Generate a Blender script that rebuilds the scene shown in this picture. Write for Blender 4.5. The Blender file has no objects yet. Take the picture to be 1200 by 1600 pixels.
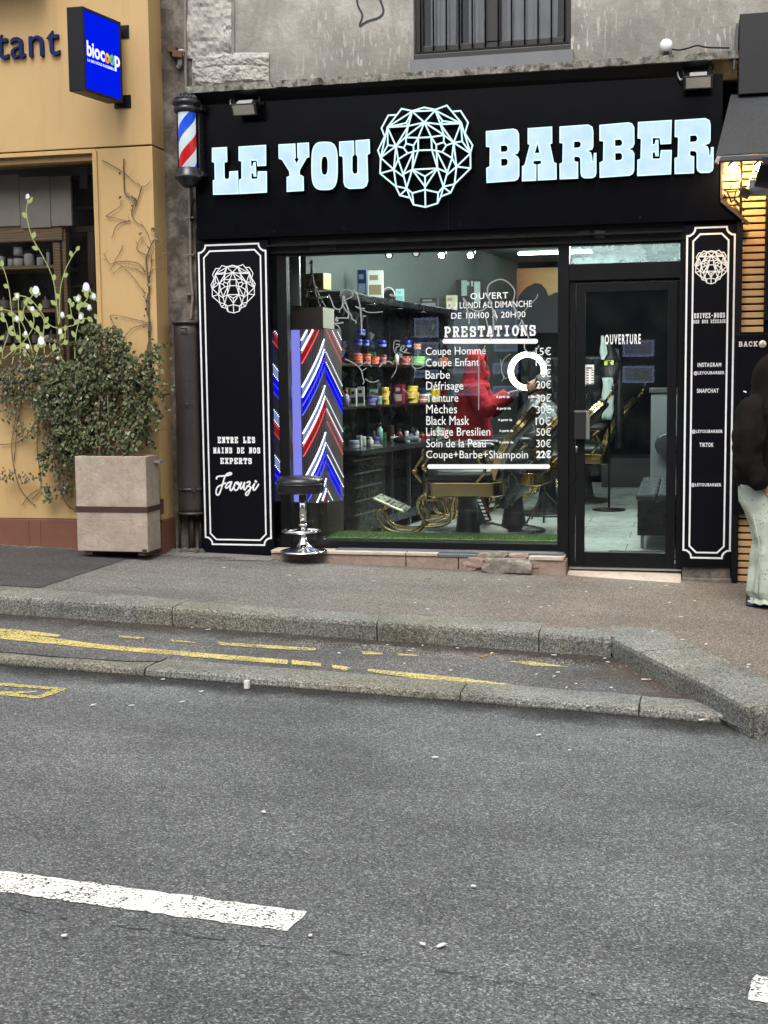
import bpy, bmesh, math, random
from mathutils import Vector, Matrix, Euler, noise
random.seed(7)
R = math.radians
SC = bpy.context.scene
COL = SC.collection

# ------------------------------------------------------------------ camera, world, sun, exposure
FPX = 2017.58947
YAW, PITCH, ROLL = -0.227191664, -0.0994396825, -0.0107598463
CAM = Vector((0.0, -10.0, 1.445))
_fw = Vector((math.sin(YAW)*math.cos(PITCH), math.cos(YAW)*math.cos(PITCH), math.sin(PITCH)))
_rt = Vector((math.cos(YAW), -math.sin(YAW), 0.0))
_up = _rt.cross(_fw)
RT = math.cos(ROLL)*_rt + math.sin(ROLL)*_up
UP = -math.sin(ROLL)*_rt + math.cos(ROLL)*_up
FW = _fw
cam_data = bpy.data.cameras.new('camera')
cam = bpy.data.objects.new('camera', cam_data); COL.objects.link(cam)
cam_data.sensor_fit = 'HORIZONTAL'; cam_data.sensor_width = 36.0
cam_data.lens = 36.0*FPX/1200.0
cam_data.clip_start = 0.1; cam_data.clip_end = 500
m3 = Matrix((RT, UP, -FW)).transposed()
cam.matrix_world = Matrix.Translation(CAM) @ m3.to_4x4()
SC.camera = cam

SUN_EL, SUN_ROT = R(58), R(180)
world = bpy.data.worlds.new('World'); SC.world = world
world.use_nodes = True
nt = world.node_tree; nt.nodes.clear()
sky = nt.nodes.new('ShaderNodeTexSky'); sky.sky_type = 'NISHITA'; sky.sun_disc = False
sky.sun_elevation = SUN_EL; sky.sun_rotation = SUN_ROT
sky.air_density = 1.0; sky.dust_density = 4.0; sky.ozone_density = 1.0
hsv = nt.nodes.new('ShaderNodeHueSaturation'); hsv.inputs['Saturation'].default_value = 0.28
bg = nt.nodes.new('ShaderNodeBackground'); bg.inputs['Strength'].default_value = 0.15
wo = nt.nodes.new('ShaderNodeOutputWorld')
nt.links.new(sky.outputs[0], hsv.inputs['Color']); nt.links.new(hsv.outputs[0], bg.inputs['Color'])
nt.links.new(bg.outputs[0], wo.inputs['Surface'])

sd = bpy.data.lights.new('sun', 'SUN'); sd.energy = 1.0; sd.angle = R(35); sd.color = (1.0, 0.96, 0.9)
sun = bpy.data.objects.new('sun', sd); COL.objects.link(sun)
# light comes down from the street side
_dir = Vector((0, -math.cos(SUN_EL), math.sin(SUN_EL)))
sun.rotation_euler = _dir.to_track_quat('Z', 'Y').to_euler()
sun.location = (0, -6, 12)

SC.view_settings.view_transform = 'Standard'; SC.view_settings.look = 'None'
SC.view_settings.exposure = 0.85; SC.view_settings.gamma = 1.0
SC.view_settings.use_curve_mapping = False
SC.cycles.use_denoising = True
SC.cycles.max_bounces = 8; SC.cycles.transparent_max_bounces = 12
SC.cycles.caustics_reflective = False; SC.cycles.caustics_refractive = False
SC.cycles.sample_clamp_indirect = 4.0

# ------------------------------------------------------------------ measuring: a photo pixel to a point at depth Y
def ray(u, v):
    return ((u-600)/FPX)*RT + ((800-v)/FPX)*UP + FW
def A(u, v, Y):
    d = ray(u, v); return CAM + d*((Y-CAM.y)/d.y)
def AX(u, v, Y): return A(u, v, Y).x
def AZ(u, v, Y): return A(u, v, Y).z
def G(u, v, z0, sx, sy):                      # a point on the plane z = z0 + sx*x + sy*y
    d = ray(u, v); n = Vector((-sx, -sy, 1)); return CAM + d*((z0 - n.dot(CAM))/n.dot(d))
SX = -0.034                                    # the street falls to the right
def z_walk(x, y): return -0.072 + SX*x + 0.02*y
def z_bay(x, y): return -0.197 + SX*x + 0.02*y
def z_road(x, y): return -0.293 + SX*x

# ------------------------------------------------------------------ materials
MATS = {}
EX = 2.0**-SC.view_settings.exposure              # lamps are set as they look at exposure 0
class NT:
    def __init__(s, name):
        s.m = bpy.data.materials.new(name); s.m.use_nodes = True
        s.t = s.m.node_tree; s.t.nodes.clear()
        s.out = s.t.nodes.new('ShaderNodeOutputMaterial')
    def n(s, typ, **kw):
        nd = s.t.nodes.new('ShaderNode'+typ)
        for k, v in kw.items():
            if k in nd.inputs.keys(): nd.inputs[k].default_value = v
            else: setattr(nd, k, v)
        return nd
    def l(s, a, b): s.t.links.new(a, b)
    def pos(s, scale=(1, 1, 1), rot=(0, 0, 0), obj=False):
        if obj: o = s.n('TexCoord').outputs['Object']
        else: o = s.n('NewGeometry').outputs['Position']
        mp = s.n('Mapping'); mp.inputs['Scale'].default_value = scale; mp.inputs['Rotation'].default_value = rot
        s.l(o, mp.inputs['Vector']); return mp.outputs[0]
    def noise(s, vec, scale, detail=4, rough=.55, dist=0):
        n = s.n('TexNoise'); n.inputs['Scale'].default_value = scale; n.inputs['Detail'].default_value = detail
        n.inputs['Roughness'].default_value = rough; n.inputs['Distortion'].default_value = dist
        s.l(vec, n.inputs['Vector']); return n.outputs['Fac']
    def vor(s, vec, scale, feature='F1'):
        n = s.n('TexVoronoi'); n.feature = feature; n.inputs['Scale'].default_value = scale
        s.l(vec, n.inputs['Vector']); return n
    def ramp(s, fac, stops):
        r = s.n('ValToRGB'); e = r.color_ramp.elements
        while len(e) < len(stops): e.new(0.5)
        for i, (p, c) in enumerate(stops):
            e[i].position = p
            e[i].color = (c, c, c, 1) if isinstance(c, (int, float)) else (*c, 1)
        s.l(fac, r.inputs['Fac']); return r.outputs['Color']
    def mix(s, fac, a, b, mode='MIX'):
        m = s.n('Mix', data_type='RGBA', blend_type=mode)
        for k, val in ((0, fac), (6, a), (7, b)):
            sock = m.inputs[k]
            if hasattr(val, 'links'): s.l(val, sock)
            elif isinstance(val, (int, float)): sock.default_value = val if k == 0 else (val, val, val, 1)
            else: sock.default_value = (*val, 1)
        return m.outputs[2]
    def math(s, op, a, b=0.5):
        m = s.n('Math', operation=op)
        for sock, val in ((m.inputs[0], a), (m.inputs[1], b)):
            if hasattr(val, 'links'): s.l(val, sock)
            else: sock.default_value = val
        return m.outputs[0]
    def bsdf(s, color, rough=.6, metal=0, bump=None, bstr=.2, bdist=.01, spec=.5, emit=None, es=0, coat=0):
        b = s.n('BsdfPrincipled')
        for key, val in (('Base Color', color), ('Roughness', rough), ('Metallic', metal)):
            if hasattr(val, 'links'): s.l(val, b.inputs[key])
            else: b.inputs[key].default_value = (*val, 1) if isinstance(val, tuple) else val
        b.inputs['Specular IOR Level'].default_value = spec
        b.inputs['Coat Weight'].default_value = coat
        if emit is not None:
            if hasattr(emit, 'links'): s.l(emit, b.inputs['Emission Color'])
            else: b.inputs['Emission Color'].default_value = (*emit, 1)
            b.inputs['Emission Strength'].default_value = es
        if bump is not None:
            bp = s.n('Bump'); bp.inputs['Strength'].default_value = bstr; bp.inputs['Distance'].default_value = bdist
            s.l(bump, bp.inputs['Height']); s.l(bp.outputs[0], b.inputs['Normal'])
        s.l(b.outputs[0], s.out.inputs['Surface']); return b

def mat(name, col, rough=.55, metal=0, var=.12, scale=8., bump=.0, bscale=60., bdist=.004, spec=.5, coat=0, obj=False):
    """plain painted / moulded material with a little unevenness in colour, gloss and surface"""
    if name in MATS: return MATS[name]
    t = NT(name); p = t.pos(obj=obj)
    n1 = t.noise(p, scale, 5, .6)
    c = t.mix(n1, tuple(x*(1-var) for x in col), tuple(min(1, x*(1+var)) for x in col))
    rn = t.noise(p, scale*3, 3)
    rr = t.n('MapRange'); rr.inputs['To Min'].default_value = max(0.02, rough-.08); rr.inputs['To Max'].default_value = min(1, rough+.08)
    t.l(rn, rr.inputs['Value'])
    t.bsdf(c, rr.outputs[0], metal, t.noise(p, bscale, 4) if bump else None, bump, bdist, spec, coat=coat)
    MATS[name] = t.m; return t.m
def emit(name, col, strength):
    if name in MATS: return MATS[name]
    strength *= EX
    t = NT(name); e = t.n('Emission'); e.inputs['Color'].default_value = (*col, 1); e.inputs['Strength'].default_value = strength
    t.l(e.outputs[0], t.out.inputs['Surface']); MATS[name] = t.m; return t.m
def glass(name, ior=1.5, tint=(1, 1, 1), rough=0.0, dirt=0.0):
    if name in MATS: return MATS[name]
    t = NT(name); fr = t.n('Fresnel'); fr.inputs['IOR'].default_value = ior
    tr = t.n('BsdfTransparent'); tr.inputs['Color'].default_value = (*tint, 1)
    gl = t.n('BsdfGlossy'); gl.inputs['Roughness'].default_value = rough
    mx = t.n('MixShader'); t.l(fr.outputs[0], mx.inputs[0]); t.l(tr.outputs[0], mx.inputs[1]); t.l(gl.outputs[0], mx.inputs[2])
    last = mx.outputs[0]
    if dirt:
        p = t.pos(); f = t.math('MULTIPLY', t.ramp(t.noise(p, 3.0, 6, .65), [(.42, 0.0), (.75, 1.0)]), dirt)
        sp = t.ramp(t.noise(p, 90, 2, .5), [(.70, 0.0), (.74, 1.0)])
        f2 = t.math('MAXIMUM', f, t.math('MULTIPLY', sp, dirt*2.2))
        df = t.n('BsdfDiffuse'); df.inputs['Color'].default_value = (.6, .62, .6, 1)
        m2 = t.n('MixShader'); t.l(f2, m2.inputs[0]); t.l(last, m2.inputs[1]); t.l(df.outputs[0], m2.inputs[2]); last = m2.outputs[0]
    t.l(last, t.out.inputs['Surface']); MATS[name] = t.m; return t.m

# ------------------------------------------------------------------ mesh builder
ORG = {}
class MB:
    def __init__(s): s.v = []; s.f = []; s.mi = []; s.sm = []; s.cur = 0; s.smooth = False
    def mat(s, i): s.cur = i; return s
    def add(s, verts, faces, smooth=None):
        o = len(s.v); s.v += [tuple(x) for x in verts]
        for f in faces:
            s.f.append(tuple(o+i for i in f)); s.mi.append(s.cur); s.sm.append(s.smooth if smooth is None else smooth)
        return s
    def box(s, x0, x1, y0, y1, z0, z1, M=None):
        if x0 > x1: x0, x1 = x1, x0
        if y0 > y1: y0, y1 = y1, y0
        if z0 > z1: z0, z1 = z1, z0
        vs = [Vector((x, y, z)) for z in (z0, z1) for y in (y0, y1) for x in (x0, x1)]
        if M is not None: vs = [M @ q for q in vs]
        return s.add(vs, [(0, 2, 3, 1), (4, 5, 7, 6), (0, 1, 5, 4), (2, 6, 7, 3), (0, 4, 6, 2), (1, 3, 7, 5)], False)
    def boxc(s, c, size, rot=(0, 0, 0)):
        M = Matrix.Translation(c) @ Euler(rot).to_matrix().to_4x4()
        a, b, d = [x/2 for x in size]
        return s.box(-a, a, -b, b, -d, d, M)
    def quad(s, a, b, c, d): return s.add([a, b, c, d], [(0, 1, 2, 3)])
    def prism(s, poly, y0, y1):               # poly of (x, z), thickness along y
        n = len(poly)
        area = sum(poly[i][0]*poly[(i+1) % n][1]-poly[(i+1) % n][0]*poly[i][1] for i in range(n))
        if area < 0: poly = poly[::-1]
        vs = [(x, y0, z) for x, z in poly]+[(x, y1, z) for x, z in poly]
        fs = [tuple(range(n)), tuple(range(2*n-1, n-1, -1))]+[(i+n, (i+1) % n+n, (i+1) % n, i) for i in range(n)]
        return s.add(vs, fs, False)
    def vprism(s, poly, z0f, z1f):            # poly of (x, y), z functions
        n = len(poly)
        area = sum(poly[i][0]*poly[(i+1) % n][1]-poly[(i+1) % n][0]*poly[i][1] for i in range(n))
        if area < 0: poly = poly[::-1]
        vs = [(x, y, z0f(x, y)) for x, y in poly]+[(x, y, z1f(x, y)) for x, y in poly]
        fs = [tuple(range(n-1, -1, -1)), tuple(range(n, 2*n))]+[(i, (i+1) % n, (i+1) % n+n, i+n) for i in range(n)]
        return s.add(vs, fs, False)
    def tube(s, pts, r, n=8, cap=True, flat=1.0, smooth=True):
        pts = [Vector(p) for p in pts]
        rs = r if isinstance(r, (list, tuple)) else [r]*len(pts)
        rings = []; up = Vector((0, 0, 1)); prev = None
        for i, p in enumerate(pts):
            t = (pts[min(i+1, len(pts)-1)]-pts[max(i-1, 0)]).normalized()
            if prev is None:
                a = t.cross(up)
                if a.length < 1e-3: a = t.cross(Vector((0, 1, 0)))
            else: a = prev - t*prev.dot(t)
            a.normalize(); prev = a; b = t.cross(a)
            rings.append([p + a*(rs[i]*math.cos(2*math.pi*k/n)) + b*(rs[i]*flat*math.sin(2*math.pi*k/n)) for k in range(n)])
        return s.loft(rings, cap, smooth)
    def loft(s, rings, cap=True, smooth=True):
        n = len(rings[0]); vs = [q for rg in rings for q in rg]; fs = []
        for i in range(len(rings)-1):
            for k in range(n):
                fs.append((i*n+k, i*n+(k+1) % n, (i+1)*n+(k+1) % n, (i+1)*n+k))
        if cap:
            fs.append(tuple(range(n-1, -1, -1))); fs.append(tuple(range((len(rings)-1)*n, len(rings)*n)))
        return s.add(vs, fs, smooth)
    def lathe(s, prof, c, n=24, smooth=True, M=None, cap=True):
        rings = [[Vector((r*math.cos(2*math.pi*k/n), r*math.sin(2*math.pi*k/n), z)) for k in range(n)] for r, z in prof]
        if M is None: M = Matrix.Translation(c)
        rings = [[M @ q for q in rg] for rg in rings]
        return s.loft(rings, cap, smooth)
    def ball(s, c, r, n=12, m=8, sc=(1, 1, 1)):
        rings = []
        for i in range(m+1):
            a = -math.pi/2 + math.pi*i/m; rr = max(1e-4, math.cos(a))
            rings.append([Vector((c[0]+r*sc[0]*rr*math.cos(2*math.pi*k/n), c[1]+r*sc[1]*rr*math.sin(2*math.pi*k/n), c[2]+r*sc[2]*math.sin(a))) for k in range(n)])
        return s.loft(rings, True, True)
    def stroke(s, pts, w, y, t=.002):         # flat ribbon in an XZ plane facing -y
        for i in range(len(pts)-1):
            (x0, z0), (x1, z1) = pts[i], pts[i+1]
            dx, dz = x1-x0, z1-z0; L = math.hypot(dx, dz) or 1e-6
            dx /= L; dz /= L; e = w*.35
            x0 -= dx*e; z0 -= dz*e; x1 += dx*e; z1 += dz*e
            nx, nz = -dz*w/2, dx*w/2
            if t <= .0025:                    # paint or vinyl: one thin sheet, each stroke a hair above the last
                s.nst = getattr(s, 'nst', 0)+1; yy = y - .00012*(s.nst % 23)
                s.add([(x0+nx, yy, z0+nz), (x0-nx, yy, z0-nz), (x1-nx, yy, z1-nz), (x1+nx, yy, z1+nz)], [(0, 1, 2, 3)], False); continue
            yy = y - .0002*(i % 5)
            s.prism([(x0+nx, z0+nz), (x1+nx, z1+nz), (x1-nx, z1-nz), (x0-nx, z0-nz)], yy-t, yy)
        return s
    def geo(s, g, fx): vs, fs = g; return s.add([fx(Vector(p)) for p in vs], fs, False)
    def build(s, name, mats, parent=None, bevel=0, loc=None, subsurf=0, seg=2):
        if not isinstance(mats, (list, tuple)): mats = [mats]
        if parent is not None: org = ORG[parent.name]
        elif loc is not None: org = Vector(loc)
        else:
            xs, ys, zs = zip(*s.v); org = Vector(((min(xs)+max(xs))/2, (min(ys)+max(ys))/2, min(zs)))
        me = bpy.data.meshes.new(name)
        me.from_pydata([(x-org.x, y-org.y, z-org.z) for x, y, z in s.v], [], s.f)
        for m_ in mats: me.materials.append(m_)
        me.polygons.foreach_set('material_index', s.mi); me.polygons.foreach_set('use_smooth', s.sm)
        me.update()
        o = bpy.data.objects.new(name, me); COL.objects.link(o)
        if parent is not None: o.parent = parent
        else: o.location = org
        ORG[o.name] = org
        if bevel:
            b = o.modifiers.new('edge', 'BEVEL'); b.width = bevel; b.segments = seg; b.limit_method = 'ANGLE'; b.angle_limit = R(40)
        if subsurf:
            b = o.modifiers.new('smooth', 'SUBSURF'); b.levels = b.render_levels = subsurf
        return o
def empty(name, loc):
    o = bpy.data.objects.new(name, None); COL.objects.link(o); o.location = loc; o.empty_display_size = .1
    ORG[o.name] = Vector(loc); return o
def tag(o, label, cat, group=None):
    o['label'] = label; o['category'] = cat
    if group: o['group'] = group
    return o
def thing(name, loc, label, cat, group=None): return tag(empty(name, loc), label, cat, group)
def struct(o): o['kind'] = 'structure'; return o
def copy_tree(o, parent=None):
    c = o.copy(); COL.objects.link(c); ORG[c.name] = ORG.get(o.name, Vector((0, 0, 0)))
    if parent is not None:
        c.parent = parent
    for ch in [x for x in bpy.data.objects if x.parent == o]: copy_tree(ch, c)
    return c

# ------------------------------------------------------------------ filled outlines and lettering
def _eval(ob):
    COL.objects.link(ob); dg = bpy.context.evaluated_depsgraph_get(); dg.update()
    me = bpy.data.meshes.new_from_object(ob.evaluated_get(dg))
    g = ([tuple(v.co) for v in me.vertices], [tuple(p.vertices) for p in me.polygons])
    bpy.data.objects.remove(ob); bpy.data.meshes.remove(me); return g
def outline_geo(loops, depth):                # loops of (x, z); result lies with depth along y, front at y = 0
    cu = bpy.data.curves.new('outline', 'CURVE'); cu.dimensions = '2D'; cu.fill_mode = 'BOTH'; cu.extrude = depth/2
    for lp in loops:
        sp = cu.splines.new('POLY'); sp.points.add(len(lp)-1)
        for i, (x, z) in enumerate(lp): sp.points[i].co = (x, z, 0, 1)
        sp.use_cyclic_u = True
    vs, fs = _eval(bpy.data.objects.new('outline', cu))
    return ([(x, depth/2 - z, y) for x, y, z in vs], fs)
def inset_geo(loops, depth, inset):           # the same outline pulled in by the curve's own offset
    cu = bpy.data.curves.new('outline', 'CURVE'); cu.dimensions = '2D'; cu.fill_mode = 'BOTH'; cu.extrude = depth/2
    cu.offset = -inset
    for lp in loops:
        sp = cu.splines.new('POLY'); sp.points.add(len(lp)-1)
        for i, (x, z) in enumerate(lp): sp.points[i].co = (x, z, 0, 1)
        sp.use_cyclic_u = True
    vs, fs = _eval(bpy.data.objects.new('outline', cu))
    return ([(x, depth/2 - z, y) for x, y, z in vs], fs)
def text_geo(txt, bold=0., depth=.002, spacing=1.0):
    cu = bpy.data.curves.new('lettering', 'FONT'); cu.body = txt; cu.size = 1; cu.offset = bold; cu.space_character = spacing
    cu.resolution_u = 3
    vs, fs = _eval(bpy.data.objects.new('lettering', cu))
    xs = [v[0] for v in vs]; ys = [v[1] for v in vs]
    x0, x1, y0, y1 = min(xs), max(xs), min(ys), max(ys)
    return ([((x-x0)/(x1-x0), 0, (y-y0)/(y1-y0)) for x, y, z in vs], fs)
def put_text(mb, txt, x0, x1, z0, z1, y, bold=0., spacing=1.0):   # lettering fitted to a rectangle on the plane y, facing the street
    g = text_geo(txt, bold, spacing=spacing)
    mb.geo(g, lambda p: Vector((x0+(x1-x0)*p.x, y, z0+(z1-z0)*p.z)))
def px_text(mb, txt, u0, v0, u1, v1, Y, bold=0., spacing=1.0):    # left-top / right-bottom measured in the photo
    um, vm = (u0+u1)/2, (v0+v1)/2
    put_text(mb, txt, AX(u0, vm, Y), AX(u1, vm, Y), AZ(um, v1, Y), AZ(um, v0, Y), Y, bold, spacing)
# heavy slab lettering from strokes on a unit square
_o = lambda x0, x1, z0, z1: [((x0+x1)/2+(x1-x0)/2*math.cos(a), (z0+z1)/2+(z1-z0)/2*math.sin(a)) for a in [i*math.pi/8 for i in range(17)]]
SLAB = {
 'E': [[(.15, 0), (.15, 1)], [(0, 0), (.9, 0)], [(0, 1), (.9, 1)], [(.15, .5), (.6, .5)], [(.9, 0), (.9, .25)], [(.9, 1), (.9, .75)]],
 'N': [[(.15, 0), (.15, 1)], [(.15, 1), (.85, 0)], [(.85, 0), (.85, 1)], [(0, 0), (.3, 0)], [(0, 1), (.2, 1)], [(.7, 1), (1, 1)]],
 'T': [[(.5, 0), (.5, 1)], [(0, 1), (1, 1)], [(0, 1), (0, .72)], [(1, 1), (1, .72)], [(.28, 0), (.72, 0)]],
 'R': [[(.15, 0), (.15, 1)], [(0, 1), (.65, 1), (.85, .85), (.85, .65), (.65, .5), (.15, .5)], [(.55, .5), (.8, 0), (1, 0)], [(0, 0), (.35, 0)]],
 'L': [[(.2, 0), (.2, 1)], [(0, 1), (.45, 1)], [(0, 0), (.9, 0), (.9, .3)]],
 'S': [[(.85, .7), (.85, .95), (.2, 1), (.08, .85), (.1, .65), (.85, .42), (.92, .2), (.8, .02), (.15, 0), (.12, .3)]],
 'M': [[(.12, 0), (.12, 1), (.5, .25), (.88, 1), (.88, 0)], [(0, 0), (.28, 0)], [(.72, 0), (1, 0)], [(0, 1), (.12, 1)], [(.88, 1), (1, 1)]],
 'A': [[(.12, 0), (.42, 1), (.58, 1), (.88, 0)], [(.28, .35), (.72, .35)], [(0, 0), (.28, 0)], [(.72, 0), (1, 0)]],
 'I': [[(.5, 0), (.5, 1)], [(.2, 0), (.8, 0)], [(.2, 1), (.8, 1)]],
 'D': [[(.15, 0), (.15, 1)], [(0, 1), (.6, 1), (.88, .75), (.88, .25), (.6, 0), (0, 0)]],
 'O': [_o(.06, .94, 0, 1)],
 'X': [[(.12, 0), (.88, 1)], [(.12, 1), (.88, 0)], [(0, 0), (.3, 0)], [(.7, 0), (1, 0)], [(0, 1), (.3, 1)], [(.7, 1), (1, 1)]],
 'P': [[(.15, 0), (.15, 1)], [(0, 1), (.65, 1), (.88, .85), (.88, .6), (.65, .45), (.15, .45)], [(0, 0), (.4, 0)]],
 'U': [[(.12, 1), (.12, .2), (.3, 0), (.7, 0), (.88, .2), (.88, 1)], [(0, 1), (.3, 1)], [(.7, 1), (1, 1)]],
 'V': [[(.1, 1), (.5, 0), (.9, 1)], [(0, 1), (.3, 1)], [(.7, 1), (1, 1)]],
 'Z': [[(.1, .75), (.1, 1), (.9, 1), (.1, 0), (.9, 0), (.9, .25)]],
 'B': [[(.15, 0), (.15, 1)], [(0, 1), (.65, 1), (.82, .88), (.82, .62), (.65, .52), (.15, .52)], [(.65, .52), (.9, .38), (.9, .12), (.7, 0), (0, 0)]],
 'C': [[(.9, .65), (.88, .9), (.65, 1), (.3, 1), (.08, .75), (.08, .25), (.3, 0), (.65, 0), (.9, .2)]],
 'K': [[(.15, 0), (.15, 1)], [(.85, 1), (.15, .42)], [(.38, .58), (.88, 0)], [(0, 0), (.35, 0)], [(0, 1), (.35, 1)], [(.68, 1), (1, 1)], [(.72, 0), (1, 0)]],
 '-': [[(.15, .5), (.85, .5)]], ' ': [],
}
SLAB['\u00c9'] = SLAB['E'] + [[(.35, 1.15), (.6, 1.35)]]
def slab_text(mb, txt, x0, x1, z0, z1, y, w=.22, gap=.22):
    n = len(txt); cw = (x1-x0)/(n*(1+gap)-gap); h = z1-z0; ww = w*h
    for i, ch in enumerate(txt):
        xa = x0 + i*cw*(1+gap)
        for k, st in enumerate(SLAB[ch]):
            mb.stroke([(xa+ww/2+(cw-ww)*px, z0+ww/2+(h-ww)*pz) for px, pz in st], ww, y-.0007*(k % 4), .001)
def px_slab(mb, txt, u0, v0, u1, v1, Y, w=.22, gap=.22):
    um, vm = (u0+u1)/2, (v0+v1)/2
    slab_text(mb, txt, AX(u0, vm, Y), AX(u1, vm, Y), AZ(um, v1, Y), AZ(um, v0, Y), Y, w, gap)
def px_line(mb, pts, w, Y, t=.001):           # painted line through measured points
    mb.stroke([(A(u, v, Y).x, A(u, v, Y).z) for u, v in pts], w, Y, t)
def spline(pts, n=6):                         # Catmull-Rom through points
    P = [Vector(p) for p in pts]; out = []
    for i in range(len(P)-1):
        p0, p1, p2, p3 = P[max(i-1, 0)], P[i], P[i+1], P[min(i+2, len(P)-1)]
        for k in range(n):
            t = k/n
            out.append(.5*((2*p1)+(p2-p0)*t+(2*p0-5*p1+4*p2-p3)*t*t+(3*p1-p0-3*p2+p3)*t**3))
    out.append(P[-1]); return out

# ================================================================== THE SETTING: ground
def asphalt(name, dark, mid, light, scale, brown=(1, 1, 1), patch=.25, bump=.5, wet=None):
    t = NT(name); p = t.pos()
    v = t.vor(p, scale); sep = t.n('SeparateColor'); t.l(v.outputs['Color'], sep.inputs[0])
    stones = t.ramp(sep.outputs[0], [(0.0, dark), (.50, mid), (.80, tuple(x*1.5 for x in mid)), (.93, light), (1.0, tuple(x*1.5 for x in light))])
    fine = t.noise(p, scale*2.3, 2)
    stones = t.mix(.55, stones, t.ramp(fine, [(.3, .35), (.7, 1.6)]), 'MULTIPLY')
    big = t.ramp(t.noise(p, .9, 6, .62), [(.3, 1-patch), (.72, 1+patch)])
    c = t.mix(1.0, stones, big, 'MULTIPLY')
    if brown != (1, 1, 1):                    # the left stretch is greyer, the right one rust-tinted
        sx = t.n('SeparateXYZ'); t.l(t.n('NewGeometry').outputs['Position'], sx.inputs[0]); mr = t.n('MapRange'); t.l(sx.outputs['X'], mr.inputs['Value']); mr.inputs['From Min'].default_value = -3.2; mr.inputs['From Max'].default_value = -.2
        c = t.mix(1.0, c, t.mix(t.math('ADD', mr.outputs[0], t.math('MULTIPLY', t.math('SUBTRACT', t.noise(p, 1.2, 4), .5), .8)), (.93, 1.0, 1.07), brown), 'MULTIPLY')
    # worn streaks along the traffic
    ps = t.pos((.22, 1.5, 1)); st = t.ramp(t.noise(ps, 1.6, 6, .62), [(.32, .80), (.70, 1.18)])
    c = t.mix(1.0, c, st, 'MULTIPLY')
    t.bsdf(c, .82, 0, v.outputs['Distance'], bump, .006, .35)
    return t.m
def granite(name, tint=(1, 1, 1), scale=150):
    t = NT(name); p = t.pos()
    v = t.vor(p, scale); sep = t.n('SeparateColor'); t.l(v.outputs['Color'], sep.inputs[0])
    c = t.ramp(sep.outputs[0], [(0, .07), (.35, .2), (.7, .31), (1, .46)])
    c = t.mix(.6, c, t.ramp(t.noise(p, 60, 4), [(.3, .45), (.7, 1.35)]), 'MULTIPLY')
    c = t.mix(1., c, t.ramp(t.noise(p, 2.4, 6, .65), [(.3, .62), (.7, 1.16)]), 'MULTIPLY')
    c = t.mix(1., c, t.mix(t.ramp(t.noise(p, .8, 3), [(.4, 0.), (.6, 1.)]), tint, tuple(x*y for x, y in zip(tint, (1.06, .98, .84)))), 'MULTIPLY')
    t.bsdf(c, .75, 0, t.noise(p, 75, 3), .55, .006, .3); return t.m
M_ROAD = asphalt('road_asphalt', (.041, .043, .0445), (.096, .0995, .101), (.21, .215, .216), 165, patch=.32, bump=.5)
M_WALK = asphalt('pavement_asphalt', (.055, .047, .040), (.128, .110, .094), (.29, .26, .23), 185, (1.04, .985, .92), patch=.2, bump=.35)
M_NEWWALK = asphalt('fresh_asphalt_patch', (.022, .021, .021), (.045, .043, .042), (.10, .098, .095), 170, patch=.25, bump=.3)
M_BAY = asphalt('bay_asphalt', (.032, .031, .031), (.075, .072, .07), (.19, .185, .18), 150, patch=.35, bump=.35)
M_KERB = granite('kerb_granite', (.72, .73, .67))
M_DUSTY = asphalt('dusty_concrete', (.12, .115, .11), (.2, .19, .18), (.33, .32, .3), 120, patch=.35, bump=.3)

def sheet(name, poly, zf, m, nx=1):
    mb = MB(); mb.add([(x, y, zf(x, y)) for x, y in poly], [tuple(range(len(poly)))])
    return struct(mb.build(name, m))
YB = .35
sheet('road', [(-30, -11.6), (30, -11.6), (30, YB), (-30, YB)], lambda x, y: z_road(x, y)-.004, M_ROAD)
sheet('loading_bay', [(-30, -3.2), (.10, -3.2), (.34, -3.55), (.05, -3.02), (-.36, -2.15), (-30, -2.1)], z_bay, M_BAY)
# pavement with the bulge that closes the bay
KF = [(-30, -2.16), (-.40, -2.20), (.335, -3.57), (.60, -3.66), (30, -3.72)]           # front line of the kerb
walk_poly = [(-30, YB), (-30, -2.06), (-.24, -2.09), (.44, -3.42), (.64, -3.56), (30, -3.62), (30, YB)]
sheet('pavement', walk_poly[::-1], z_walk, M_WALK)
q = [G(u, v, -.072, SX, .02) for u, v in [(-60, 860), (-60, 914), (62, 919), (205, 872), (120, 864)]]
pp = [(-30, .3), (-30, -2.0)] + [(q[2].x, q[2].y), (q[3].x, q[3].y+.02), (q[3].x+.3, .3)]
sheet('pavement_patch', pp[::1], lambda x, y: z_walk(x, y)+.004, M_NEWWALK)
# pale dust collected at the foot of the walls
t = NT('dust_at_wall'); p = t.pos()
sx = t.n('SeparateXYZ'); t.l(t.n('NewGeometry').outputs['Position'], sx.inputs[0])
edge = t.n('MapRange'); t.l(sx.outputs['Y'], edge.inputs['Value'])
edge.inputs['From Min'].default_value = -.42; edge.inputs['From Max'].default_value = -.1
f = t.math('ADD', edge.outputs[0], t.math('MULTIPLY', t.math('SUBTRACT', t.noise(p, 6, 6, .7), .5), 1.6))
f = t.ramp(f, [(.45, 0.0), (.75, .85)])
df = t.n('BsdfDiffuse'); t.l(t.ramp(t.noise(p, 60, 3), [(.3, (.13, .125, .12)), (.7, (.27, .26, .245))]), df.inputs['Color'])
tr = t.n('BsdfTransparent'); mx = t.n('MixShader'); t.l(f, mx.inputs[0]); t.l(tr.outputs[0], mx.inputs[1]); t.l(df.outputs[0], mx.inputs[2])
t.l(mx.outputs[0], t.out.inputs['Surface']); M_DUST = t.m
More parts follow.
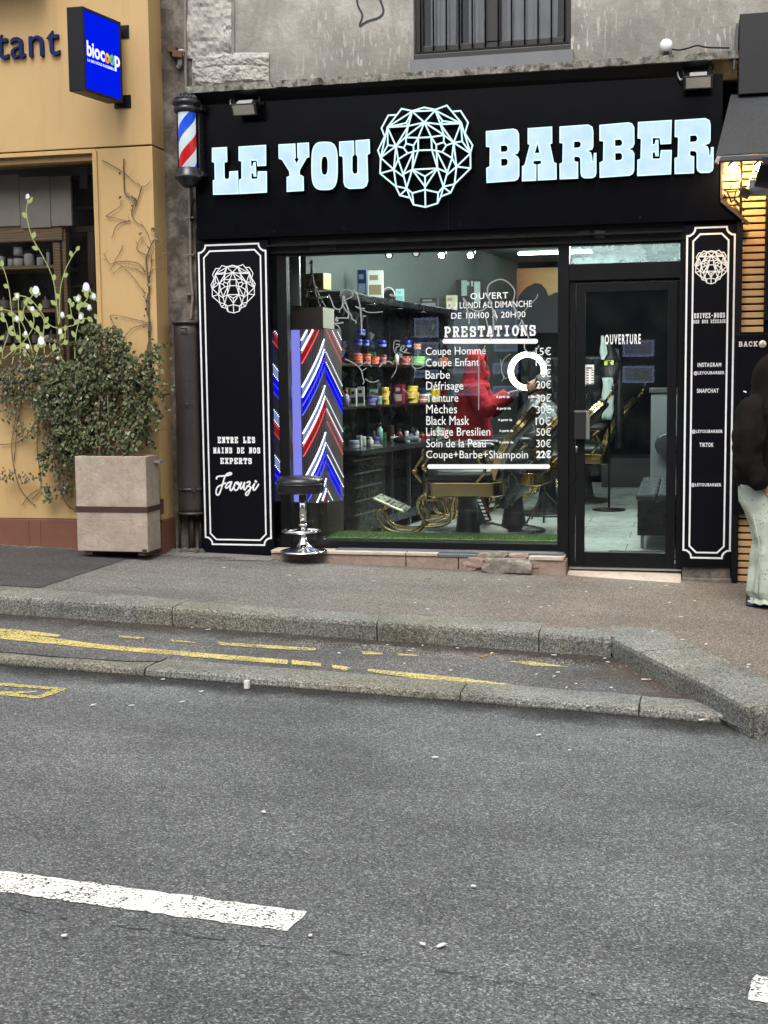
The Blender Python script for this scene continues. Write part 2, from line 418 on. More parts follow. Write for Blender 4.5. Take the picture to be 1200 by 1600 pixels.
ds = sheet('pavement_dust', [(-9, -.5), (-3.2, -.5), (-3.2, .12), (-9, .12)], lambda x, y: z_walk(x, y)+.008, M_DUST)

def film(name, poly, zf, col, lo, hi, axis_pts, amount=.9, sc=5, up=.006):
    # loose dirt lying along a line: thick at the line, ragged away from it
    (ax, ay), (bx, by), wdt = axis_pts
    t = NT(name); p = t.pos(); sx = t.n('SeparateXYZ'); t.l(t.n('NewGeometry').outputs['Position'], sx.inputs[0])
    L = math.hypot(bx-ax, by-ay); nx, ny = -(by-ay)/L, (bx-ax)/L
    d = t.math('ADD', t.math('MULTIPLY', sx.outputs['X'], nx), t.math('ADD', t.math('MULTIPLY', sx.outputs['Y'], ny), -(ax*nx+ay*ny)))
    d = t.math('SUBTRACT', 1.0, t.math('DIVIDE', t.math('ABSOLUTE', d, 0), wdt))
    f = t.math('ADD', d, t.math('MULTIPLY', t.math('SUBTRACT', t.noise(p, sc, 6, .7), .5), 1.5)); f = t.ramp(f, [(lo, 0.), (hi, amount)])
    df = t.n('BsdfDiffuse'); t.l(t.mix(t.noise(p, 70, 3), tuple(x*.55 for x in col), tuple(x*1.4 for x in col)), df.inputs['Color'])
    tr = t.n('BsdfTransparent'); mx = t.n('MixShader'); t.l(f, mx.inputs[0]); t.l(tr.outputs[0], mx.inputs[1]); t.l(df.outputs[0], mx.inputs[2]); t.l(mx.outputs[0], t.out.inputs['Surface'])
    return sheet(name, poly, lambda x, y: zf(x, y)+up, t.m)
film('bay_dirt', [(-6, -2.75), (-.2, -2.75), (-.35, -2.19), (-6, -2.15)], z_bay, (.07, .060, .052), .35, .95, ((-6, -2.17), (-.3, -2.21), .36), .6)
film('gutter_dirt', [(-6.2, -4.1), (.3, -4.1), (.3, -3.3), (-6.2, -3.26)], z_road, (.034, .033, .031), .3, .9, ((-6.2, -3.3), (.3, -3.36), .36), .6, 3, .003)
film('return_dirt', [(-1.2, -3.0), (-.45, -2.2), (-.36, -2.22), (.22, -3.3), (.0, -3.3)], z_bay, (.12, .09, .07), .3, 1., ((-.4, -2.2), (.335, -3.57), .5), .45, 4, .005)

# kerb stones: profile swept along the front line, one gap per stone
def kerb(name, line, joints, depth, zt, zb, m, rnd=.02, inset_dir=None, seed=1):
    rg = random.Random(seed); mb = MB()
    for (a, b) in joints:
        pa, pb = Vector(a), Vector(b); d = (pb-pa).normalized(); nrm = Vector((-d.y, d.x))
        off = rg.uniform(-.005, .005); dz = rg.uniform(-.002, .004)
        pa = pa + d*.004; pb = pb - d*.004
        ns = 14; rings = []
        for i in range(ns+1):
            c = pa.lerp(pb, i/ns) + nrm*(off + .004*noise.noise((c_x := pa.lerp(pb, i/ns).x*3, seed, 0)))
            def P(s, h): q = c + nrm*s; return Vector((q.x, q.y, h))
            top = zt(c.x, c.y) + .004 + dz + .003*noise.noise((c.x*4, 3, seed)); bot = zb(c.x, c.y) - .06
            pr = [(0.012, bot), (0.0, top-rnd*1.6), (rnd*.25, top-rnd*.55), (rnd, top-.002), (rnd*2.2, top), (depth*.6, top+.001), (depth, top), (depth, bot)]
            rings.append([P(s, h) for s, h in pr])
        mb.loft(rings, True, False)
    return mb.build(name, m, bevel=0)
js = []
xs = [-6.6, -5.2, -4.55, -3.24, -1.86, -.84, -.40]
for i in range(len(xs)-1): js.append(((xs[i], -2.16-.04*(xs[i]+6.6)/6.2), (xs[i+1], -2.16-.04*(xs[i+1]+6.6)/6.2)))
o = kerb('kerb', None, js, .32, z_walk, z_bay, M_KERB, seed=2); struct(o)
def lerp2(a, b, s): return (a[0]+(b[0]-a[0])*s, a[1]+(b[1]-a[1])*s)
a, b, c, d = KF[1], KF[2], KF[3], KF[4]
js = [(a, lerp2(a, b, .24)), (lerp2(a, b, .245), b), ((b[0]+.02, b[1]-.005), c), (c, (1.9, -3.69)), ((1.9, -3.69), (3.2, -3.7))]
struct(kerb('kerb_return', None, js, .36, z_walk, z_road, M_KERB, seed=5))
mb = MB(); pts = [(a[0]-.01, a[1]+.02), (a[0]+.02, a[1]+.01), (a[0]+.40, a[1]+.10), (a[0]+.24, a[1]+.34), (a[0]-.02, a[1]+.335)]
mb.vprism(pts, lambda x, y: z_walk(x, y)-.1, lambda x, y: z_walk(x, y)+.0055)
struct(mb.build('kerb_corner', M_KERB))
xs = [-6.5, -4.9, -3.9, -2.95, -1.14, -.2, .32]
js = [((xs[i], -3.27-.012*i), (xs[i+1], -3.27-.012*(i+1))) for i in range(len(xs)-1)]
struct(kerb('bay_kerb', None, js, .27, lambda x, y: z_bay(x, -3.02)+.006, z_road, M_KERB, rnd=.022, seed=9))
sheet('bay_asphalt_lap', [(-7, -3.20), (-6, -3.17), (-5, -3.21), (-4.2, -3.18), (-3.6, -3.215), (-3.1, -3.19), (-2.93, -3.13), (-2.92, -3.0), (-7, -2.98)][::1], lambda x, y: z_bay(x, -3.02)+.017, M_BAY)

# painted markings, each its own thin sheet
def paint(name, col, worn):
    t = NT(name); p = t.pos(); v = t.vor(p, 150); sep = t.n('SeparateColor'); t.l(v.outputs['Color'], sep.inputs[0])
    f = t.math('ADD', sep.outputs[0], t.math('MULTIPLY', t.noise(p, 5, 5, .7), 1.4))
    f = t.ramp(t.math('DIVIDE', f, 2.4), [(worn/2.4, 1.0), ((worn+.12)/2.4, 0.0)])
    b = t.n('BsdfPrincipled'); b.inputs['Roughness'].default_value = .7
    t.l(t.mix(t.noise(p, 40, 4), tuple(x*.8 for x in col), col), b.inputs['Base Color'])
    tr = t.n('BsdfTransparent'); mx = t.n('MixShader'); t.l(f, mx.inputs[0]); t.l(tr.outputs[0], mx.inputs[1]); t.l(b.outputs[0], mx.inputs[2])
    t.l(mx.outputs[0], t.out.inputs['Surface']); return t.m
M_WHITE = paint('road_paint_white', (.80, .79, .74), 1.46)
M_YEL = paint('road_paint_yellow', (.60, .49, .16), 1.34)
M_YEL2 = paint('road_paint_yellow_worn', (.56, .46, .15), 1.2)
def marking(name, px, m, zf=(-.293, SX, 0.), up=.0, rough=.006, seed=0):
    rg = random.Random(seed); P = [G(u, v, *zf) for u, v in px]; out = []
    for i in range(len(P)):
        a, b = P[i], P[(i+1) % len(P)]; n = max(1, int((b-a).length/.03))
        for k in range(n):
            q = a.lerp(b, k/n); out.append((q.x+rg.uniform(-rough, rough), q.y+rg.uniform(-rough, rough), q.z+up))
    return struct(MB().add(out, [tuple(range(len(out)))]).build(name, m))
marking('lane_marking', [(-400, 1306), (0, 1360), (482, 1424), (450, 1455), (0, 1393), (-400, 1336)], M_WHITE, seed=1)
marking('lane_marking', [(1180, 1523), (1560, 1570), (1560, 1615), (1170, 1563)], M_WHITE, seed=2)
BZ = (-.197, SX, .02)
for k, (px, m) in enumerate([
    ([(0, 988), (60, 995), (160, 1008), (262, 1017), (440, 1031), (450, 1032), (450, 1039), (300, 1027), (160, 1015), (0, 999)], M_YEL),
    ([(0, 983), (50, 987), (96, 993), (90, 996), (30, 992), (0, 990)], M_YEL), ([(-300, 950), (0, 983), (0, 999), (-300, 966)], M_YEL),
    ([(455, 1032), (500, 1037), (502, 1042), (455, 1039)], M_YEL), ([(518, 1039), (548, 1044), (540, 1049), (520, 1045)], M_YEL),
    ([(575, 1046), (640, 1052), (720, 1060), (798, 1070), (798, 1075), (690, 1066), (600, 1054), (575, 1050)], M_YEL),
    ([(185, 993), (226, 997), (224, 1000), (186, 997)], M_YEL2), ([(268, 1000), (306, 1004), (306, 1006), (268, 1003)], M_YEL2),
    ([(340, 1004), (420, 1009), (498, 1014), (490, 1018), (420, 1014), (345, 1009)], M_YEL2),
    ([(565, 1018), (598, 1021), (598, 1024), (566, 1023)], M_YEL2), ([(622, 1022), (655, 1024), (654, 1026), (622, 1025)], M_YEL2),
    ([(792, 1034), (828, 1034), (856, 1038), (890, 1043), (860, 1042), (830, 1041)], M_YEL2),
    ([(915, 1089), (928, 1086), (948, 1089), (940, 1094), (918, 1094)], M_YEL2)]):
    marking('bay_line', px, m, BZ, .0045, .004, k)
# yellow lettering end on the carriageway
for k, px in enumerate([[(-120, 1058), (0, 1066), (107, 1076), (62, 1091), (52, 1090), (84, 1077), (0, 1071), (-120, 1063)],
                        [(-120, 1073), (0, 1081), (56, 1079), (57, 1081), (30, 1084), (62, 1088), (58, 1091), (0, 1086), (-120, 1079)]]):
    marking('road_lettering', px, M_YEL, seed=20+k)
# tar seam / crack in the carriageway
mb = MB(); rg = random.Random(3); prev = None
M_CRACK = mat('crack_tar', (.012, .012, .013), .7)
pts = [(-100, 1395), (80, 1432), (215, 1450), (330, 1466), (430, 1478), (520, 1487), (640, 1508), (760, 1530), (850, 1541), (950, 1558), (1060, 1575), (1190, 1592), (1300, 1604)]
P = []
for i in range(len(pts)-1):
    for k in range(9):
        s = k/9; P.append((pts[i][0]+(pts[i+1][0]-pts[i][0])*s, pts[i][1]+(pts[i+1][1]-pts[i][1])*s + rg.uniform(-2.4, 2.4), rg.choice([0, 0, .25, .5, .6, .3])))
for i in range(len(P)-1):
    (u0, v0, w0), (u1, v1, w1) = P[i], P[i+1]
    if w0 == 0: continue
    q = [G(u0, v0-1.1*w0, -.293, SX, 0), G(u0, v0+1.1*w0, -.293, SX, 0), G(u1, v1+1.1*w1, -.293, SX, 0), G(u1, v1-1.1*w1, -.293, SX, 0)]
    mb.quad(*[(a.x, a.y, a.z+.0005) for a in q])
struct(mb.build('road_crack', M_CRACK))

# ================================================================== the old building that holds the barber shop
def old_wall(name, base, soot, streak=True, dark=.5, blot=2.2):
    t = NT(name); p = t.pos()
    n = t.noise(p, blot, 8, .66, .4); c = t.mix(t.ramp(n, [(.36, 0.), (.66, 1.)]), tuple(x*dark for x in base), base)
    n2 = t.noise(p, 14, 6, .7); c = t.mix(t.ramp(n2, [(.48, 0.), (.72, .75)]), c, soot)
    pv = t.pos((5, 5, .55)); c = t.mix(t.ramp(t.noise(pv, 1.6, 5, .6), [(.5, 0.), (.8, .55)]), c, soot)
    if streak:                                # soot band thrown up from the ledge, then slanting pale dashes of washed-off render
        sz = t.n('SeparateXYZ'); t.l(t.n('NewGeometry').outputs['Position'], sz.inputs[0])
        mz = t.n('MapRange'); t.l(sz.outputs['Z'], mz.inputs['Value']); mz.inputs['From Min'].default_value = 4.75; mz.inputs['From Max'].default_value = 3.9
        so = t.ramp(t.math('ADD', mz.outputs[0], t.math('MULTIPLY', t.math('SUBTRACT', t.noise(p, 2.3, 6, .65), .5), 1.5)), [(.32, 0.), (1.0, .68)])
        c = t.mix(so, c, (.16, .15, .135))
        pr = t.pos((26, 26, 5.5), (0, R(-16), 0)); s = t.ramp(t.noise(pr, 1.5, 2, .5), [(.585, 0.), (.63, 1.)])
        s = t.math('MULTIPLY', s, t.ramp(t.noise(p, 1.1, 3), [(.40, .15), (.6, 1.)]))
        c = t.mix(t.math('MULTIPLY', s, t.math('ADD', .12, t.math('MULTIPLY', so, .85))), c, (.62, .60, .55))
    t.bsdf(c, .9, 0, t.noise(p, 30, 8, .7), .7, .012, .2); return t.m
M_RENDER = old_wall('grey_render', (.53, .50, .44), (.29, .275, .245))
M_PIER = old_wall('pier_concrete', (.25, .22, .185), (.045, .042, .04), False, .28, 5.5)
M_QUOIN = old_wall('quoin_stone', (.50, .475, .43), (.26, .245, .22), False, .66, 6)
M_LEDGE = old_wall('ledge_stone', (.46, .44, .38), (.030, .026, .02), False, .08, 14)
M_BLACKMETAL = mat('black_metal', (.0055, .0055, .0065), .42, .0, .2, 10, spec=.22)
M_DARKVOID = mat('dark_room', (.02, .02, .02), .9)
bld = thing('old_building', (-1.75, .3, -.1), 'old grey rendered building above the black shopfront with a stained wall and dark stone pier', 'building')
XR0, ZTOP = 3.2, 10.5
WX0, WX1, WZ0, WZ1 = -2.06, -.85, 3.93, 5.9
mb = MB()
mb.box(-3.72, WX0, .10, .5, 3.70, ZTOP).box(WX1, XR0, .10, .5, 3.70, ZTOP).box(WX0, WX1, .10, .5, 3.70, WZ0-.10).box(WX0, WX1, .10, .5, WZ1, ZTOP)
mb.build('wall', M_RENDER, bld)
mb = MB(); mb.box(-4.22, -3.83, .10, .6, -.1, ZTOP).box(-3.83, -3.78, .12, .6, -.1, 3.7)
mb.box(-3.832, -3.72, .085, .5, 3.70, ZTOP)
o = mb.build('pier', M_PIER, bld)
# rough stone courses left of the render
def rough_patch(mb, u0, v0, u1, v1, yb, seed, rows, lift=.06, n=46, m_=40):
    vs, fs = [], []
    for j in range(m_+1):
        for i in range(n+1):
            s_, r_ = i/n, j/m_; q = A(u0+(u1-u0)*s_, v0+(v1-v0)*r_, yb)
            edge = min(s_, 1-s_)*8; e2 = min(r_*6, (1-r_)*10) if v0 > -50 else (1-r_)*10
            k = min(1, edge + .5*noise.noise((s_*5, r_*6, seed))) ; k = min(k, e2+.5*noise.noise((s_*5+9, r_*6, seed)))
            k = max(0, min(1, k)); fr = (r_*rows+.25*noise.noise((s_*2, r_*2, seed+4))) % 1.0
            ridge = 1 if fr < .88 else .8
            h_ = lift*k*ridge + .016*noise.noise((q.x*9, q.z*9, seed)) + .010*noise.noise((q.x*26, q.z*26, seed)) + .006*noise.noise((q.x*60, q.z*60, seed))
            vs.append((q.x, yb-h_, q.z))
    for j in range(m_):
        for i in range(n): fs.append((j*(n+1)+i, (j+1)*(n+1)+i, (j+1)*(n+1)+i+1, j*(n+1)+i+1))
    mb.add(vs, fs, False)
mb = MB(); rough_patch(mb, 290, -120, 366, 92, .092, 3, 8, .035); rough_patch(mb, 300, 82, 352, 134, .088, 8, 2, .022); rough_patch(mb, 346, 82, 420, 131, .086, 12, 2.1, .03)
rough_patch(mb, 350, -120, 366, 90, .085, 21, 5, .05, 16, 40)
mb.build('stone_courses', M_QUOIN, bld)
mb = MB(); zt = AZ(290, 133, -.15); z2 = AZ(290, 146, -.15)
for i in range(46):                           # crumbling ledge, uneven from end to end
    xa = -3.845+i*4.28/46; xb = xa+4.28/46
    h0 = .008*noise.noise((i*.9, 0, 0)); d0 = .012*noise.noise((i*.7, 5, 0))
    mb.box(xa, xb, -.15+d0, .10, z2+.006*noise.noise((i*1.3, 9, 0)), zt-.012+h0)
mb.build('ledge', M_LEDGE, bld)
# upper window with railing
mb = MB(); yf = .17
mb.box(WX0, WX0+.06, yf, yf+.06, WZ0+.04, WZ1).box(WX1-.06, WX1, yf, yf+.06, WZ0+.04, WZ1).box(WX0+.06, WX1-.06, yf, yf+.06, WZ0+.04, WZ0+.12)
mb.box((WX0+WX1)/2-.06, (WX0+WX1)/2+.06, yf-.006, yf+.06, WZ0+.12, WZ1).box(WX0+.06, WX1-.06, yf, yf+.06, WZ1-.08, WZ1)
M_WINFRAME = mat('window_frame_brown', (.022, .019, .018), .5)
win = mb.build('window', M_WINFRAME, bld, bevel=.004)
MB().box(WX0-.02, WX1+.02, .06, .17, WZ0-.10, WZ0-.004).build('sill', mat('sill_zinc', (.15, .155, .165), .6, 0, .2), win)
MB().box(WX0+.0, WX1-.0, .10, .166, WZ0+.0, WZ0+.045).build('sill_rail', M_WINFRAME, win, bevel=.006)
MB().quad((WX0+.06, yf+.03, WZ0+.12), (WX1-.06, yf+.03, WZ0+.12), (WX1-.06, yf+.03, WZ1-.08), (WX0+.06, yf+.03, WZ1-.08)).build('pane', glass('window_glass', 1.55), win)
mb = MB()
for i in range(12):
    x = WX0+.05+i*(WX1-WX0-.1)/11; mb.tube([(x, .135, WZ0+.06), (x, .135, WZ0+1.05)], .0065, 6)
mb.box(WX0+.02, WX1-.02, .128, .142, WZ0+.055, WZ0+.068)
mb.build('railing', M_BLACKMETAL, win)
M_CURTAIN = mat('curtain_cloth', (.55, .56, .57), .9, 0, .3, 3)
mb = MB()
for xa, xb in ((WX0+.1, WX0+.30), (WX0+.40, WX0+.62), (WX1-.55, WX1-.12)):
    n = 26; rings = []
    for j in range(2):
        rings.append([(xa+(xb-xa)*i/n + (.03*j if i > n//2 else 0), .30+.02*math.sin(i*1.9)+.01*math.sin(i*.7), WZ0+.1+j*1.9) for i in range(n+1)])
    mb.add(rings[0]+rings[1], [(i, i+1, n+2+i, n+1+i) for i in range(n)], True)
mb.build('curtain', M_CURTAIN, win)
MB().box(WX0, WX1, .48, .5, WZ0, WZ1).build('blackout_board', mat('dim_interior', (.035, .037, .04), .9), win)  # dark sheet stands in for the shade of the room behind
# graffiti stroke sprayed on the render
gw = MB(); g = [(556, -14), (559, 8), (566, 24), (562, 40), (574, 33), (592, 27), (599, 17), (594, 0), (590, -16)]
gp = spline([A(u, v, .094) for u, v in g], 4)
gw.stroke([(q.x, q.z) for q in gp], .016, .0975, .001); gw.build('graffiti', mat('graffiti_paint', (.03, .03, .035), .7), bld)
# building mass over the shop, party walls and roof
MB().box(-4.15, XR0, .5, 9.6, 3.14, ZTOP-.01).build('upper_storeys', M_DARKVOID, bld)
MB().box(-4.4, XR0+.2, -.1, 9.9, ZTOP, ZTOP+.25).build('roof', mat('zinc_roof', (.2, .21, .22), .5), bld)
# cracks and old render patches on the wall foot: broken plaster hook
mb = MB(); mb.boxc(A(270, 78, .06), (.06, .12, .045), (.1, .2, .25)).boxc(A(277, 86, .04), (.075, .10, .05), (0, .1, .35))
mb.build('wooden_stub', mat('weathered_wood', (.10, .05, .03), .85, 0, .4, 20), bld)
mb = MB(); mb.ball(A(283, 80, .04), .025, 8, 6, (1.2, 1, .7)).ball(A(281, 97, .06), .028, 8, 6, (.7, 1, 1.5)).ball(A(279, 104, .07), .02, 8, 6)
mb.build('mortar_lump', M_QUOIN, bld)

# conduit down the pier and the cast sheath at its foot
pipe = thing('downpipe', A(295, 860, .02), 'thin rusty conduit ending in a dark brown cast iron sheath on the stone pier', 'pipe')
M_CAST = mat('cast_iron_brown', (.035, .026, .026), .42, .0, .35, 9, .5, 26, .006)
M_COND = mat('rusty_conduit', (.20, .17, .14), .7, 0, .4, 22)
cx, zt, zb = AX(293.5, 650, .02), AZ(293, 503, .02), AZ(295, 802, .02); rr = (AX(314, 650, .02)-AX(272, 650, .02))/2
mb = MB(); mb.lathe([(rr*.88, zb), (rr*.90, zb+.05), (rr*.9, zt-.1), (rr*.90, zt)], (cx, .045, 0), 28)
sh = mb.build('sheath', M_CAST, pipe)
MB().lathe([(rr*.9, zt-.02), (rr*1.05, zt-.015), (rr*1.05, zt+.006), (rr*.2, zt+.012)], (cx, .045, 0), 28).build('sheath_cap', M_CAST, pipe)
mb = MB(); mb.lathe([(rr*.9, zb-.01), (rr*1.03, zb-.008), (rr*1.03, zb+.012), (rr*.9, zb+.014)], (cx, .045, 0), 28)
mb.build('collar', M_CAST, pipe); mb = MB(); z = AZ(295, 764, .02); mb.lathe([(rr*.9, z-.012), (rr*.99, z-.01), (rr*.99, z+.01), (rr*.9, z+.012)], (cx, .045, 0), 28)
mb.boxc((cx+rr*.55, -.06, z), (.03, .03, .03)); mb.build('collar', M_CAST, pipe)
mb = MB()
for u, v, w, h in ((287, 513, .06, .012), (287, 519, .055, .03), (292, 633, .03, .03), (284, 629, .012, .012), (284, 638, .012, .012), (300, 631, .012, .012)): MB().boxc(A(u, v, -.057), (w, .016, h)).build('raised_mark', M_CAST, sh, bevel=.004)
mb = MB(); q = [A(u, v, .07) for u, v in ((289, -80), (289.5, 60), (291, 150), (296, 300), (298, 420), (301, 462), (300, 478), (298, 500))]
mb.tube(spline(q, 5), .012, 8)
for v in (340, 398, 459): mb.boxc(A(297, v, .07), (.07, .03, .012))
mb.build('conduit', M_COND, pipe)
mb = MB(); mb.tube([A(299, 800, .06), A(300, 862, .06)], .028, 10).tube([A(281, 800, .08), A(281, 864, .08)], .01, 6).tube([A(313, 800, .09), A(314, 864, .09)], .02, 8)
mb.build('outlet', M_CAST, pipe)
mb = MB(); rg = random.Random(8)
for i in range(46):
    u = rg.uniform(258, 322); q = A(u, rg.uniform(852, 866), rg.uniform(-.04, .06)); s = rg.uniform(.012, .035)
    mb.boxc((q.x, q.y, z_walk(q.x, q.y)+s*.3), (s*1.4, s, s), (rg.uniform(0, 3), rg.uniform(0, 3), rg.uniform(0, 3)))
o = mb.build('rubble', M_PIER); o['kind'] = 'stuff'

# ================================================================== building across the street (seen only as a reflection)
opp = thing('estate_agency_building', (-1.5, -14.0, -.2), 'pale stone building across the street with lit property listings, mirrored in the shop glass', 'building')
M_OPP = old_wall('pale_stone', (.26, .245, .225), (.14, .135, .13), False, .75, 1)
M_OPPD = mat('agency_front', (.05, .055, .065), .5)
mb = MB(); mb.box(-14, 14, -22, -14.0, 3.9, 6.6); mb.build('wall', M_OPP, opp)
MB().box(-14, 14, -22, -14.05, -.8, 3.9).build('shopfront', M_OPPD, opp)
mb = MB()
for i in range(9):
    for z in (4.9,):
        x = -12.4+i*2.9; mb = MB(); mb.box(x, x+1.2, -14.0, -13.98, z, z+1.3); mb.build('window', glass('opp_glass', 1.6), opp)
t = NT('listing_picture'); p = t.pos((1, 1, 1)); v = t.vor(p, 9); 
c = t.mix(t.noise(p, 16, 5, .7), (.06, .09, .14), (.50, .60, .72)); c = t.mix(.18, c, v.outputs['Color'], 'OVERLAY')
e = t.n('Emission'); t.l(c, e.inputs['Color']); e.inputs['Strength'].default_value = 4*EX; t.l(e.outputs[0], t.out.inputs['Surface'])
M_LIST = t.m; M_LISTW = emit('listing_border', (.45, .60, .95), 4)
def mirror_at(u, v, Yv=14.24):                # where a thing stands whose reflection in the glass (y = .12) shows at this pixel
    q = A(u, v, Yv); return Vector((q.x, .24-Yv, q.z))
for k, (u0, v0, u1, v1) in enumerate([(647, 497, 685, 527), (647, 535, 685, 566), (709, 487, 747, 520), (709, 524, 747, 550), (772, 483, 808, 515), (772, 520, 808, 549),
                                      (708, 567, 750, 583), (708, 601, 750, 618), (770, 567, 810, 584), (770, 603, 810, 619), (973, 532, 1022, 557), (973, 572, 1022, 598), (647, 578, 685, 590)]):
    a, b = mirror_at(u0, v0), mirror_at(u1, v1)
    f = MB().box(a.x, b.x, -14.04, -13.99, b.z, a.z).build('listing_panel', M_LISTW, opp)
    MB().box(a.x+.04, b.x-.04, -13.99, -13.985, b.z+.04, a.z-.04).build('picture', M_LIST, f)
mb = MB(); a, b = mirror_at(598, 402), mirror_at(662, 415)
g = text_geo('IMMOBILIER', .02)
mb.geo(g, lambda q: Vector((b.x-(b.x-a.x)*q.x, -13.97, b.z+(a.z-b.z)*q.z)))
mb.build('lettering', emit('agency_letters', (.7, .72, .75), 1.0), opp)
sheet('far_pavement', [(-30, -14.3), (30, -14.3), (30, -11.6), (-30, -11.6)], lambda x, y: z_road(x, y)+.12, M_WALK)

# ================================================================== BARBER SHOPFRONT
M_FASCIA = mat('fascia_composite', (.0022, .0024, .004), .22, 0, .15, 3, .02, 12, .002, .14)
M_PANEL = mat('sign_panel_black', (.0026, .0026, .0045), .4, 0, .15, 4, spec=.14)
M_FRAME = mat('anodised_frame', (.0052, .0055, .0064), .45, 0, .25, 6, spec=.2)
M_GLASS = glass('shop_glass', 1.5, (.96, .985, .975), 0, .018)
YG = .12
t = NT('hazy_glass'); fr = t.n('Fresnel'); fr.inputs['IOR'].default_value = 1.5; tb = t.n('BsdfTransparent'); tl_ = t.n('BsdfTranslucent'); tl_.inputs['Color'].default_value = (.75, .9, .9, 1)
pz = t.pos((1, 1, 1)); hz_ = t.ramp(t.noise(pz, 7, 7, .7), [(.3, .16), (.7, .42)]); m1_ = t.n('MixShader'); t.l(hz_, m1_.inputs[0]); t.l(tb.outputs[0], m1_.inputs[1]); t.l(tl_.outputs[0], m1_.inputs[2])
gl_ = t.n('BsdfGlossy'); gl_.inputs['Roughness'].default_value = .0; m2_ = t.n('MixShader'); t.l(fr.outputs[0], m2_.inputs[0]); t.l(m1_.outputs[0], m2_.inputs[1]); t.l(gl_.outputs[0], m2_.inputs[2]); t.l(m2_.outputs[0], t.out.inputs['Surface']); M_HAZY = t.m
XL, XP0, XP1, XW1 = -3.36, AX(437.5, 620, YG), AX(453, 620, YG), AX(872, 620, YG)
ZT, ZB = AZ(660, 392, YG), AZ(660, 846, YG)
XD0, XD1 = AX(889, 640, YG-.02), AX(1062, 640, YG-.02)
front = thing('barber_shopfront', (-1.75, 0, -.08), 'black barber shop front with a wide window, glazed door and a plain black fascia', 'shopfront')
# fascia box and its sloped hood under the stone ledge
ZF0, ZF1 = 2.612, 3.665
XF0, XF1 = -3.83, .262
o = MB().prism([(XF0, ZF0), (XF1+.13, ZF0), (XF1+.13, ZF0+.03), (XF1, ZF0+.17), (XF1, ZF1), (XF0, ZF1)], -.03, .08).build('fascia', M_FASCIA, front, bevel=.002)
mb = MB(); mb.add([(XF0, -.03, ZF1), (XF1+.09, -.03, ZF1-.01), (XF1+.09, -.135, 3.755), (XF0, -.135, 3.735), (XF0, .08, ZF1), (XF1+.09, .08, ZF1), (XF1+.09, .08, 3.755), (XF0, .08, 3.735)],
    [(3, 2, 1, 0), (0, 4, 7, 3), (1, 2, 6, 5), (2, 3, 7, 6)]); mb.build('hood', M_BLACKMETAL, front)
mb = MB()
for u in (428, 538, 720, 1000): # screws along the fascia foot
    q = A(u, 358 if u < 900 else 345, -.03); mb.boxc((q.x, -.031, ZF0+.04), (.012, .004, .012))
x = AX(700, 250, -.03); mb.box(x-.0015, x+.0015, -.0312, -.03, ZF0, ZF1-.01)
mb.build('screw_row', M_FRAME, o)
# rolling shutter box under the fascia with old fixings and labels
M_GRIME = mat('grimy_steel', (.018, .017, .016), .6, 0, .6, 14, .4, 40)
sb = MB().box(-3.25, XD1+.02, .06, .30, ZT+.012, ZF0+.1).build('shutter_box', M_GRIME, front)
mb = MB(); rg = random.Random(12)
for u, v, w, h in ((505, 384, .22, .07), (610, 376, .09, .035), (655, 377, .10, .03), (685, 377, .05, .05), (780, 371, .10, .03), (815, 372, .04, .05), (912, 366, .09, .05), (1015, 364, .03, .03)):
    q = A(u, v, .06); mb.boxc((q.x, .055, q.z), (w, .012, h), (0, rg.uniform(-.05, .05), 0))
mb.build('fixing', mat('dull_steel', (.045, .043, .042), .5, .3, .4, 20), sb)
MB().boxc(A(937, 366, .05), (.075, .006, .055), (0, .12, 0)).build('notice', mat('aged_notice', (.16, .15, .14), .8), sb)
MB().box(-3.25, XD1, -.02, .06, ZT+.06, ZT+.072).build('shutter_rail', M_FRAME, sb)
# window frame
mb = MB(); mb.box(XP0, XP1, .08, .17, ZB-.07, ZT).box(XW1, XD0, .07, .17, -.02, ZT+.01).box(XP1, XW1, .09, .17, ZB-.075, ZB).box(XP1, XW1, .09, .17, ZT-.008, ZT+.012).box(XL, XP0, .1, .16, ZB-.07, ZB)
mb.box(XL-.1, XL-.04, .08, .17, -.02, ZT)
wf = mb.build('window_frame', M_FRAME, front, bevel=.004)
MB().quad((XP1, YG, ZB), (XW1, YG, ZB), (XW1, YG, ZT), (XP1, YG, ZT)).build('pane', M_GLASS, wf)
MB().quad((XL, YG, ZB), (XP0, YG, ZB), (XP0, YG, ZT), (XL, YG, ZT)).build('side_pane', M_GLASS, wf)
# transom and door
ZD1 = AZ(975, 437, .1); ZTB = AZ(975, 411, YG)
mb = MB(); mb.box(XD0, XD1, .07, .17, ZD1, ZTB).box(XD1-.01, XD1+.05, .07, .17, -.02, ZT).box(XD0, XD1, .09, .17, ZT-.004, ZT+.012)
tr = mb.build('transom_frame', M_FRAME, front, bevel=.004)
MB().quad((XD0, YG, ZTB), (XD1-.01, YG, ZTB), (XD1-.01, YG, ZT), (XD0, YG, ZT)).build('transom_pane', M_HAZY, tr)
gx0, gx1, gz0, gz1 = AX(914, 640, .1), AX(1042, 640, .1), AZ(975, 863, .1), AZ(975, 454, .1)
mb = MB(); a, b = XD0+.055, XD1-.025; z0, z1 = .0, ZD1-.02
mb.box(a, gx0, .085, .14, z0, z1).box(gx1, b, .085, .14, z0, z1).box(gx0, gx1, .085, .14, z0, gz0).box(gx0, gx1, .085, .14, gz1, z1)
mb.box(XD0, a-.006, .09, .15, z0, ZD1).box(a-.006, XD1-.01, .10, .15, z1+.006, ZD1).box(b+.006, XD1-.01, .09, .15, z0, z1)
door = mb.build('door', M_FRAME, front, bevel=.003)
MB().quad((gx0, .115, gz0), (gx1, .115, gz0), (gx1, .115, gz1), (gx0, .115, gz1)).build('pane', M_GLASS, door)
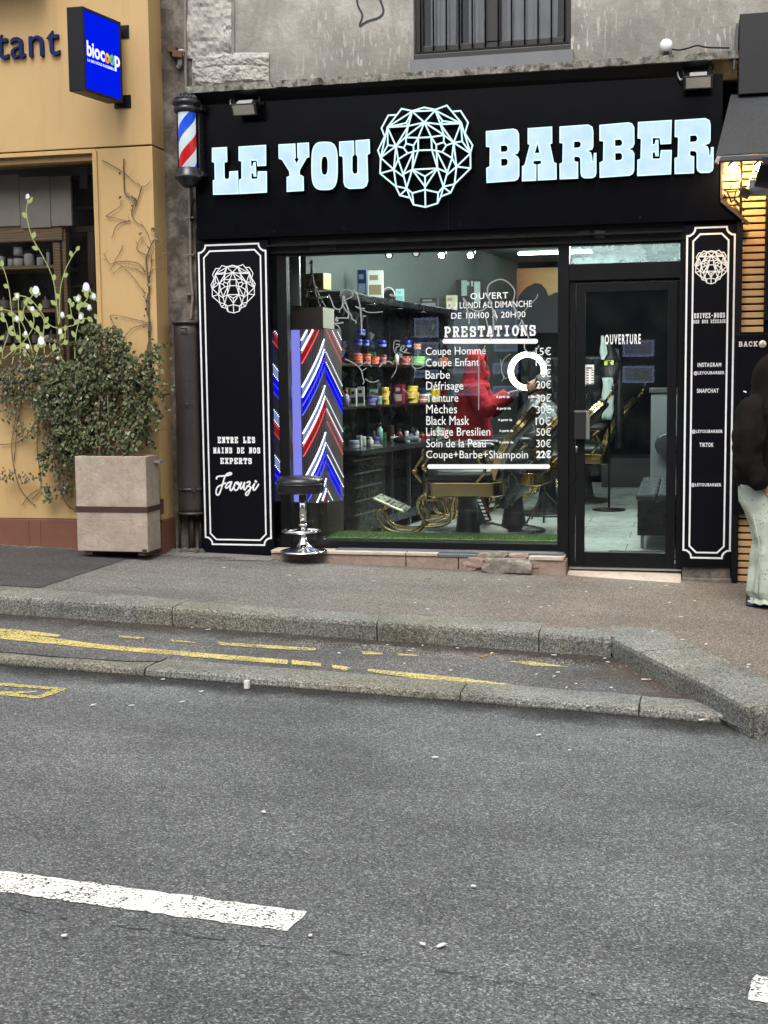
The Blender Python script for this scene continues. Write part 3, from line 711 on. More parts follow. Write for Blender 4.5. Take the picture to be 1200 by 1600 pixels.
q0, q1 = A(898, 643, .07), A(916, 686, .07)
mb = MB(); mb.box(q0.x, q1.x, .025, .086, q1.z, q0.z); mb.build('lock_guard', mat('guard_plate', (.025, .025, .026), .35, .2), door, bevel=.004)
mb = MB(); mb.box(q1.x, q1.x+.025, .04, .09, q1.z+.0, q0.z+.003); mb.box(q0.x-.004, q1.x, .06, .09, q0.z+.001, q0.z+.008); mb.build('worn_edge', mat('bare_aluminium', (.5, .49, .45), .3, .8, .2), door)
mb = MB(); c = A(901, 699, .08); mb.lathe([(.012, -.0), (.012, .01), (.004, .012)], None, 10, M=Matrix.Translation(c) @ Euler((R(90), 0, 0)).to_matrix().to_4x4()); mb.boxc(c-Vector((0, .008, .022)), (.01, .006, .03))
mb.build('key_cylinder', mat('nickel', (.6, .6, .58), .25, 1), door)
M_VINYL = mat('white_vinyl', (.80, .82, .82), .55, 0, .04)
mb = MB(); q0, q1 = A(913, 570, .112), A(928, 600, .112); mb.box(q0.x, q1.x, .1125, .114, q1.z, q0.z)
hs = mb.build('hours_sticker', mat('sticker_white', (.78, .78, .76), .5), door)
mb = MB(); rg = random.Random(2)
for r in range(6):
    for cc in (0, 1):
        x = q0.x+.016+cc*.038; z = q0.z-.045-r*.020; mb.box(x, x+.018, .1117, .1122, z, z+.007)
mb.box(q0.x+.016, q1.x-.012, .1117, .1122, q0.z-.03, q0.z-.02); mb.build('sticker_print', mat('ink_black', (.02, .02, .02), .6), hs)
# lettering stuck on the glass
mb = MB(); g = text_geo('OUVERTURE', .035, spacing=1.35); x0, x1 = AX(945, 530, .1), AX(1001, 530, .1); rg = random.Random(5)
gz, gh = AZ(973, 538, .1), AZ(973, 522, .1)
put_text(mb, 'OUVERTURE', x0, x1, gz, gh, .112, .03, 1.4)
tag(mb.build('door_lettering', M_VINYL), 'white word OUVERTURE in rough capitals on the glass of the black door', 'lettering')

# ---- price list on the window
Yv = YG-.003
def grp(fn): mb = MB(); fn(mb); return mb
pl = thing('price_list', A(763, 735, Yv), 'white list of barber prices under PRESTATIONS lettered on the big shop window', 'lettering')
mb = MB(); px_text(mb, 'OUVERT', 735, 457, 794, 467, Yv, .012, 1.1); px_text(mb, 'DU LUNDI AU DIMANCHE', 699, 471, 831, 481, Yv, .008, 1.05); px_text(mb, 'DE 10H00 \u00c0 20H00', 705, 485, 821, 497, Yv, .008, 1.05)
mb.build('opening_hours', M_VINYL, pl)
mb = MB(); px_slab(mb, 'PRESTATIONS', 694, 509, 838, 526, Yv, .17, .16); mb.build('heading', M_VINYL, pl)
def bar(u0, u1, v0, v1):
    a, b = A(u0, (v0+v1)/2, Yv), A(u1, (v0+v1)/2, Yv); h = (AZ(u0, v0, Yv)-AZ(u0, v1, Yv))/2
    pts = [(a.x+h*math.cos(w), a.z+h*math.sin(w)) for w in [R(90+18*k) for k in range(11)]]+[(b.x+h*math.cos(w), b.z+h*math.sin(w)) for w in [R(-90+18*k) for k in range(11)]]
    return MB().prism(pts, Yv-.001, Yv)
bar(695, 837, 529.5, 537).build('rule', M_VINYL, pl)
bar(671, 856, 725.5, 732.5).build('rule', M_VINYL, pl)
rows = [('Coupe Homme', 665, 759, 542, 558, '15\u20ac', 837, 0), ('Coupe Enfant', 665, 749, 560, 576, '10\u20ac', 837, 0), ('Barbe', 665, 703, 579, 592, '8\u20ac', 846, 0),
        ('D\u00e9frisage', 666, 724, 596, 613, '20\u20ac', 838, 0), ('Teinture', 666, 716, 615, 628, '30\u20ac', 838, 1), ('M\u00e8ches', 666, 714, 632, 646, '30\u20ac', 838, 1),
        ('Black Mask', 666, 733, 650, 664, '10\u20ac', 837, 1), ('Lissage Bresilien', 666, 766, 668, 685, '50\u20ac', 838, 1), ('Soin de la Peau', 666, 759, 686, 699, '30\u20ac', 838, 1), ('Coupe+Barbe+Shampoin', 666, 825, 704, 720, '22\u20ac', 838, 0)]
mb = MB(); mp = MB(); ms = MB()
for i, (a, u0, u1, v0, v1, pr, pu, ap) in enumerate(rows):
    px_text(mb, a, u0, v0, u1, v1, Yv, .0); mb.build('service_lettering', M_VINYL, pl); mb = MB()
    vb = {0: 555, 1: 572, 2: 589, 3: 607}.get(i, v1 if i not in (7, 9) else v1-4)
    px_text(mp, pr, pu, vb-12.5, 861, vb, Yv, .035 if i == 9 else .002); mp.build('price', M_VINYL, pl); mp = MB()
    if ap: px_text(ms, 'A partir de', [775, 776, 778, 780, 780, 780][min(i-4, 5)], vb-10-2*0, [796, 798, 800, 802, 802][min(i-4, 4)], vb-5, Yv, .03); ms.build('small_note', M_VINYL, pl); ms = MB()
# ---- loose white line drawing on the glass
M_CHALK = mat('paint_marker', (.26, .28, .28), .7)
wd_ = thing('window_drawing', A(680, 560, Yv), 'loose white marker drawing of thin looping figures on the big shop window', 'drawing')
dr = MB()
def ddraw(pts, w=.009, n=4):
    q = spline([A(u, v, Yv) for u, v in pts], n); dr.stroke([(p_.x, p_.z) for p_ in q], w, Yv, .0006)
for si_, (pts, w) in enumerate([
    ([(762, 460), (763, 446), (775, 438), (786, 437), (797, 444), (804, 454), (803, 466), (800, 472)], .010), ([(762, 460), (766, 473), (770, 484), (771, 500), (770, 520), (766, 531)], .012), ([(800, 472), (804, 482), (808, 490), (811, 498)], .014),
    ([(766, 470), (757, 483), (745, 486), (734, 480), (726, 468)], .010), ([(724, 466), (730, 484), (733, 500), (733, 505)], .012), ([(744, 486), (744, 497)], .008), ([(771, 484), (776, 500)], .010), ([(759, 497), (763, 512), (767, 531)], .009),
    ([(815, 500), (820, 512), (826, 528)], .012), ([(816, 501), (810, 512), (816, 516)], .010), ([(820, 532), (820, 545), (828, 551), (838, 547), (842, 540)], .009), ([(828, 551), (827, 556)], .006),
    ([(840, 460), (838, 466), (828, 476), (820, 485)], .006), ([(758, 540), (752, 555)], .007),
    ([(514, 461), (518, 470), (522, 480), (527, 483), (531, 483), (535, 478), (536, 463)], .010), ([(531, 483), (530.5, 488)], .007), ([(534, 461), (533, 456), (538, 453), (546, 453), (552, 458), (549, 464), (541, 468)], .006),
    ([(538, 463), (539, 470), (543, 480), (545, 490), (544, 497)], .012), ([(539, 474), (536, 476), (541, 486), (548, 491), (550, 498)], .009), ([(545, 497), (530, 497), (525, 500)], .010), ([(526, 496), (525, 500), (528, 501)], .014), ([(551, 499), (556, 502), (556, 505)], .009),
    ([(523, 505), (530, 505), (536, 504)], .010), ([(524, 507), (528, 509), (531, 514)], .009), ([(553, 453), (558, 460), (562, 475), (564, 490), (565, 505), (565, 522)], .011), ([(558, 456), (570, 461), (580, 464)], .008), ([(556, 479), (563, 482), (570, 482)], .010), ([(566, 484), (576, 488), (588, 488), (598, 487)], .007), ([(567, 494), (572, 494)], .007),
    ([(540, 561), (552, 567), (560, 573), (565, 580), (567, 590), (569, 596), (567, 600)], .008), ([(565, 580), (573, 575)], .006), ([(560, 573), (570, 567), (574, 564)], .006), ([(574, 567), (581, 573)], .006), ([(593, 573), (600, 566), (609, 565), (614, 569)], .010), ([(571, 592), (577, 596), (585, 597), (592, 594)], .007),
    ([(625, 533), (617, 533), (615, 543), (617, 551), (621, 554)], .006), ([(619, 538), (624, 538), (623, 541), (619, 543), (619, 548)], .007), ([(625, 548), (627, 542), (631, 540), (631, 544), (626, 547), (632, 551)], .007), ([(634, 550), (636, 545), (632, 550), (640, 552)], .007),
    ([(624, 553), (635, 563), (650, 569), (664, 566)], .006), ([(624, 557), (640, 563)], .006), ([(643, 570), (648, 575), (656, 575), (665, 570)], .006), ([(643, 569), (650, 579)], .007), ([(620, 569), (619, 578), (612, 590)], .006), ([(630, 607), (634, 612), (642, 616)], .006),
    ([(784, 596), (788, 588), (783, 580), (787, 562), (797, 553)], .004), ([(782, 562), (787, 590), (797, 588)], .004), ([(748, 557), (748, 600), (748, 640)], .006)]):
    if si_ in (14, 31, 37, 43): dr.build('drawn_figure', M_CHALK, wd_); dr = MB()
    ddraw(pts, w)
dr.build('drawn_figure', M_CHALK, wd_)

# ---- step and sill in front of the window
M_MARBLE = old_wall('worn_marble', (.56, .48, .40), (.33, .26, .21), False, .72, 7)
M_MARBLE2 = old_wall('marble_riser', (.34, .255, .205), (.18, .135, .11), False, .7, 9)
M_SLATE = mat('slate_slab', (.10, .105, .115), .5, 0, .3, 7, .1)
M_ROCK = old_wall('broken_stone', (.30, .27, .23), (.09, .08, .07), False, .45, 16)
step = thing('window_step', (-2, -.02, -.05), 'worn marble step with slate top and a broken corner below the shop window', 'step')
YS = -.10; xa, xb = AX(426, 866, YS), AX(884, 882, YS)
zs = lambda u: AZ(u, 866+(u-620)*.024, YS)
def slab(u0, u1, drop=0): return (AX(u0, 868, YS), AX(u1, 870, YS))
mb = MB()
for u0, u1 in ((424, 634), (635, 684)): x0, x1 = slab(u0, u1); mb.box(x0, x1-.002, YS-.012, .07, .088, .112); mb.build('marble_tread', M_MARBLE, step, bevel=.004); mb = MB()
x0, x1 = slab(826, 881); mb.box(x0, x1, YS-.012, .07, .072, .100)
mb.build('marble_tread', M_MARBLE, step, bevel=.004)
mb = MB(); x0, x1 = slab(684, 745); mb.box(x0, x1, YS-.008, .07, .082, .104); x0, x1 = slab(520, 881); mb.box(x0, x1-.01, -.035, .09, .102, .118)
mb.build('slate_tread', M_SLATE, step, bevel=.003)
mb = MB()
for u0, u1 in ((424, 634), (635, 716), (717, 758), (828, 884)):
    x0, x1 = slab(u0, u1); mb.box(x0, x1-.003, YS, .06, -.16, .087 if u0 != 828 else .07); mb.build('marble_riser', M_MARBLE2, step, bevel=.003); mb = MB()
mb.box(xb-.012, xb, YS-.004, .08, -.16, .07)
mb.build('marble_riser', M_MARBLE2, step, bevel=.003)
mb = MB(); x0, x1 = slab(757, 829); mb.box(x0, x1, -.05, .06, -.16, .09); mb.build('exposed_core', mat('dark_mortar', (.05, .045, .042), .95, 0, .4, 30), step)
rg = random.Random(11); mb = MB()
def rock(c, s, seed, sub=3):
    bm = bmesh.new(); bmesh.ops.create_icosphere(bm, subdivisions=sub, radius=1)
    for v in bm.verts:
        k = 1+.42*noise.noise(v.co*1.3+Vector((seed, 0, 0)))+.10*noise.noise(v.co*5+Vector((seed, 3, 0))); p_ = v.co*k
        p_ = Vector((max(-.8, min(.8, p_.x)), max(-.75, min(.75, p_.y)), max(-.7, min(.72, p_.z))))
        v.co = Vector((c[0]+p_.x*s[0], c[1]+p_.y*s[1], c[2]+p_.z*s[2]))
    g_ = ([tuple(v.co) for v in bm.verts], [tuple(v.index for v in f.verts) for f in bm.faces]); bm.free(); return g_
def addrock(u, v, Y, s, seed): c = A(u, v, Y); vs, fs = rock(c, s, seed); mb.add(vs, fs, False)
addrock(793, 884, -.11, (.24, .09, .085), 3); addrock(776, 876, -.06, (.09, .08, .09), 8)
mb.build('broken_block', M_ROCK, step)
mb = MB()
for u, v, s, k in ((745, 878, (.10, .07, .06), 5), (735, 884, (.07, .06, .05), 6), (836, 880, (.05, .05, .05), 7), (760, 868, (.09, .05, .03), 9), (810, 868, (.10, .05, .025), 12), (785, 866, (.05, .05, .03), 13)): addrock(u, v, -.07, s, k)
mb.build('rubble_piece', M_MARBLE2, step)
x0, x1 = AX(886, 900, -.08), AX(1064, 900, -.08)
th = thing('door_threshold', (-.4, -.02, -.1), 'pale stone threshold slab under the black glazed door', 'threshold')
MB().add([(x0, -.14, -.058), (x1, -.14, -.075), (x1, .16, -.012), (x0, .16, -.008), (x0, -.14, -.2), (x1, -.14, -.2), (x1, .16, -.2), (x0, .16, -.2)], [(0, 1, 2, 3), (4, 5, 1, 0), (5, 6, 2, 1), (7, 4, 0, 3)]).build('slab', M_MARBLE, th)
MB().box(x0, x1, .05, .09, -.012, .0).build('nosing', mat('threshold_metal', (.55, .53, .5), .35, .9), th)
# base under the right panel and a masonry stub
mb = MB(); a, b = A(1066, 890, .0), A(1141, 890, .0); mb.box(a.x, b.x, .02, .2, -.2, .035)
bs = mb.build('panel_plinth', M_PIER, front); MB().box(a.x, b.x+.02, -.02, .05, -.2, -.055).build('plinth_foot', M_PIER, bs, bevel=.008)
MB().box(XL-.52, XL-.11, .075, .2, -.1, ZF0+.1).build('backing', M_BLACKMETAL, front); MB().box(XD1+.05, .42, .08, .2, -.05, ZF0+.02).build('backing', M_BLACKMETAL, front)

# ================================================================== illuminated letters and emblem
M_LED = NT('letter_face'); t = M_LED; p = t.pos()
c = t.mix(t.ramp(t.noise(p, 9, 3, .5), [(.35, 0.), (.7, 1.)]), (.60, .83, 1.0), (.72, .94, 1.0))
e = t.n('Emission'); t.l(c, e.inputs['Color']); e.inputs['Strength'].default_value = 1.0*EX; t.l(e.outputs[0], t.out.inputs['Surface']); M_LED = t.m
M_RIM = emit('letter_edge', (.66, .95, 1.0), 1.35)
def zc(ox, oy, sc, pts): return [(ox+x/sc, oy+y/sc) for x, y in pts]
def rrect(cx, cy, hw, hh, pw=3.2, n=40):
    o_ = []
    for i in range(n):
        a_ = 2*math.pi*i/n; ca, sa = math.cos(a_), math.sin(a_)
        o_.append((cx+hw*math.copysign(abs(ca)**(2/pw), ca), cy+hh*math.copysign(abs(sa)**(2/pw), sa)))
    return o_
Z1 = (325, 200, 4.528); Z2 = (750, 170, 6.316); Z3 = (930, 170, 6.0)
LET = {
 'L': [zc(*Z1, [(27,145),(130,140),(132,243),(112,248),(114,350),(120,362),(138,362),(146,350),(146,310),(205,305),(210,467),(35,472),(33,372),(46,368),(44,248),(27,245)])],
 'E': [zc(*Z3, [(402,118),(718,98),(712,320),(612,326),(606,268),(540,266),(540,328),(560,320),(566,285),(593,283),(596,436),(566,437),(560,400),(540,402),(540,460),(606,458),(616,380),(718,378),(712,605),(395,622),(397,470),(425,460),(430,275),(398,270)])],
 'Y': [zc(*Z1, [(500,122),(618,116),(621,218),(612,224),(628,256),(643,222),(633,216),(631,114),(713,109),(716,210),(698,216),(650,300),(648,330),(676,345),(678,445),(558,452),(557,350),(578,340),(575,310),(525,230),(502,222)])],
 'O': [zc(*Z1, rrect(823, 267, 92, 175, 3.4)), zc(*Z1, rrect(823, 265, 22, 66, 2.8, 24))],
 'U': [zc(*Z1, [(929,97),(1033,90),(1035,190),(1022,205),(1022,305),(1030,325),(1040,328),(1055,322),(1058,305),(1058,205),(1046,190),(1044,89),(1143,80),(1146,182),(1128,192),(1133,380),(1122,415),(1095,432),(1000,436),(970,420),(960,390),(955,210),(948,203),(931,200)])],
 'B': [zc(*Z2, [(58,225),(330,200),(365,212),(385,250),(388,410),(372,445),(340,458),(372,475),(388,505),(388,665),(375,700),(345,718),(65,738),(62,590),(95,572),(97,385),(60,380)]),
       zc(*Z2, [(205,370),(255,366),(272,385),(272,412),(258,428),(207,430)]), zc(*Z2, [(208,500),(258,497),(273,515),(273,548),(258,566),(210,570)])],
 'A': [zc(*Z2, [(470,195),(712,178),(713,345),(692,352),(730,530),(755,540),(757,700),(570,710),(569,552),(600,545),(606,525),(596,514),(535,516),(524,530),(532,548),(556,552),(555,712),(413,718),(415,570),(440,555),(490,360),(470,350)]),
       zc(*Z2, [(567,348),(588,438),(540,440)])],
 'R': [zc(*Z2, [(783,178),(1070,158),(1110,180),(1120,225),(1120,375),(1108,405),(1065,418),(1096,435),(1106,470),(1112,522),(1120,520),(1124,440),(1150,437),(1150,640),(1140,670),(1110,688),(1030,690),(1000,670),(992,640),(990,495),(975,478),(935,475),(928,490),(930,515),(945,525),(968,527),(968,692),(785,700),(783,545),(812,535),(815,345),(783,340)]),
       zc(*Z2, [(928,328),(980,325),(995,345),(993,370),(980,385),(928,390)])],
}
YSGN = -.085
def letter_shape(ch):
    loops = [[(A(u, v, YSGN).x, A(u, v, YSGN).z) for u, v in lp] for lp in LET[ch]]
    xs = [p_[0] for p_ in loops[0]]; zs_ = [p_[1] for p_ in loops[0]]
    x0, x1, z0, z1 = min(xs), max(xs), min(zs_), max(zs_)
    return [[((x-x0)/(x1-x0), (z-z0)/(z1-z0)) for x, z in lp] for lp in loops], (x0, x1, z0, z1)
SHAPES = {c_: letter_shape(c_) for c_ in LET}
def word(root, letters, z0, z1):
    for ch, (x0, x1) in letters:
        lp = [[(x0+(x1-x0)*x, z0+(z1-z0)*z) for x, z in l] for l in SHAPES[ch][0]]
        body = outline_geo(lp, .05); mb = MB(); mb.geo(body, lambda q: q+Vector((0, YSGN+.004, 0)))
        b = mb.build('letter', M_BLACKMETAL, root)
        rim = outline_geo(lp, .003); mb = MB(); mb.geo(rim, lambda q: q+Vector((0, YSGN, 0))); mb.build('lit_edge', M_RIM, b)
        fc = inset_geo(lp, .002, .0085); mb = MB(); mb.geo(fc, lambda q: q+Vector((0, YSGN-.0025, 0))); mb.build('lit_face', M_LED, b)
bx = lambda u0, u1, v=250: (AX(u0, v, YSGN), AX(u1, v, YSGN))
z0w, z1w = AZ(355, 304, YSGN), AZ(355, 229.5, YSGN)
w1 = thing('sign_lettering', (AX(455, 300, YSGN), YSGN, z0w), 'lit pale blue slab letters LE YOU on the black fascia', 'sign letters')
word(w1, [('L', bx(331, 371.6)), ('E', bx(372.7, 416.5)), ('Y', bx(435.4, 483.3)), ('O', bx(486.2, 527.6)), ('U', bx(530.2, 578.2))], z0w, z1w)
z0w, z1w = AZ(900, 279.5, YSGN), AZ(900, 195.5, YSGN)
w2 = thing('sign_lettering', (AX(937, 280, YSGN), YSGN, z0w), 'lit pale blue slab letters BARBER on the black fascia beside the awning', 'sign letters')
word(w2, [('B', bx(759.2, 811.4)), ('A', bx(815.4, 869.9)), ('R', bx(874, 932)), ('B', bx(936.2, 991.2)), ('E', bx(995.8, 1049.5)), ('R', bx(1053.7, 1115))], z0w, z1w)
LION = [(v[:2], v[2:]) for v in [
 (170,195,262,190),(170,195,90,345),(90,345,125,435),(930,150,1015,143),(1015,143,1103,280),(1103,280,1070,395),(325,118,450,145),(325,118,160,335),(450,145,590,103),(590,103,720,130),(450,150,720,138),(720,130,855,80),(855,80,1025,285),
 (160,335,450,150),(160,335,380,285),(160,335,405,320),(380,285,450,150),(380,285,405,320),(450,150,405,320),(450,150,592,278),(720,138,592,278),(720,138,780,300),(720,138,805,262),(720,138,1020,290),(805,262,780,300),(805,262,1020,290),(780,300,1020,290),(592,278,405,320),(592,278,780,300),
 (592,278,375,445),(592,278,520,455),(592,278,672,450),(592,278,820,425),(405,320,260,555),(405,320,375,445),(375,445,260,555),(780,300,935,515),(780,300,820,425),(820,425,935,515),(160,335,260,555),(1020,290,935,515),(375,455,520,458),(520,458,672,450),(672,450,820,428),
 (520,458,520,605),(672,450,680,600),(520,605,680,600),(375,450,378,525),(378,525,465,548),(465,548,465,620),(520,458,465,548),(378,525,350,575),(350,575,395,640),(350,575,260,555),(820,430,820,510),(820,510,730,540),(730,540,733,610),(672,450,730,540),(820,510,848,548),(848,548,800,625),(848,548,935,515),
 (520,605,465,620),(465,620,395,640),(395,640,285,710),(680,600,733,610),(733,610,800,625),(800,625,915,695),(520,605,450,830),(465,620,450,830),(465,620,345,885),(680,600,745,815),(733,610,745,815),(733,610,860,865),(450,830,745,815),(450,830,345,885),(745,815,860,865),
 (260,555,235,830),(260,555,285,710),(285,710,235,830),(285,710,345,885),(235,830,345,910),(935,515,968,795),(935,515,915,695),(915,695,968,795),(915,695,860,865),(968,795,860,890),(160,335,165,545),(165,545,260,555),(165,545,80,690),(150,400,50,605),(50,605,80,690),(160,335,80,690),(260,555,80,690),(80,690,235,830),(80,690,75,875),(75,875,235,830),(75,875,255,1025),(235,830,262,1025),
 (1050,380,1155,545),(1155,545,1130,635),(1025,290,1130,635),(1020,290,1035,500),(1035,500,935,515),(1035,500,1130,635),(935,515,1130,640),(1130,640,968,795),(1130,640,1132,815),(1132,815,968,795),(1132,815,945,1000),(968,795,945,1000),(345,885,385,1045),(450,830,385,1045),(450,830,600,910),(600,910,745,815),(600,910,600,1035),(450,830,600,1030),(745,815,600,1035),(745,815,815,1030),(860,865,815,1030),
 (262,1025,385,1050),(255,1025,305,1130),(305,1130,385,1055),(305,1130,425,1160),(385,1050,425,1160),(385,1050,450,1105),(450,1105,600,1065),(450,1105,465,1240),(425,1160,465,1240),(465,1240,605,1268),(605,1268,745,1225),(600,1035,605,1268),(600,1065,755,1100),(755,1100,745,1225),(745,1225,785,1145),(755,1100,815,1030),(785,1145,815,1030),(785,1145,900,1100),(900,1100,815,1035),(900,1100,945,1000),(815,1030,945,1000)]]
def lion_xz(Y):
    q = lambda x, y: A(585+x/7.5, 155+y/7.5, Y)
    return [((q(*a).x, q(*a).z), (q(*b).x, q(*b).z)) for a, b in LION]
LX = lion_xz(YSGN); _x = [p_[0] for s in LX for p_ in s]; _z = [p_[1] for s in LX for p_ in s]
LB = (min(_x), max(_x), min(_z), max(_z))
em = thing('lion_emblem', ((LB[0]+LB[1])/2, YSGN, LB[2]), 'lit faceted lion head emblem of thin white lines between the sign words', 'emblem')
m1 = MB(); m2 = MB()
for i, (a, b) in enumerate(LX):
    m2.stroke([a, b], .014, YSGN+.002-.0003*(i % 7), .02)
    m1.stroke([a, b], .0118, YSGN-.0205-.0003*(i % 7), .0015)
m2.build('frame', M_BLACKMETAL, em); m1.build('lit_lines', M_RIM, em)
# thin dark stand-offs
mb = MB()
for x, z in ((.25, .3), (.75, .3), (.5, .8)):
    X, Z = LB[0]+(LB[1]-LB[0])*x, LB[2]+(LB[3]-LB[2])*z; mb.tube([(X, -.03, Z), (X, YSGN, Z)], .006, 8)
mb.build('standoff', M_BLACKMETAL, em)

# ================================================================== framed sign panels either side
M_PWHITE = mat('panel_white_paint', (.78, .79, .80), .5, 0, .05)
def notched(x0, x1, z0, z1, r, conc):
    P = []
    for cx, cz, sx_, sz_ in ((x0, z0, 1, 1), (x0, z1, 1, -1), (x1, z1, -1, -1), (x1, z0, -1, 1)):
        arc = [(cx+sx_*r, cz), (cx+sx_*r*.95, cz+sz_*r*.38), (cx+sx_*r*.72, cz+sz_*r*.72), (cx+sx_*r*.38, cz+sz_*r*.95), (cx, cz+sz_*r)] if conc else [(cx+sx_*r, cz), (cx, cz+sz_*r)]
        if (sx_, sz_) in ((1, -1), (-1, 1)): arc = arc[::-1]
        P += arc
    # walk round: bottom-left up, top-left, top-right, bottom-right
    return P
def panel(root, x0, x1, z0, z1, ue):
    MB().box(x0, x1, .0, .07, z0, z1).build('board', M_PANEL, root, bevel=.003)
    o1 = notched(x0+.022, x1-.022, z0+.075, z1-.025, .058, True); o2 = notched(x0+.066, x1-.066, z0+.115, z1-.072, .05, False)
    mb = MB(); mb.stroke(o1+[o1[0]], .0135, -.0005, .0015); mb.stroke(o2+[o2[0]], .0125, -.0005, .0015)
    mb.build('border', M_PWHITE, root)
    w_ = ue[1]-ue[0]; h_ = ue[3]-ue[2]; mb = MB()
    for i, (a, b) in enumerate(LX):
        f_ = lambda p_: (ue[0]+(p_[0]-LB[0])/(LB[1]-LB[0])*w_, ue[2]+(p_[1]-LB[2])/(LB[3]-LB[2])*h_)
        mb.stroke([f_(a), f_(b)], .0068, -.0004-.0001*(i % 7), .001)
    mb.build('lion_emblem', M_PWHITE, root)
pL = thing('shop_signboard', (-3.54, .03, .06), 'tall black sign panel with lion emblem reading ENTRE LES MAINS DE NOS EXPERTS', 'sign panel')
panel(pL, AX(312, 620, 0), AX(423.5, 620, 0), AZ(370, 865, 0), AZ(365, 377, 0), (AX(330, 452, 0), AX(399, 452, 0), AZ(364, 489, 0), AZ(364, 414, 0)))
mb = MB(); px_slab(mb, 'ENTRE LES', 340, 682.5, 399, 692.5, -.0005, .21, .12); px_slab(mb, 'MAINS DE NOS', 333, 699, 407, 708.5, -.0005, .19, .12); px_slab(mb, 'EXPERTS', 344, 715.5, 394, 725, -.0005, .21, .12)
mb.build('lettering', M_PWHITE, pL)
mb = MB(); zf = lambda x, y: (320+x/12, 670+y/12)
def script(pts, w):
    q = spline([A(*zf(x, y), -.0005) for x, y in pts], 6); mb.stroke([(p_.x, p_.z) for p_ in q], w, -.0005, .001)
for pts, w in [([(222,940),(222,915),(260,890),(330,885),(420,875),(485,855),(500,835),(470,825),(420,845),(385,885),(360,950),(330,1060),(300,1150),(270,1220),(240,1240),(215,1210),(215,1150),(250,1085),(320,1050),(390,1015)], .013),
               ([(500,1020),(470,1000),(430,1020),(395,1080),(400,1110),(430,1100),(475,1050),(505,995),(480,1070),(475,1130),(490,1155),(520,1130),(560,1060)], .013), ([(600,1000),(570,1020),(548,1080),(560,1140),(595,1150),(630,1110),(645,1040),(620,1000),(600,1020),(625,1040),(680,1020)], .012),
               ([(690,1005),(670,1060),(665,1110),(685,1120),(715,1080),(745,1010),(735,1080),(735,1130),(755,1140),(790,1090)], .013), ([(790,1010),(830,990),(850,1010),(830,1050),(790,1080),(845,1080),(855,1130),(830,1200),(795,1245),(770,1235),(775,1200),(830,1150),(890,1090),(930,1030)], .012),
               ([(935,1030),(915,1090),(910,1140),(935,1145),(975,1100),(1010,1040)], .013), ([(950,980),(965,995)], .018)]: script(pts, w)
mb.build('signature', M_PWHITE, pL)
pR = thing('shop_signboard', (.2, .03, .02), 'tall black sign panel beside the door reading SUIVEZ-NOUS with social media names', 'sign panel')
panel(pR, AX(1066, 620, 0), AX(1149, 620, 0), AZ(1105, 887, 0), AZ(1110, 350, 0), (AX(1085.5, 446, 0), AX(1136.5, 446, 0), AZ(1111, 443.5, 0), AZ(1111, 391.5, 0)))
mb = MB(); px_slab(mb, 'SUIVEZ-NOUS', 1084, 489, 1133, 497, -.0005, .15, .14); px_slab(mb, 'SUR NOS R\u00c9SEAUX', 1083, 499.5, 1134, 505, -.0005, .14, .17); mb.build('heading', M_PWHITE, pR)
for tx, u0, u1, v in (('INSTAGRAM', 1090, 1127, 570), ('@LEYOUBARBER', 1084, 1132, 583), ('SNAPCHAT', 1089, 1123, 610.5), ('@LEYOUBARBER', 1081, 1129, 674.5), ('TIKTOK', 1093, 1115, 695), ('@LEYOUBARBER', 1080, 1127, 758)):
    mb = MB(); px_text(mb, tx, u0, v-3.3, u1, v+3.3, -.0005, .022, 1.15); mb.build('network_lettering', M_PWHITE, pR)

# ================================================================== floodlights
def floodlight(u, v, w, label):
    c = A(u, v, -.12); root = thing('floodlight', c, label, 'floodlight', 'floodlights on the fascia')
    M_ = Matrix.Translation(c) @ Euler((R(32), 0, 0)).to_matrix().to_4x4()
    mb = MB(); mb.box(-w, w, -.055, .035, -.035, .03, M_); b = mb.build('body', M_BLACKMETAL, root, bevel=.008)
    mb = MB(); mb.box(-w*1.04, w*1.04, -.07, -.055, -.055, .04, M_); mb.build('bezel', mat('flood_bezel', (.02, .02, .02), .35), root, bevel=.004)
    mb = MB(); mb.box(-w*.86, w*.86, -.0725, -.0702, -.045, .03, M_); mb.build('lens', mat('flood_lens', (.42, .40, .34), .25, .1, .25, 30), root)
    mb = MB(); mb.box(-w*.6, w*.6, -.066, .03, .0302, .034, M_); mb.build('reflector_edge', mat('flood_alu', (.75, .75, .72), .3, .6), root)
    mb = MB(); mb.tube([c+Vector((-w*1.05, .0, 0)), c+Vector((-w*1.05, .03, .07)), c+Vector((-w*.9, .09, .09)), c+Vector((w*.9, .09, .09)), c+Vector((w*1.05, .03, .07)), c+Vector((w*1.05, 0, 0))], .008, 6)
    mb.build('bracket', M_BLACKMETAL, root)
    mb = MB(); mb.tube(spline([c+Vector((-w*.95, 0, .01)), c+Vector((-w*1.25, .02, .0)), c+Vector((-w*1.45, .05, .05)), c+Vector((-w*1.4, .085, .10))], 4), .006, 6); mb.build('cable', mat('grey_cable', (.4, .4, .38), .6), root)
    return root
floodlight(384, 165, .10, 'small black floodlight under the stone ledge above the letters LE YOU')
floodlight(1091, 122, .10, 'small black floodlight above the word BARBER beside the dark box')
sr = thing('alarm_beacon', A(1041, 72, .05), 'small round white beacon standing on the stone ledge with a black cable', 'beacon')
c = A(1041, 72, .03); Mx = Matrix.Translation(c) @ Euler((R(90), 0, 0)).to_matrix().to_4x4()
MB().lathe([(.012, -.05), (.044, -.05), (.046, -.02), (.046, .03), (.036, .045), (.01, .05)], None, 24, M=Mx).build('lamp_head', mat('beacon_white', (.72, .72, .70), .4), sr)
MB().box(c.x-.02, c.x+.02, .0, .05, c.z-.075, c.z-.035).build('foot', M_BLACKMETAL, sr)
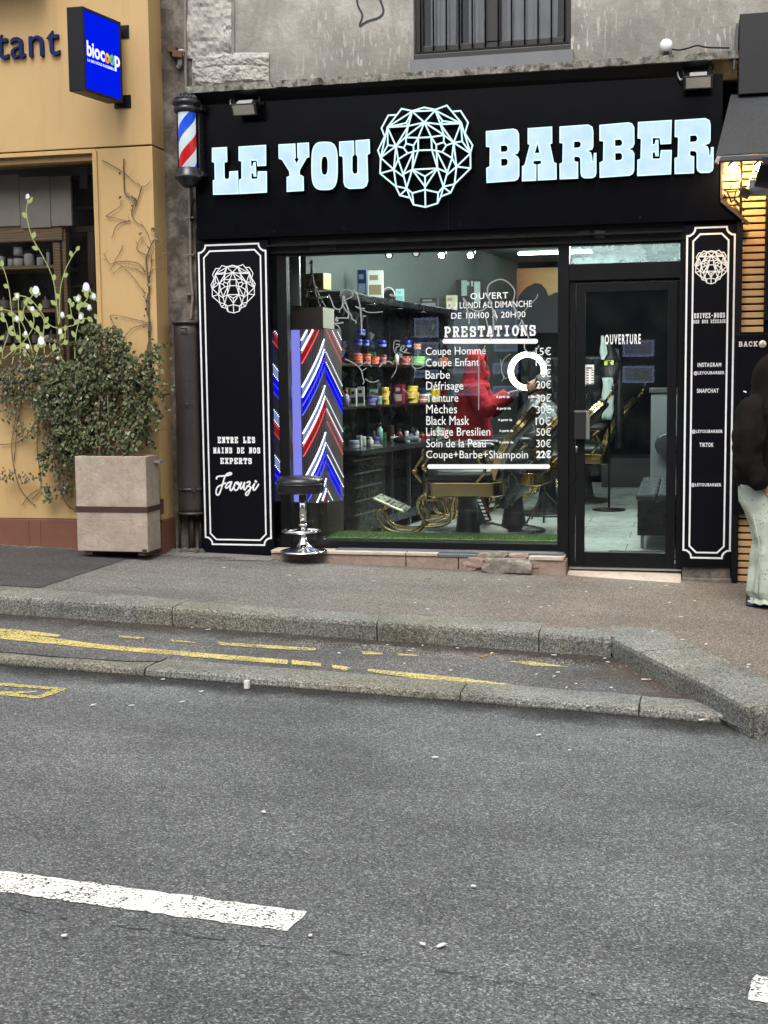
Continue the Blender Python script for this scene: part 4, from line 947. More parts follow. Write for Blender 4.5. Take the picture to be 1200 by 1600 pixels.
MB().tube(spline([A(1049, 77, .07), A(1062, 78, .06), A(1076, 75, .05), A(1090, 71, .05), A(1105, 74, .05), A(1140, 75, .06)], 5), .0065, 6).build('cable', M_BLACKMETAL, sr)

# ================================================================== barber pole
c = A(293, 230, -.14); cx, cy = c.x, -.14
zz = lambda v: AZ(293, v, -.14)
pole = thing('barber_pole', (cx, cy, zz(292)), 'lit barber pole with red, white and blue spiral stripes and black caps', 'barber pole')
M_CAPB = mat('pole_black_plastic', (.022, .023, .026), .28, 0, .15, 12)
rb = .080
mb = MB(); mb.lathe([(rb*1.12, zz(177)), (rb*1.25, zz(173)), (rb*1.25, zz(169)), (rb*1.1, zz(167)), (rb*1.3, zz(165)), (rb*1.42, zz(163)), (rb*1.42, zz(159)), (rb*1.15, zz(157)), (rb*.95, zz(152)), (rb*.62, zz(148.5)), (rb*.3, zz(147)), (rb*.18, zz(144)), (rb*.05, zz(142))], (cx, cy, 0), 32)
cap = mb.build('top_cap', M_CAPB, pole)
mb = MB()
for k in range(16):
    a_ = 2*math.pi*k/16; mb.tube([(cx+rb*r_*math.cos(a_), cy+rb*r_*math.sin(a_), zz(v_)) for r_, v_ in ((1.16, 157), (.97, 152), (.66, 148.3))], .007, 5)
mb.build('cap_ribs', M_CAPB, cap)
t = NT('pole_stripes'); pz = t.n('TexCoord').outputs['Object']; sx = t.n('SeparateXYZ'); t.l(pz, sx.inputs[0])
ang = t.math('DIVIDE', t.math('ARCTAN2', sx.outputs[1], sx.outputs[0]), 2*math.pi)
H = zz(176)-zz(264); w_ = t.math('FRACT', t.math('ADD', t.math('SUBTRACT', t.math('DIVIDE', sx.outputs[2], H*1.06), ang), 1.62))
rp = t.n('ValToRGB'); rp.color_ramp.interpolation = 'CONSTANT'; els = rp.color_ramp.elements
while len(els) < 4: els.new(.5)
for i_, (po, cc) in enumerate([(0, (.60, .68, .72)), (.25, (.55, .01, .015)), (.5, (.60, .68, .72)), (.75, (.003, .07, .62))]): els[i_].position = po; els[i_].color = (*cc, 1)
t.l(w_, rp.inputs['Fac']); e = t.n('BsdfPrincipled'); t.l(rp.outputs[0], e.inputs['Base Color']); t.l(rp.outputs[0], e.inputs['Emission Color']); e.inputs['Emission Strength'].default_value = .7*EX; e.inputs['Roughness'].default_value = .4
t.l(e.outputs[0], t.out.inputs['Surface'])
mb = MB(); mb.lathe([(rb*.86, zz(265)), (rb*.86, zz(176))], (cx, cy, 0), 40); mb.build('striped_drum', t.m, pole)
MB().lathe([(rb, zz(266)), (rb, zz(175))], (cx, cy, 0), 40, cap=False).build('glass_cylinder', glass('pole_glass', 1.35), pole)
mb = MB(); mb.lathe([(rb*1.05, zz(263)), (rb*1.12, zz(265)), (rb*1.12, zz(269)), (rb*1.2, zz(270)), (rb*1.2, zz(273)), (rb*1.32, zz(274.5)), (rb*1.38, zz(278)), (rb*1.3, zz(279.5)), (rb*1.05, zz(282)), (rb*.8, zz(288)), (rb*.55, zz(292.5)), (rb*.2, zz(294))], (cx, cy, 0), 32)
mb.build('bottom_cup', M_CAPB, pole)
mb = MB(); mb.box(cx+rb*.2, cx+rb*1.5, cy+.02, cy+.2, zz(275), zz(268)).box(cx+rb*.2, cx+rb*1.5, cy+.02, cy+.2, zz(172), zz(163)).box(cx+rb*1.05, cx+rb*1.2, cy+.02, .02, zz(275), zz(163))
mb.build('wall_bracket', M_CAPB, pole)
MB().tube(spline([A(305, 290, -.1), A(309, 300, -.05), A(306, 312, .0), A(300, 322, .05), A(298, 345, .06)], 5), .006, 6).build('cable', M_BLACKMETAL, pole)

# ================================================================== bar stool on the step
M_CHROME = mat('chrome', (.75, .75, .74), .08, 1, .05)
M_LEATHER = mat('black_vinyl', (.014, .014, .016), .3, 0, .2, 12, .25, 26, .006)
ys = -.13; sx_ = AX(474, 850, ys); zg = AZ(474, 862, ys); zt_ = AZ(474, 743, ys); z_ = lambda v: AZ(474, v, ys)
st = thing('bar_stool', (sx_, ys, zg), 'black padded bar stool on a chrome trumpet base beside the left sign panel', 'bar stool')
mb = MB(); rw = .19
prof = [(rw*.6, z_(771)), (rw*.94, z_(770)), (rw, z_(766)), (rw*.985, z_(758)), (rw*1.01, z_(754)), (rw*.98, z_(749)), (rw*.86, z_(745)), (rw*.5, z_(743.5)), (.01, z_(744))]
mb.lathe(prof, (sx_-.015, ys, 0), 40); seat = mb.build('seat', M_LEATHER, st)
mb = MB(); mb.lathe([(rw*1.0, z_(757.5)), (rw*1.025, z_(756)), (rw*1.0, z_(754.5))], (sx_-.015, ys, 0), 40); mb.build('piping', M_LEATHER, seat)
mb = MB(); mb.lathe([(.03, z_(818)), (.03, z_(771))], (sx_, ys, 0), 16).lathe([(.02, z_(845)), (.02, z_(815))], (sx_, ys, 0), 16).lathe([(.036, z_(822)), (.036, z_(818))], (sx_, ys, 0), 16)
mb.build('column', M_CHROME, st)
mb = MB(); mb.lathe([(.005, zg), (.19, zg), (.193, zg+.006), (.17, zg+.016), (.10, zg+.032), (.06, zg+.055), (.036, zg+.085), (.03, zg+.11), (.02, zg+.115)], (sx_, ys, 0), 40); mb.build('base', M_CHROME, st)
mb = MB(); zf_ = z_(829); pts = [(sx_+.03, ys, zf_+.01)]+[(sx_+.02+.125*math.cos(a_)*1.15-.03, ys-.02+.14*math.sin(a_), zf_) for a_ in [R(20-20*k) for k in range(12)]]
mb.tube(spline(pts, 3), .011, 8); mb.tube([(sx_-.03, ys, z_(826)), (sx_-.1, ys-.08, z_(829))], .008, 6); mb.build('footrest', M_CHROME, st)

# ================================================================== YELLOW SHOP ON THE LEFT
def YfromX(u, v, X): d = ray(u, v); return CAM.y + (X-CAM.x)*d.y/d.x
t = NT('mustard_paint'); p = t.pos()
c = t.mix(t.noise(p, 1.3, 6, .6), (.44, .285, .115), (.54, .365, .165))
c = t.mix(t.ramp(t.noise(t.pos((6, 6, .8)), 1.5, 6, .65), [(.52, 0.), (.8, .38)]), c, (.28, .18, .075))
t.bsdf(c, .6, 0, t.noise(p, 45, 5), .22, .005, .4); M_MUST = t.m
M_PLINTH = mat('plinth_brown_paint', (.16, .062, .036), .65, 0, .3, 4, .35, 30, .006)
YY = -.15; XC = AX(237, 218, YY); XW = AX(151, 300, YY)
yb = thing('yellow_shop_building', (-5.5, 0, .1), 'mustard yellow shop building with a brown plinth and a big dark window', 'building')
zs1 = AZ(200, 228.5, YY); zs2 = AZ(215, 617, YY); zp = AZ(60, 810, YY)
mb = MB(); mb.box(-13, XC, YY, .12, zs1+.006, 5.3)
# slanting dark cornice foot at the very top
mb.build('fascia', M_MUST, yb, bevel=.004)
mb = MB(); mb.box(XW, XC, YY+.004, .12, zs2+.004, zs1-.006).box(XW, XC, YY+.004, .12, zp, zs2-.004)
pil = mb.build('pilaster', M_MUST, yb, bevel=.004)
mb = MB(); mb.box(XW-.0, XW+.012, YY-.010, YY+.006, AZ(150, 575, YY)-.2, zs1-.02); mb.build('trim', M_MUST, pil)
zw1 = AZ(70, 239, YY); zw0 = AZ(60, 586, YY)
mb = MB(); mb.box(-13, XW, YY+.004, .12, zp, zs2-.004).box(-13, XW, YY+.004, .12, zs2+.004, zw0-.02).box(-13, XW, YY+.002, .12, zw1+.0, zs1-.004)
mb.box(-13, XW-.025, YY+.05, .12, zw1-.07, zw1).box(-13, XW, YY+.0, .05, zw0-.018, zw0+.012)
mb.build('wall', M_MUST, yb, bevel=.003)
mb = MB(); mb.box(XW-.028, XW-.0015, YY-.004, .1, zw0, zw1); mb.box(-13, XW-.028, YY-.004, YY+.04, zw1-.022, zw1)
wn = mb.build('window_frame', M_MUST, yb, bevel=.003)
YGL = .0
MB().quad((-13, YGL, zw0), (XW-.028, YGL, zw0), (XW-.028, YGL, zw1-.07), (-13, YGL, zw1-.07)).build('pane', glass('yellow_shop_glass', 1.6, (1, 1, 1), 0, .012), wn)
mb = MB(); mb.box(-13, XC+.012, YY-.02, .12, -.3, zp-.004); mb.build('plinth', M_PLINTH, yb, bevel=.005)
mb = MB()
for u in (47, 65): x = AX(u, 820, YY); mb.box(x-.0015, x+.0015, YY-.0212, YY-.02, zp-.25, zp-.02)
mb.build('plinth_joint', M_DARKVOID, yb)
MB().box(-13, -5.0, YY-.25, .1, 4.66, 5.0).build('cornice', mat('cornice_dark', (.09, .055, .035), .7), yb)
mb = MB(); mb.box(-13, XC-.05, 2.4, 2.5, -.2, 5.2).box(-13, XC-.05, .12, 2.4, 3.75, 3.8).box(-13, XC-.05, .12, 2.4, -.1, -.05).box(XC-.07, XC-.05, .12, 2.4, -.1, 5.2)
mb.build('shop_room', mat('dim_brown_room', (.30, .26, .22), .8), yb)
MB().box(-13, -4.22, .5, 9, 5.3, 10.5).build('upper_storeys', M_RENDER, yb)
# raised letters
mb = MB(); zb_, zt_ = AZ(50, 90.5, YY), AZ(88, 48.5, YY); g = text_geo('tant', .03, spacing=1.06)
x0, x1 = AX(-4, 75, YY), AX(95, 75, YY)
for dy in range(1): mb.geo(g, lambda q: Vector((x0+(x1-x0)*q.x, YY-.03, zb_+(zt_-zb_)*q.z)))
cu = bpy.data.curves.new('tant', 'FONT'); cu.body = 'tant'; cu.offset = .0; cu.extrude = .05; cu.space_character = 1.06
vs, fs = _eval(bpy.data.objects.new('tant', cu)); xs = [v[0] for v in vs]; ys_ = [v[1] for v in vs]
mb = MB(); mb.add([(x0+(x1-x0)*(v[0]-min(xs))/(max(xs)-min(xs)), YY-.016-.3*v[2], zb_+(zt_-zb_)*(v[1]-min(ys_))/(max(ys_)-min(ys_))) for v in vs], fs, False)
tag(mb.build('raised_lettering', mat('letter_navy', (.008, .016, .085), .5, spec=.15)), 'raised navy blue letters tant on the yellow fascia', 'lettering')

# ---- projecting lit sign
XS = AX(189.5, 98, -.24)
y_far = -.24; y_near = YfromX(129.6, 75, XS)
z_t, z_b = AZ(189, 34.7, y_far), AZ(191, 161, y_far)
th_ = .125
_f = lambda Y: AZ(129.6, 9.3, Y)-z_t
y_near = -.60
for _k in range(60):                           # where an upright edge of this height reaches the measured top
    y_near -= .02
    if _f(y_near) < 0: break
y_near = max(-.95, y_near)
SKX = AX(129.6, 75, y_near)-XS
class SMB(MB):                                 # the sign hangs slightly out of square to the wall
    def build(s, *a, **k):
        s.v = [(x+SKX*max(0, (y_far-y)/(y_far-y_near)), y, z) for x, y, z in s.v]
        return MB.build(s, *a, **k)
bs_ = thing('projecting_sign', (XS-th_/2, -.15, z_b), 'lit blue projecting sign reading biocoop in a dark box on the yellow fascia', 'sign')
M_SIGNBOX = mat('sign_box_grey', (.0055, .006, .008), .4, 0, .15, 5, spec=.25)
SMB().box(XS-th_, XS-.004, y_near, y_far, z_b, z_t).build('box', M_SIGNBOX, bs_, bevel=.004)
fr = .02
M_BLUE = emit('sign_blue', (.0, .012, .86), .95)
fc = SMB().box(XS-.005, XS, y_near+fr, y_far-fr, z_b+fr, z_t-fr).build('face', M_BLUE, bs_)
mb = SMB()
for a, b, c_, d in ((y_near, y_far, z_b, z_b+fr), (y_near, y_far, z_t-fr, z_t), (y_near, y_near+fr, z_b+fr, z_t-fr), (y_far-fr, y_far, z_b+fr, z_t-fr)): mb.box(XS-.006, XS+.006, a, b, c_, d)
mb.build('face_frame', M_SIGNBOX, bs_, bevel=.002)
W_ = y_far-y_near; M_SW = emit('sign_white', (.85, .88, .95), 1.25)
zA = AZ(185, 104, y_far); hx = z_t-z_b
mb = SMB(); zbse = z_b+hx*.43; hh = hx*.115
def ytext(txt, a, b, z0, z1, bold): g_ = text_geo(txt, bold); mb.geo(g_, lambda q: Vector((XS+.0025, y_near+W_*(a+(b-a)*q.x), z0+(z1-z0)*q.z)))
ytext('bioc', .09, .55, zbse, zbse+hh*1.62, .028); ytext('p', .81, .955, zbse-hh*.55, zbse+hh*1.1, .028)
ytext('LA BIO NOUS RASSEMBLE', .10, .80, zbse-hh*.55, zbse-hh*.25, .02)
mb.build('lettering', M_SW, fc)
for nm, a, b, m_ in (('orange_letter', .555, .68, emit('sign_orange', (.9, .32, .02), 1.1)), ('green_letter', .685, .80, emit('sign_green', (.16, .62, .02), 1.1))):
    mb = SMB(); cy_, r_ = y_near+W_*(a+b)/2, W_*(b-a)/2; n = 20; vs = []
    for i in range(n):
        k = 2*math.pi*i/n; vs.append((XS+.0025, cy_+r_*math.cos(k), zbse+hh*.52+hh*.56*math.sin(k)))
    for i in range(n):
        k = 2*math.pi*i/n+.6; vs.append((XS+.0025, cy_+r_*.30*math.cos(k), zbse+hh*.52+hh*.34*math.sin(k+.5)))
    mb.add(vs, [(i, (i+1) % n, n+(i+1) % n, n+i) for i in range(n)]); mb.build(nm, m_, fc)
mb = SMB(); mb.tube([(XS+.003, y_near+W_*.60, zbse+hh*.9), (XS+.003, y_near+W_*.66, zbse+hh*.7)], .006, 6); mb.build('yellow_accent', emit('sign_yellow', (.9, .75, .05), 1.1), fc)
mb = SMB()
for z in (z_t-.05, z_b+.03):
    mb.box(XS-.09, XS-.03, y_far, -.146, z-.02, z+.02); mb.box(XS-.11, XS+.035, -.16, -.146, z-.05, z+.05); mb.build('bracket', M_SIGNBOX, bs_, bevel=.003); mb = SMB()

# ---- inside the yellow shop window
M_OAK = NT('oak_wood'); t = M_OAK; p = t.pos((1, 1, 1)); w = t.n('TexWave'); w.inputs['Scale'].default_value = 6; w.inputs['Distortion'].default_value = 7; w.inputs['Detail'].default_value = 3; w.inputs['Detail Scale'].default_value = .8
w.bands_direction = 'Z'; t.l(t.pos((.35, 1, 2.2)), w.inputs['Vector']); c = t.mix(w.outputs['Fac'], (.40, .25, .12), (.62, .43, .23)); t.bsdf(c, .5); M_OAK = t.m
yk = .42
cab = thing('wooden_cabinet', A(60, 580, yk), 'oak display cabinet with a pale board on top behind the yellow shop window', 'cabinet')
def pbox(mb, u0, v0, u1, v1, y0, y1): mb.box(AX(u0, (v0+v1)/2, y0), AX(u1, (v0+v1)/2, y0), y0, y1, AZ((u0+u1)/2, v1, y0), AZ((u0+u1)/2, v0, y0))
mb = MB(); pbox(mb, -120, 353, 97, 379, yk, yk+.08); pbox(mb, 86, 379, 97, 600, yk, yk+.08); pbox(mb, 100, 357, 106, 600, yk+.03, yk+.10); pbox(mb, -120, 540, 86, 600, yk+.01, yk+.08)
mb.build('frame', M_OAK, cab, bevel=.004)
mb = MB(); pbox(mb, -120, 417, 86, 422, yk+.05, yk+.5); pbox(mb, -120, 485, 86, 490, yk+.05, yk+.5)
mb.build('shelf', M_OAK, cab)
mb = MB(); pbox(mb, -120, 380, 120, 600, yk+.52, yk+.54); mb.build('back', mat('cabinet_back', (.02, .018, .017), .8), cab)
mb = MB(); pbox(mb, -120, 276, 30, 356, yk-.03, yk); pbox(mb, 31, 276, 78, 356, yk-.03, yk); pbox(mb, 79, 275, 111, 353, yk-.03, yk)
mb.build('top_board', mat('pale_board', (.74, .66, .54), .7, 0, .15, 6), cab, bevel=.003)
cb2 = thing('side_cabinet', A(130, 580, .6), 'second dark oak cabinet standing at an angle in the yellow shop window', 'cabinet')
mb = MB(); pbox(mb, 106, 276, 112, 350, .62, .70); pbox(mb, 112, 274, 152, 280, .62, .70); pbox(mb, 110, 322, 150, 327, .62, .68); pbox(mb, 106, 353, 152, 362, .6, .72); pbox(mb, 140, 362, 150, 600, .6, .7); pbox(mb, 104, 445, 145, 449, .6, .9)
mb.build('frame', mat('dark_oak', (.10, .065, .04), .5, 0, .3, 9), cb2)
mb = MB(); pbox(mb, 108, 276, 152, 600, .95, .97); mb.build('back', mat('dark_brown_panel', (.05, .03, .022), .6), cb2)
mb = MB(); mb.boxc(A(135, 262, .5)+Vector((0, 0, .1)), (.07, .02, .55), (0, .12, 0)); mb.build('leaning_rail', mat('grey_wood', (.2, .2, .2), .6), cb2)
M_JAR = mat('jar_label', (.78, .78, .74), .5, 0, .15, 20); M_LID = mat('jar_lid', (.03, .03, .035), .4)
jar = None
for k, (u, v, w, h) in enumerate(((3, 418, 12, 22), (17, 418, 10, 17), (29, 418, 17, 18), (29, 399.5, 16, 17), (46, 418, 17, 27), (64, 418, 13, 20), (76, 418, 6, 30))):
    c = A(u, v, yk+.14); r_ = w/2/FPX*10.7; h_ = h/FPX*10.7
    o = thing('storage_jar', c, 'pale labelled jar with a black lid on the top cabinet shelf', 'jar', 'jars on the cabinet shelf')
    MB().lathe([(r_, 0), (r_, h_*.78), (r_*.8, h_*.84)], c, 16).build('body', M_JAR, o)
    MB().lathe([(r_*.9, h_*.83), (r_*.9, h_)], c, 16).build('lid', M_LID, o)
M_WINE = mat('wine_glass_dark', (.02, .012, .01), .12); M_WLAB = mat('wine_label', (.42, .36, .28), .6)
for k, (u, v, h) in enumerate(((73, 488, 45), (40, 488, 42), (22, 488, 40), (8, 488, 44), (82, 542, 46), (57, 542, 44), (30, 542, 42), (12, 542, 45))):
    c = A(u, v, yk+.12+.04*(k % 2)); h_ = h/FPX*10.7; r_ = .038
    o = thing('wine_bottle', c, 'dark wine bottle with a pale label standing on a lower cabinet shelf', 'bottle', 'wine bottles in the cabinet')
    MB().lathe([(r_, 0), (r_, h_*.6), (r_*.35, h_*.72), (r_*.35, h_)], c, 14).build('glass', M_WINE, o)
    MB().lathe([(r_*1.02, h_*.15), (r_*1.02, h_*.45)], c, 14, cap=False).build('label', M_WLAB, o)

# ---- painted flower decal on the window
fl = thing('window_flower_decal', A(80, 570, YGL-.004), 'green and white flower sticker with curling stems on the yellow shop window', 'window sticker')
M_STEM = mat('decal_green', (.31, .37, .13), .5, 0, .12, 10); M_BLOS = mat('decal_white', (.74, .78, .84), .5, 0, .08, 30)
zf = lambda x, y: A(x/4.706, 220+y/4.706, YGL-.004)
STEMS = [[(430,1350),(415,1180),(385,1000),(300,820),(240,720),(205,600),(195,520),(205,440)],[(440,1340),(440,1130),(470,980),(520,870),(560,810)],[(160,1500),(110,1410),(90,1280),(65,1080),(30,950),(0,910)],[(430,1380),(360,1350),(310,1270),(230,1170),(160,1140),(130,1150)],
 [(370,1520),(350,1460),(270,1400),(180,1290),(180,1220),(230,1150),(255,1110)],[(240,1560),(200,1420),(150,1320),(90,1260),(30,1240)],[(30,1600),(100,1540),(170,1480),(240,1380),(245,1290),(200,1210)],[(330,1590),(320,1420),(325,1330),(290,1270),(240,1240)],[(650,1380),(680,1320),(600,1300),(580,1260),(600,1210),(645,1160),(640,1130)],[(700,1370),(725,1300),(720,1200),(695,1150)],
 [(570,1340),(530,1290),(515,1200)],[(550,1600),(560,1420),(590,1310)],[(440,1380),(560,1350),(580,1330)],[(655,1230),(620,1200),(575,1170)],[(20,1600),(20,1540),(60,1420),(50,1340),(30,1300)],[(345,1590),(400,1540),(470,1480),(480,1400)],
 [(-120,1600),(-60,1420),(-90,1250),(-40,1120)],[(150,1600),(150,1440),(140,1330),(135,1160)],[(480,1640),(440,1560),(445,1420)],[(10,1640),(-30,1500),(0,1460)],[(90,1640),(120,1530),(190,1540),(230,1640)],[(240,1640),(280,1540),(300,1480)]]
mb = MB(); ml = MB(); rg = random.Random(6)
def leaf2(q, ang, L, W):
    pts = [(0, 0), (.25, .38), (.55, .5), (.85, .25), (1, 0), (.85, -.25), (.55, -.5), (.25, -.38)]
    ca, sa = math.cos(ang), math.sin(ang)
    ml.add([(q.x+L*a_*ca-W*b_*sa, q.y-.0015-.0004*(len(ml.f) % 3), q.z+L*a_*sa+W*b_*ca) for a_, b_ in pts], [tuple(range(7, -1, -1))])
for si, s_ in enumerate(STEMS):
    q = spline([zf(*a_) for a_ in s_], 6); mb.stroke([(a_.x, a_.z) for a_ in q], .0075, YGL-.004-.0002*(si % 4), .0006)
    k = 5; side = 1
    while k < len(q)-2:
        d = q[k+1]-q[k]; an = math.atan2(d.z, d.x)+side*rg.uniform(.5, .9); leaf2(q[k], an, rg.uniform(.055, .075), rg.uniform(.036, .046)); side = -side; k += rg.choice([5, 6, 8])
    d = q[-1]-q[-2]; leaf2(q[-1], math.atan2(d.z, d.x), .052, .036)
mb.build('stem', M_STEM, fl)
BL = [(205,412,18),(265,1105,31),(635,1080,31),(305,1475,31),(128,1145,17),(240,1238,18),(127,1310,18),(460,1280,18),(190,1418,17),(205,1515,17),(443,1405,18),(575,1165,19),(692,1145,19),(658,1225,18),(595,1298,19),(728,1315,16),(645,1470,15),(715,1415,14),(425,1590,16),(480,1735,30)]
for x, y, r_ in BL:
    q = zf(x, y); rm = r_/4.706/FPX*11.0
    for an in (R(-150), R(-30), R(-90)): leaf2(q+Vector((0, 0, -rm*.2)), an, rm*1.35, rm*1.1)
    b = MB(); n = 14
    b.add([(q.x+rm*.85*math.cos(2*math.pi*i/n)*(1+.06*math.sin(5*i)), q.y-.004, q.z+rm*.2+rm*math.sin(2*math.pi*i/n)*(1+.05*math.cos(3*i))) for i in range(n)], [tuple(range(n-1, -1, -1))])
    b.build('blossom', M_BLOS, fl)
ml.build('foliage', M_STEM, fl)

# ---- planter
YP = -.52; q = A(176, 862, YP); zg_ = max(z_walk(q.x, YP)+.012, q.z)
x0, x1 = AX(119, 790, YP), AX(229.5, 790, YP); z1_ = AZ(172, 713, YP)
ybk = min(-.19, max(-.26, YfromX(250, 790, x1)))
plt = thing('planter', ((x0+x1)/2, (YP+ybk)/2, zg_-.03), 'tall beige stone planter box strapped by a brown metal band to the yellow wall', 'planter')
M_PLANT = old_wall('beige_stone', (.44, .365, .295), (.27, .215, .17), False, .74, 4)
tw = .035
mb = MB(); mb.box(x0, x1, YP, YP+tw, zg_, z1_).box(x0, x1, ybk-tw, ybk, zg_, z1_).box(x0, x0+tw, YP+tw, ybk-tw, zg_, z1_).box(x1-tw, x1, YP+tw, ybk-tw, zg_, z1_).box(x0+tw, x1-tw, YP+tw, ybk-tw, zg_, zg_+.03)
mb.build('box', M_PLANT, plt, bevel=.006)
MB().box(x0+tw, x1-tw, YP+tw, ybk-tw, z1_-.09, z1_-.05).build('soil', mat('potting_soil', (.03, .02, .014), .95, 0, .4, 30, .5), plt)
M_RUST = mat('strap_brown', (.055, .03, .024), .55, .2, .3, 14)
za, zb2 = AZ(174, 800, YP), AZ(174, 791.5, YP)
mb = MB(); mb.box(x0-.006, x1+.006, YP-.006, YP-.0005, za, zb2).box(x1+.0005, x1+.006, YP-.0005, ybk+.03, za, zb2).box(x0-.006, x0-.0005, YP-.0005, ybk+.03, za, zb2)
mb.box(x1+.0005, x1+.02, ybk+.0, ybk+.03, za-.04, zb2+.04); mb.build('strap', M_RUST, plt)
mb = MB(); q = A(243, 721, ybk-.06); mb.box(x1+.0005, x1+.05, ybk-.10, ybk-.02, q.z-.01, q.z+.01); mb.build('hook_plate', mat('galvanised', (.33, .33, .31), .5, .6), plt)
mb = MB()
for x in (x0+.09, x1-.06): mb.box(x-.03, x+.03, YP+.015, ybk-.02, zg_-.03, zg_)
mb.box(x1-.05, x1-.01, YP-.004, YP, zg_-.004, zg_+.025); mb.build('foot', M_RUST, plt)

# ---- plants: individual leaves spread through the crown
M_LEAF = [mat('leaf_deep', (.040, .054, .020), .55, 0, .35, 30, spec=.25), mat('leaf_mid', (.080, .098, .038), .55, 0, .3, 30, spec=.25), mat('leaf_pale', (.155, .17, .085), .45, 0, .3, 30), mat('leaf_brown', (.10, .058, .035), .6, 0, .35, 30), mat('leaf_grey', (.105, .11, .068), .5, 0, .3, 30)]
M_TWIG = mat('twig_brown', (.10, .068, .045), .8, 0, .35, 25); M_CANE = mat('cane_tan', (.30, .22, .13), .7, 0, .25, 20)
def leaf(mb, c, d, nrm, L, W, fold=.25):
    d = d.normalized(); s_ = d.cross(nrm).normalized(); n_ = s_.cross(d)
    a_ = c; b_ = c+d*L*.45+s_*W/2+n_*fold*W; e_ = c+d*L-n_*.1*L; f_ = c+d*L*.45-s_*W/2+n_*fold*W; g_ = c+d*L*.5
    b2 = c+d*L*.78+s_*W*.33+n_*fold*W*.6; f2 = c+d*L*.78-s_*W*.33+n_*fold*W*.6
    mb.add([a_, b_, b2, e_, f2, f_, g_], [(0, 1, 6), (1, 2, 6), (2, 3, 6), (3, 4, 6), (4, 5, 6), (5, 0, 6)], False)
def lobes(mb, c, d, nrm, L, W):               # a three-lobed ivy leaf
    d = d.normalized(); s_ = d.cross(nrm).normalized(); n_ = s_.cross(d)
    pts = [(0, 0), (-.05, .5), (.35, .34), (.55, .42), (.62, .2), (1, 0), (.62, -.2), (.55, -.42), (.35, -.34), (-.05, -.5)]
    vs = [c+d*L*(x+.05)+s_*W*y+n_*(.18*W*abs(y)*2) for x, y in pts]+[c+d*L*.4]
    mb.add(vs, [(i, (i+1) % 10, 10) for i in range(10)], False)
def cloud(mb, blobs, rg, fn, size, weights, hang=.6):
    for (u, v, ru, rv, Y, dy, n) in blobs:
        for i in range(n):
            while True:
                a_, b_, c_ = rg.uniform(-1, 1), rg.uniform(-1, 1), rg.uniform(-1, 1)
                if a_*a_+b_*b_+c_*c_ < 1: break
            P_ = A(u+a_*ru, v+b_*rv, min(-.17, Y+c_*dy))
            if noise.noise(P_*7) < -.42: continue
            d = Vector((rg.uniform(-1, 1), rg.uniform(-1, .3), rg.uniform(-1, .5)-hang)); nn = Vector((rg.uniform(-.7, .7), -1, rg.uniform(-.2, 1.1)))
            mb.mat(rg.choices(range(5), weights)[0]); s_ = rg.uniform(*size); fn(mb, P_, d, nn, s_, s_*rg.uniform(.55, .8))
rg = random.Random(21)
sh = thing('ivy_shrub', (AX(175, 715, YP+.2), YP+.18, z1_-.05), 'dense dark green climbing shrub growing out of the beige planter', 'plant')
mb = MB(); yc = YP+.16
cloud(mb, [(160, 545, 44, 36, yc, .13, 480), (130, 590, 62, 34, yc+.02, .13, 800), (100, 625, 50, 44, yc+.02, .12, 800), (195, 580, 40, 32, yc-.02, .12, 400), (214, 640, 26, 50, yc, .1, 360), (118, 680, 36, 50, yc+.02, .1, 620), (165, 640, 46, 56, yc+.04, .1, 700), (178, 690, 50, 22, yc-.02, .1, 150), (232, 575, 12, 26, yc, .06, 60), (202, 690, 20, 16, yc-.05, .06, 70), (145, 515, 16, 14, yc, .08, 50), (180, 520, 14, 14, yc, .08, 45)], rg, leaf, (.026, .052), (4, 5, 1.6, .8, 2.5))
mb.build('foliage', M_LEAF, sh)
mb = MB()
for pts in ([(150, 705), (154, 640), (161, 560), (160, 535)], [(172, 705), (168, 620), (163, 555)], [(180, 700), (196, 650), (215, 610)], [(138, 690), (118, 640), (112, 600)], [(160, 705), (140, 650), (120, 560)], [(146, 705), (128, 660), (100, 640), (80, 600)], [(190, 705), (205, 670), (232, 640)], [(155, 706), (165, 660), (190, 600)]):
    mb.tube(spline([A(u, v, yc+.03*math.sin(u)) for u, v in pts], 5), .007, 5)
mb.build('stem', M_CANE, sh)
rgs = random.Random(44); mbf = MB(); mbs = MB()
for k in range(46):                            # loose sprays breaking the outline
    u0, v0 = rgs.choice([(rgs.uniform(60, 235), rgs.uniform(520, 600)), (rgs.uniform(205, 240), rgs.uniform(540, 690)), (rgs.uniform(70, 120), rgs.uniform(600, 730))])
    a_ = A(u0, v0, yc+rgs.uniform(-.1, .08)); an = math.atan2(575-v0, u0-150)+rgs.uniform(-.8, .8); L_ = rgs.uniform(.12, .26)
    d_ = Vector((math.cos(an), rgs.uniform(-.5, .1), math.sin(an)*.8)); q = spline([a_, a_+d_*L_*.5+Vector((0, 0, .02)), a_+d_*L_-Vector((0, 0, rgs.uniform(.0, .07)))], 5); q = [Vector((p_.x, min(p_.y, -.17), p_.z)) for p_ in q]; mbs.tube(q, .003, 4)
    for p_ in q[1:]:
        for _ in range(2): mbf.mat(rgs.choices(range(5), (3, 5, 2, .6, 1.5))[0]); s_ = rgs.uniform(.022, .05); leaf(mbf, p_, Vector((rgs.uniform(-1, 1), rgs.uniform(-.8, .2), rgs.uniform(-1, .7))), Vector((rgs.uniform(-.6, .6), -1, rgs.uniform(-.2, 1))), s_, s_*rgs.uniform(.5, .75))
mbf.build('foliage', M_LEAF, sh); mbs.build('stem', M_TWIG, sh)
iv = thing('trailing_ivy', A(30, 600, -.2), 'small leaved ivy trailing down the yellow wall left of the planter', 'plant')
mb = MB(); yi = -.24
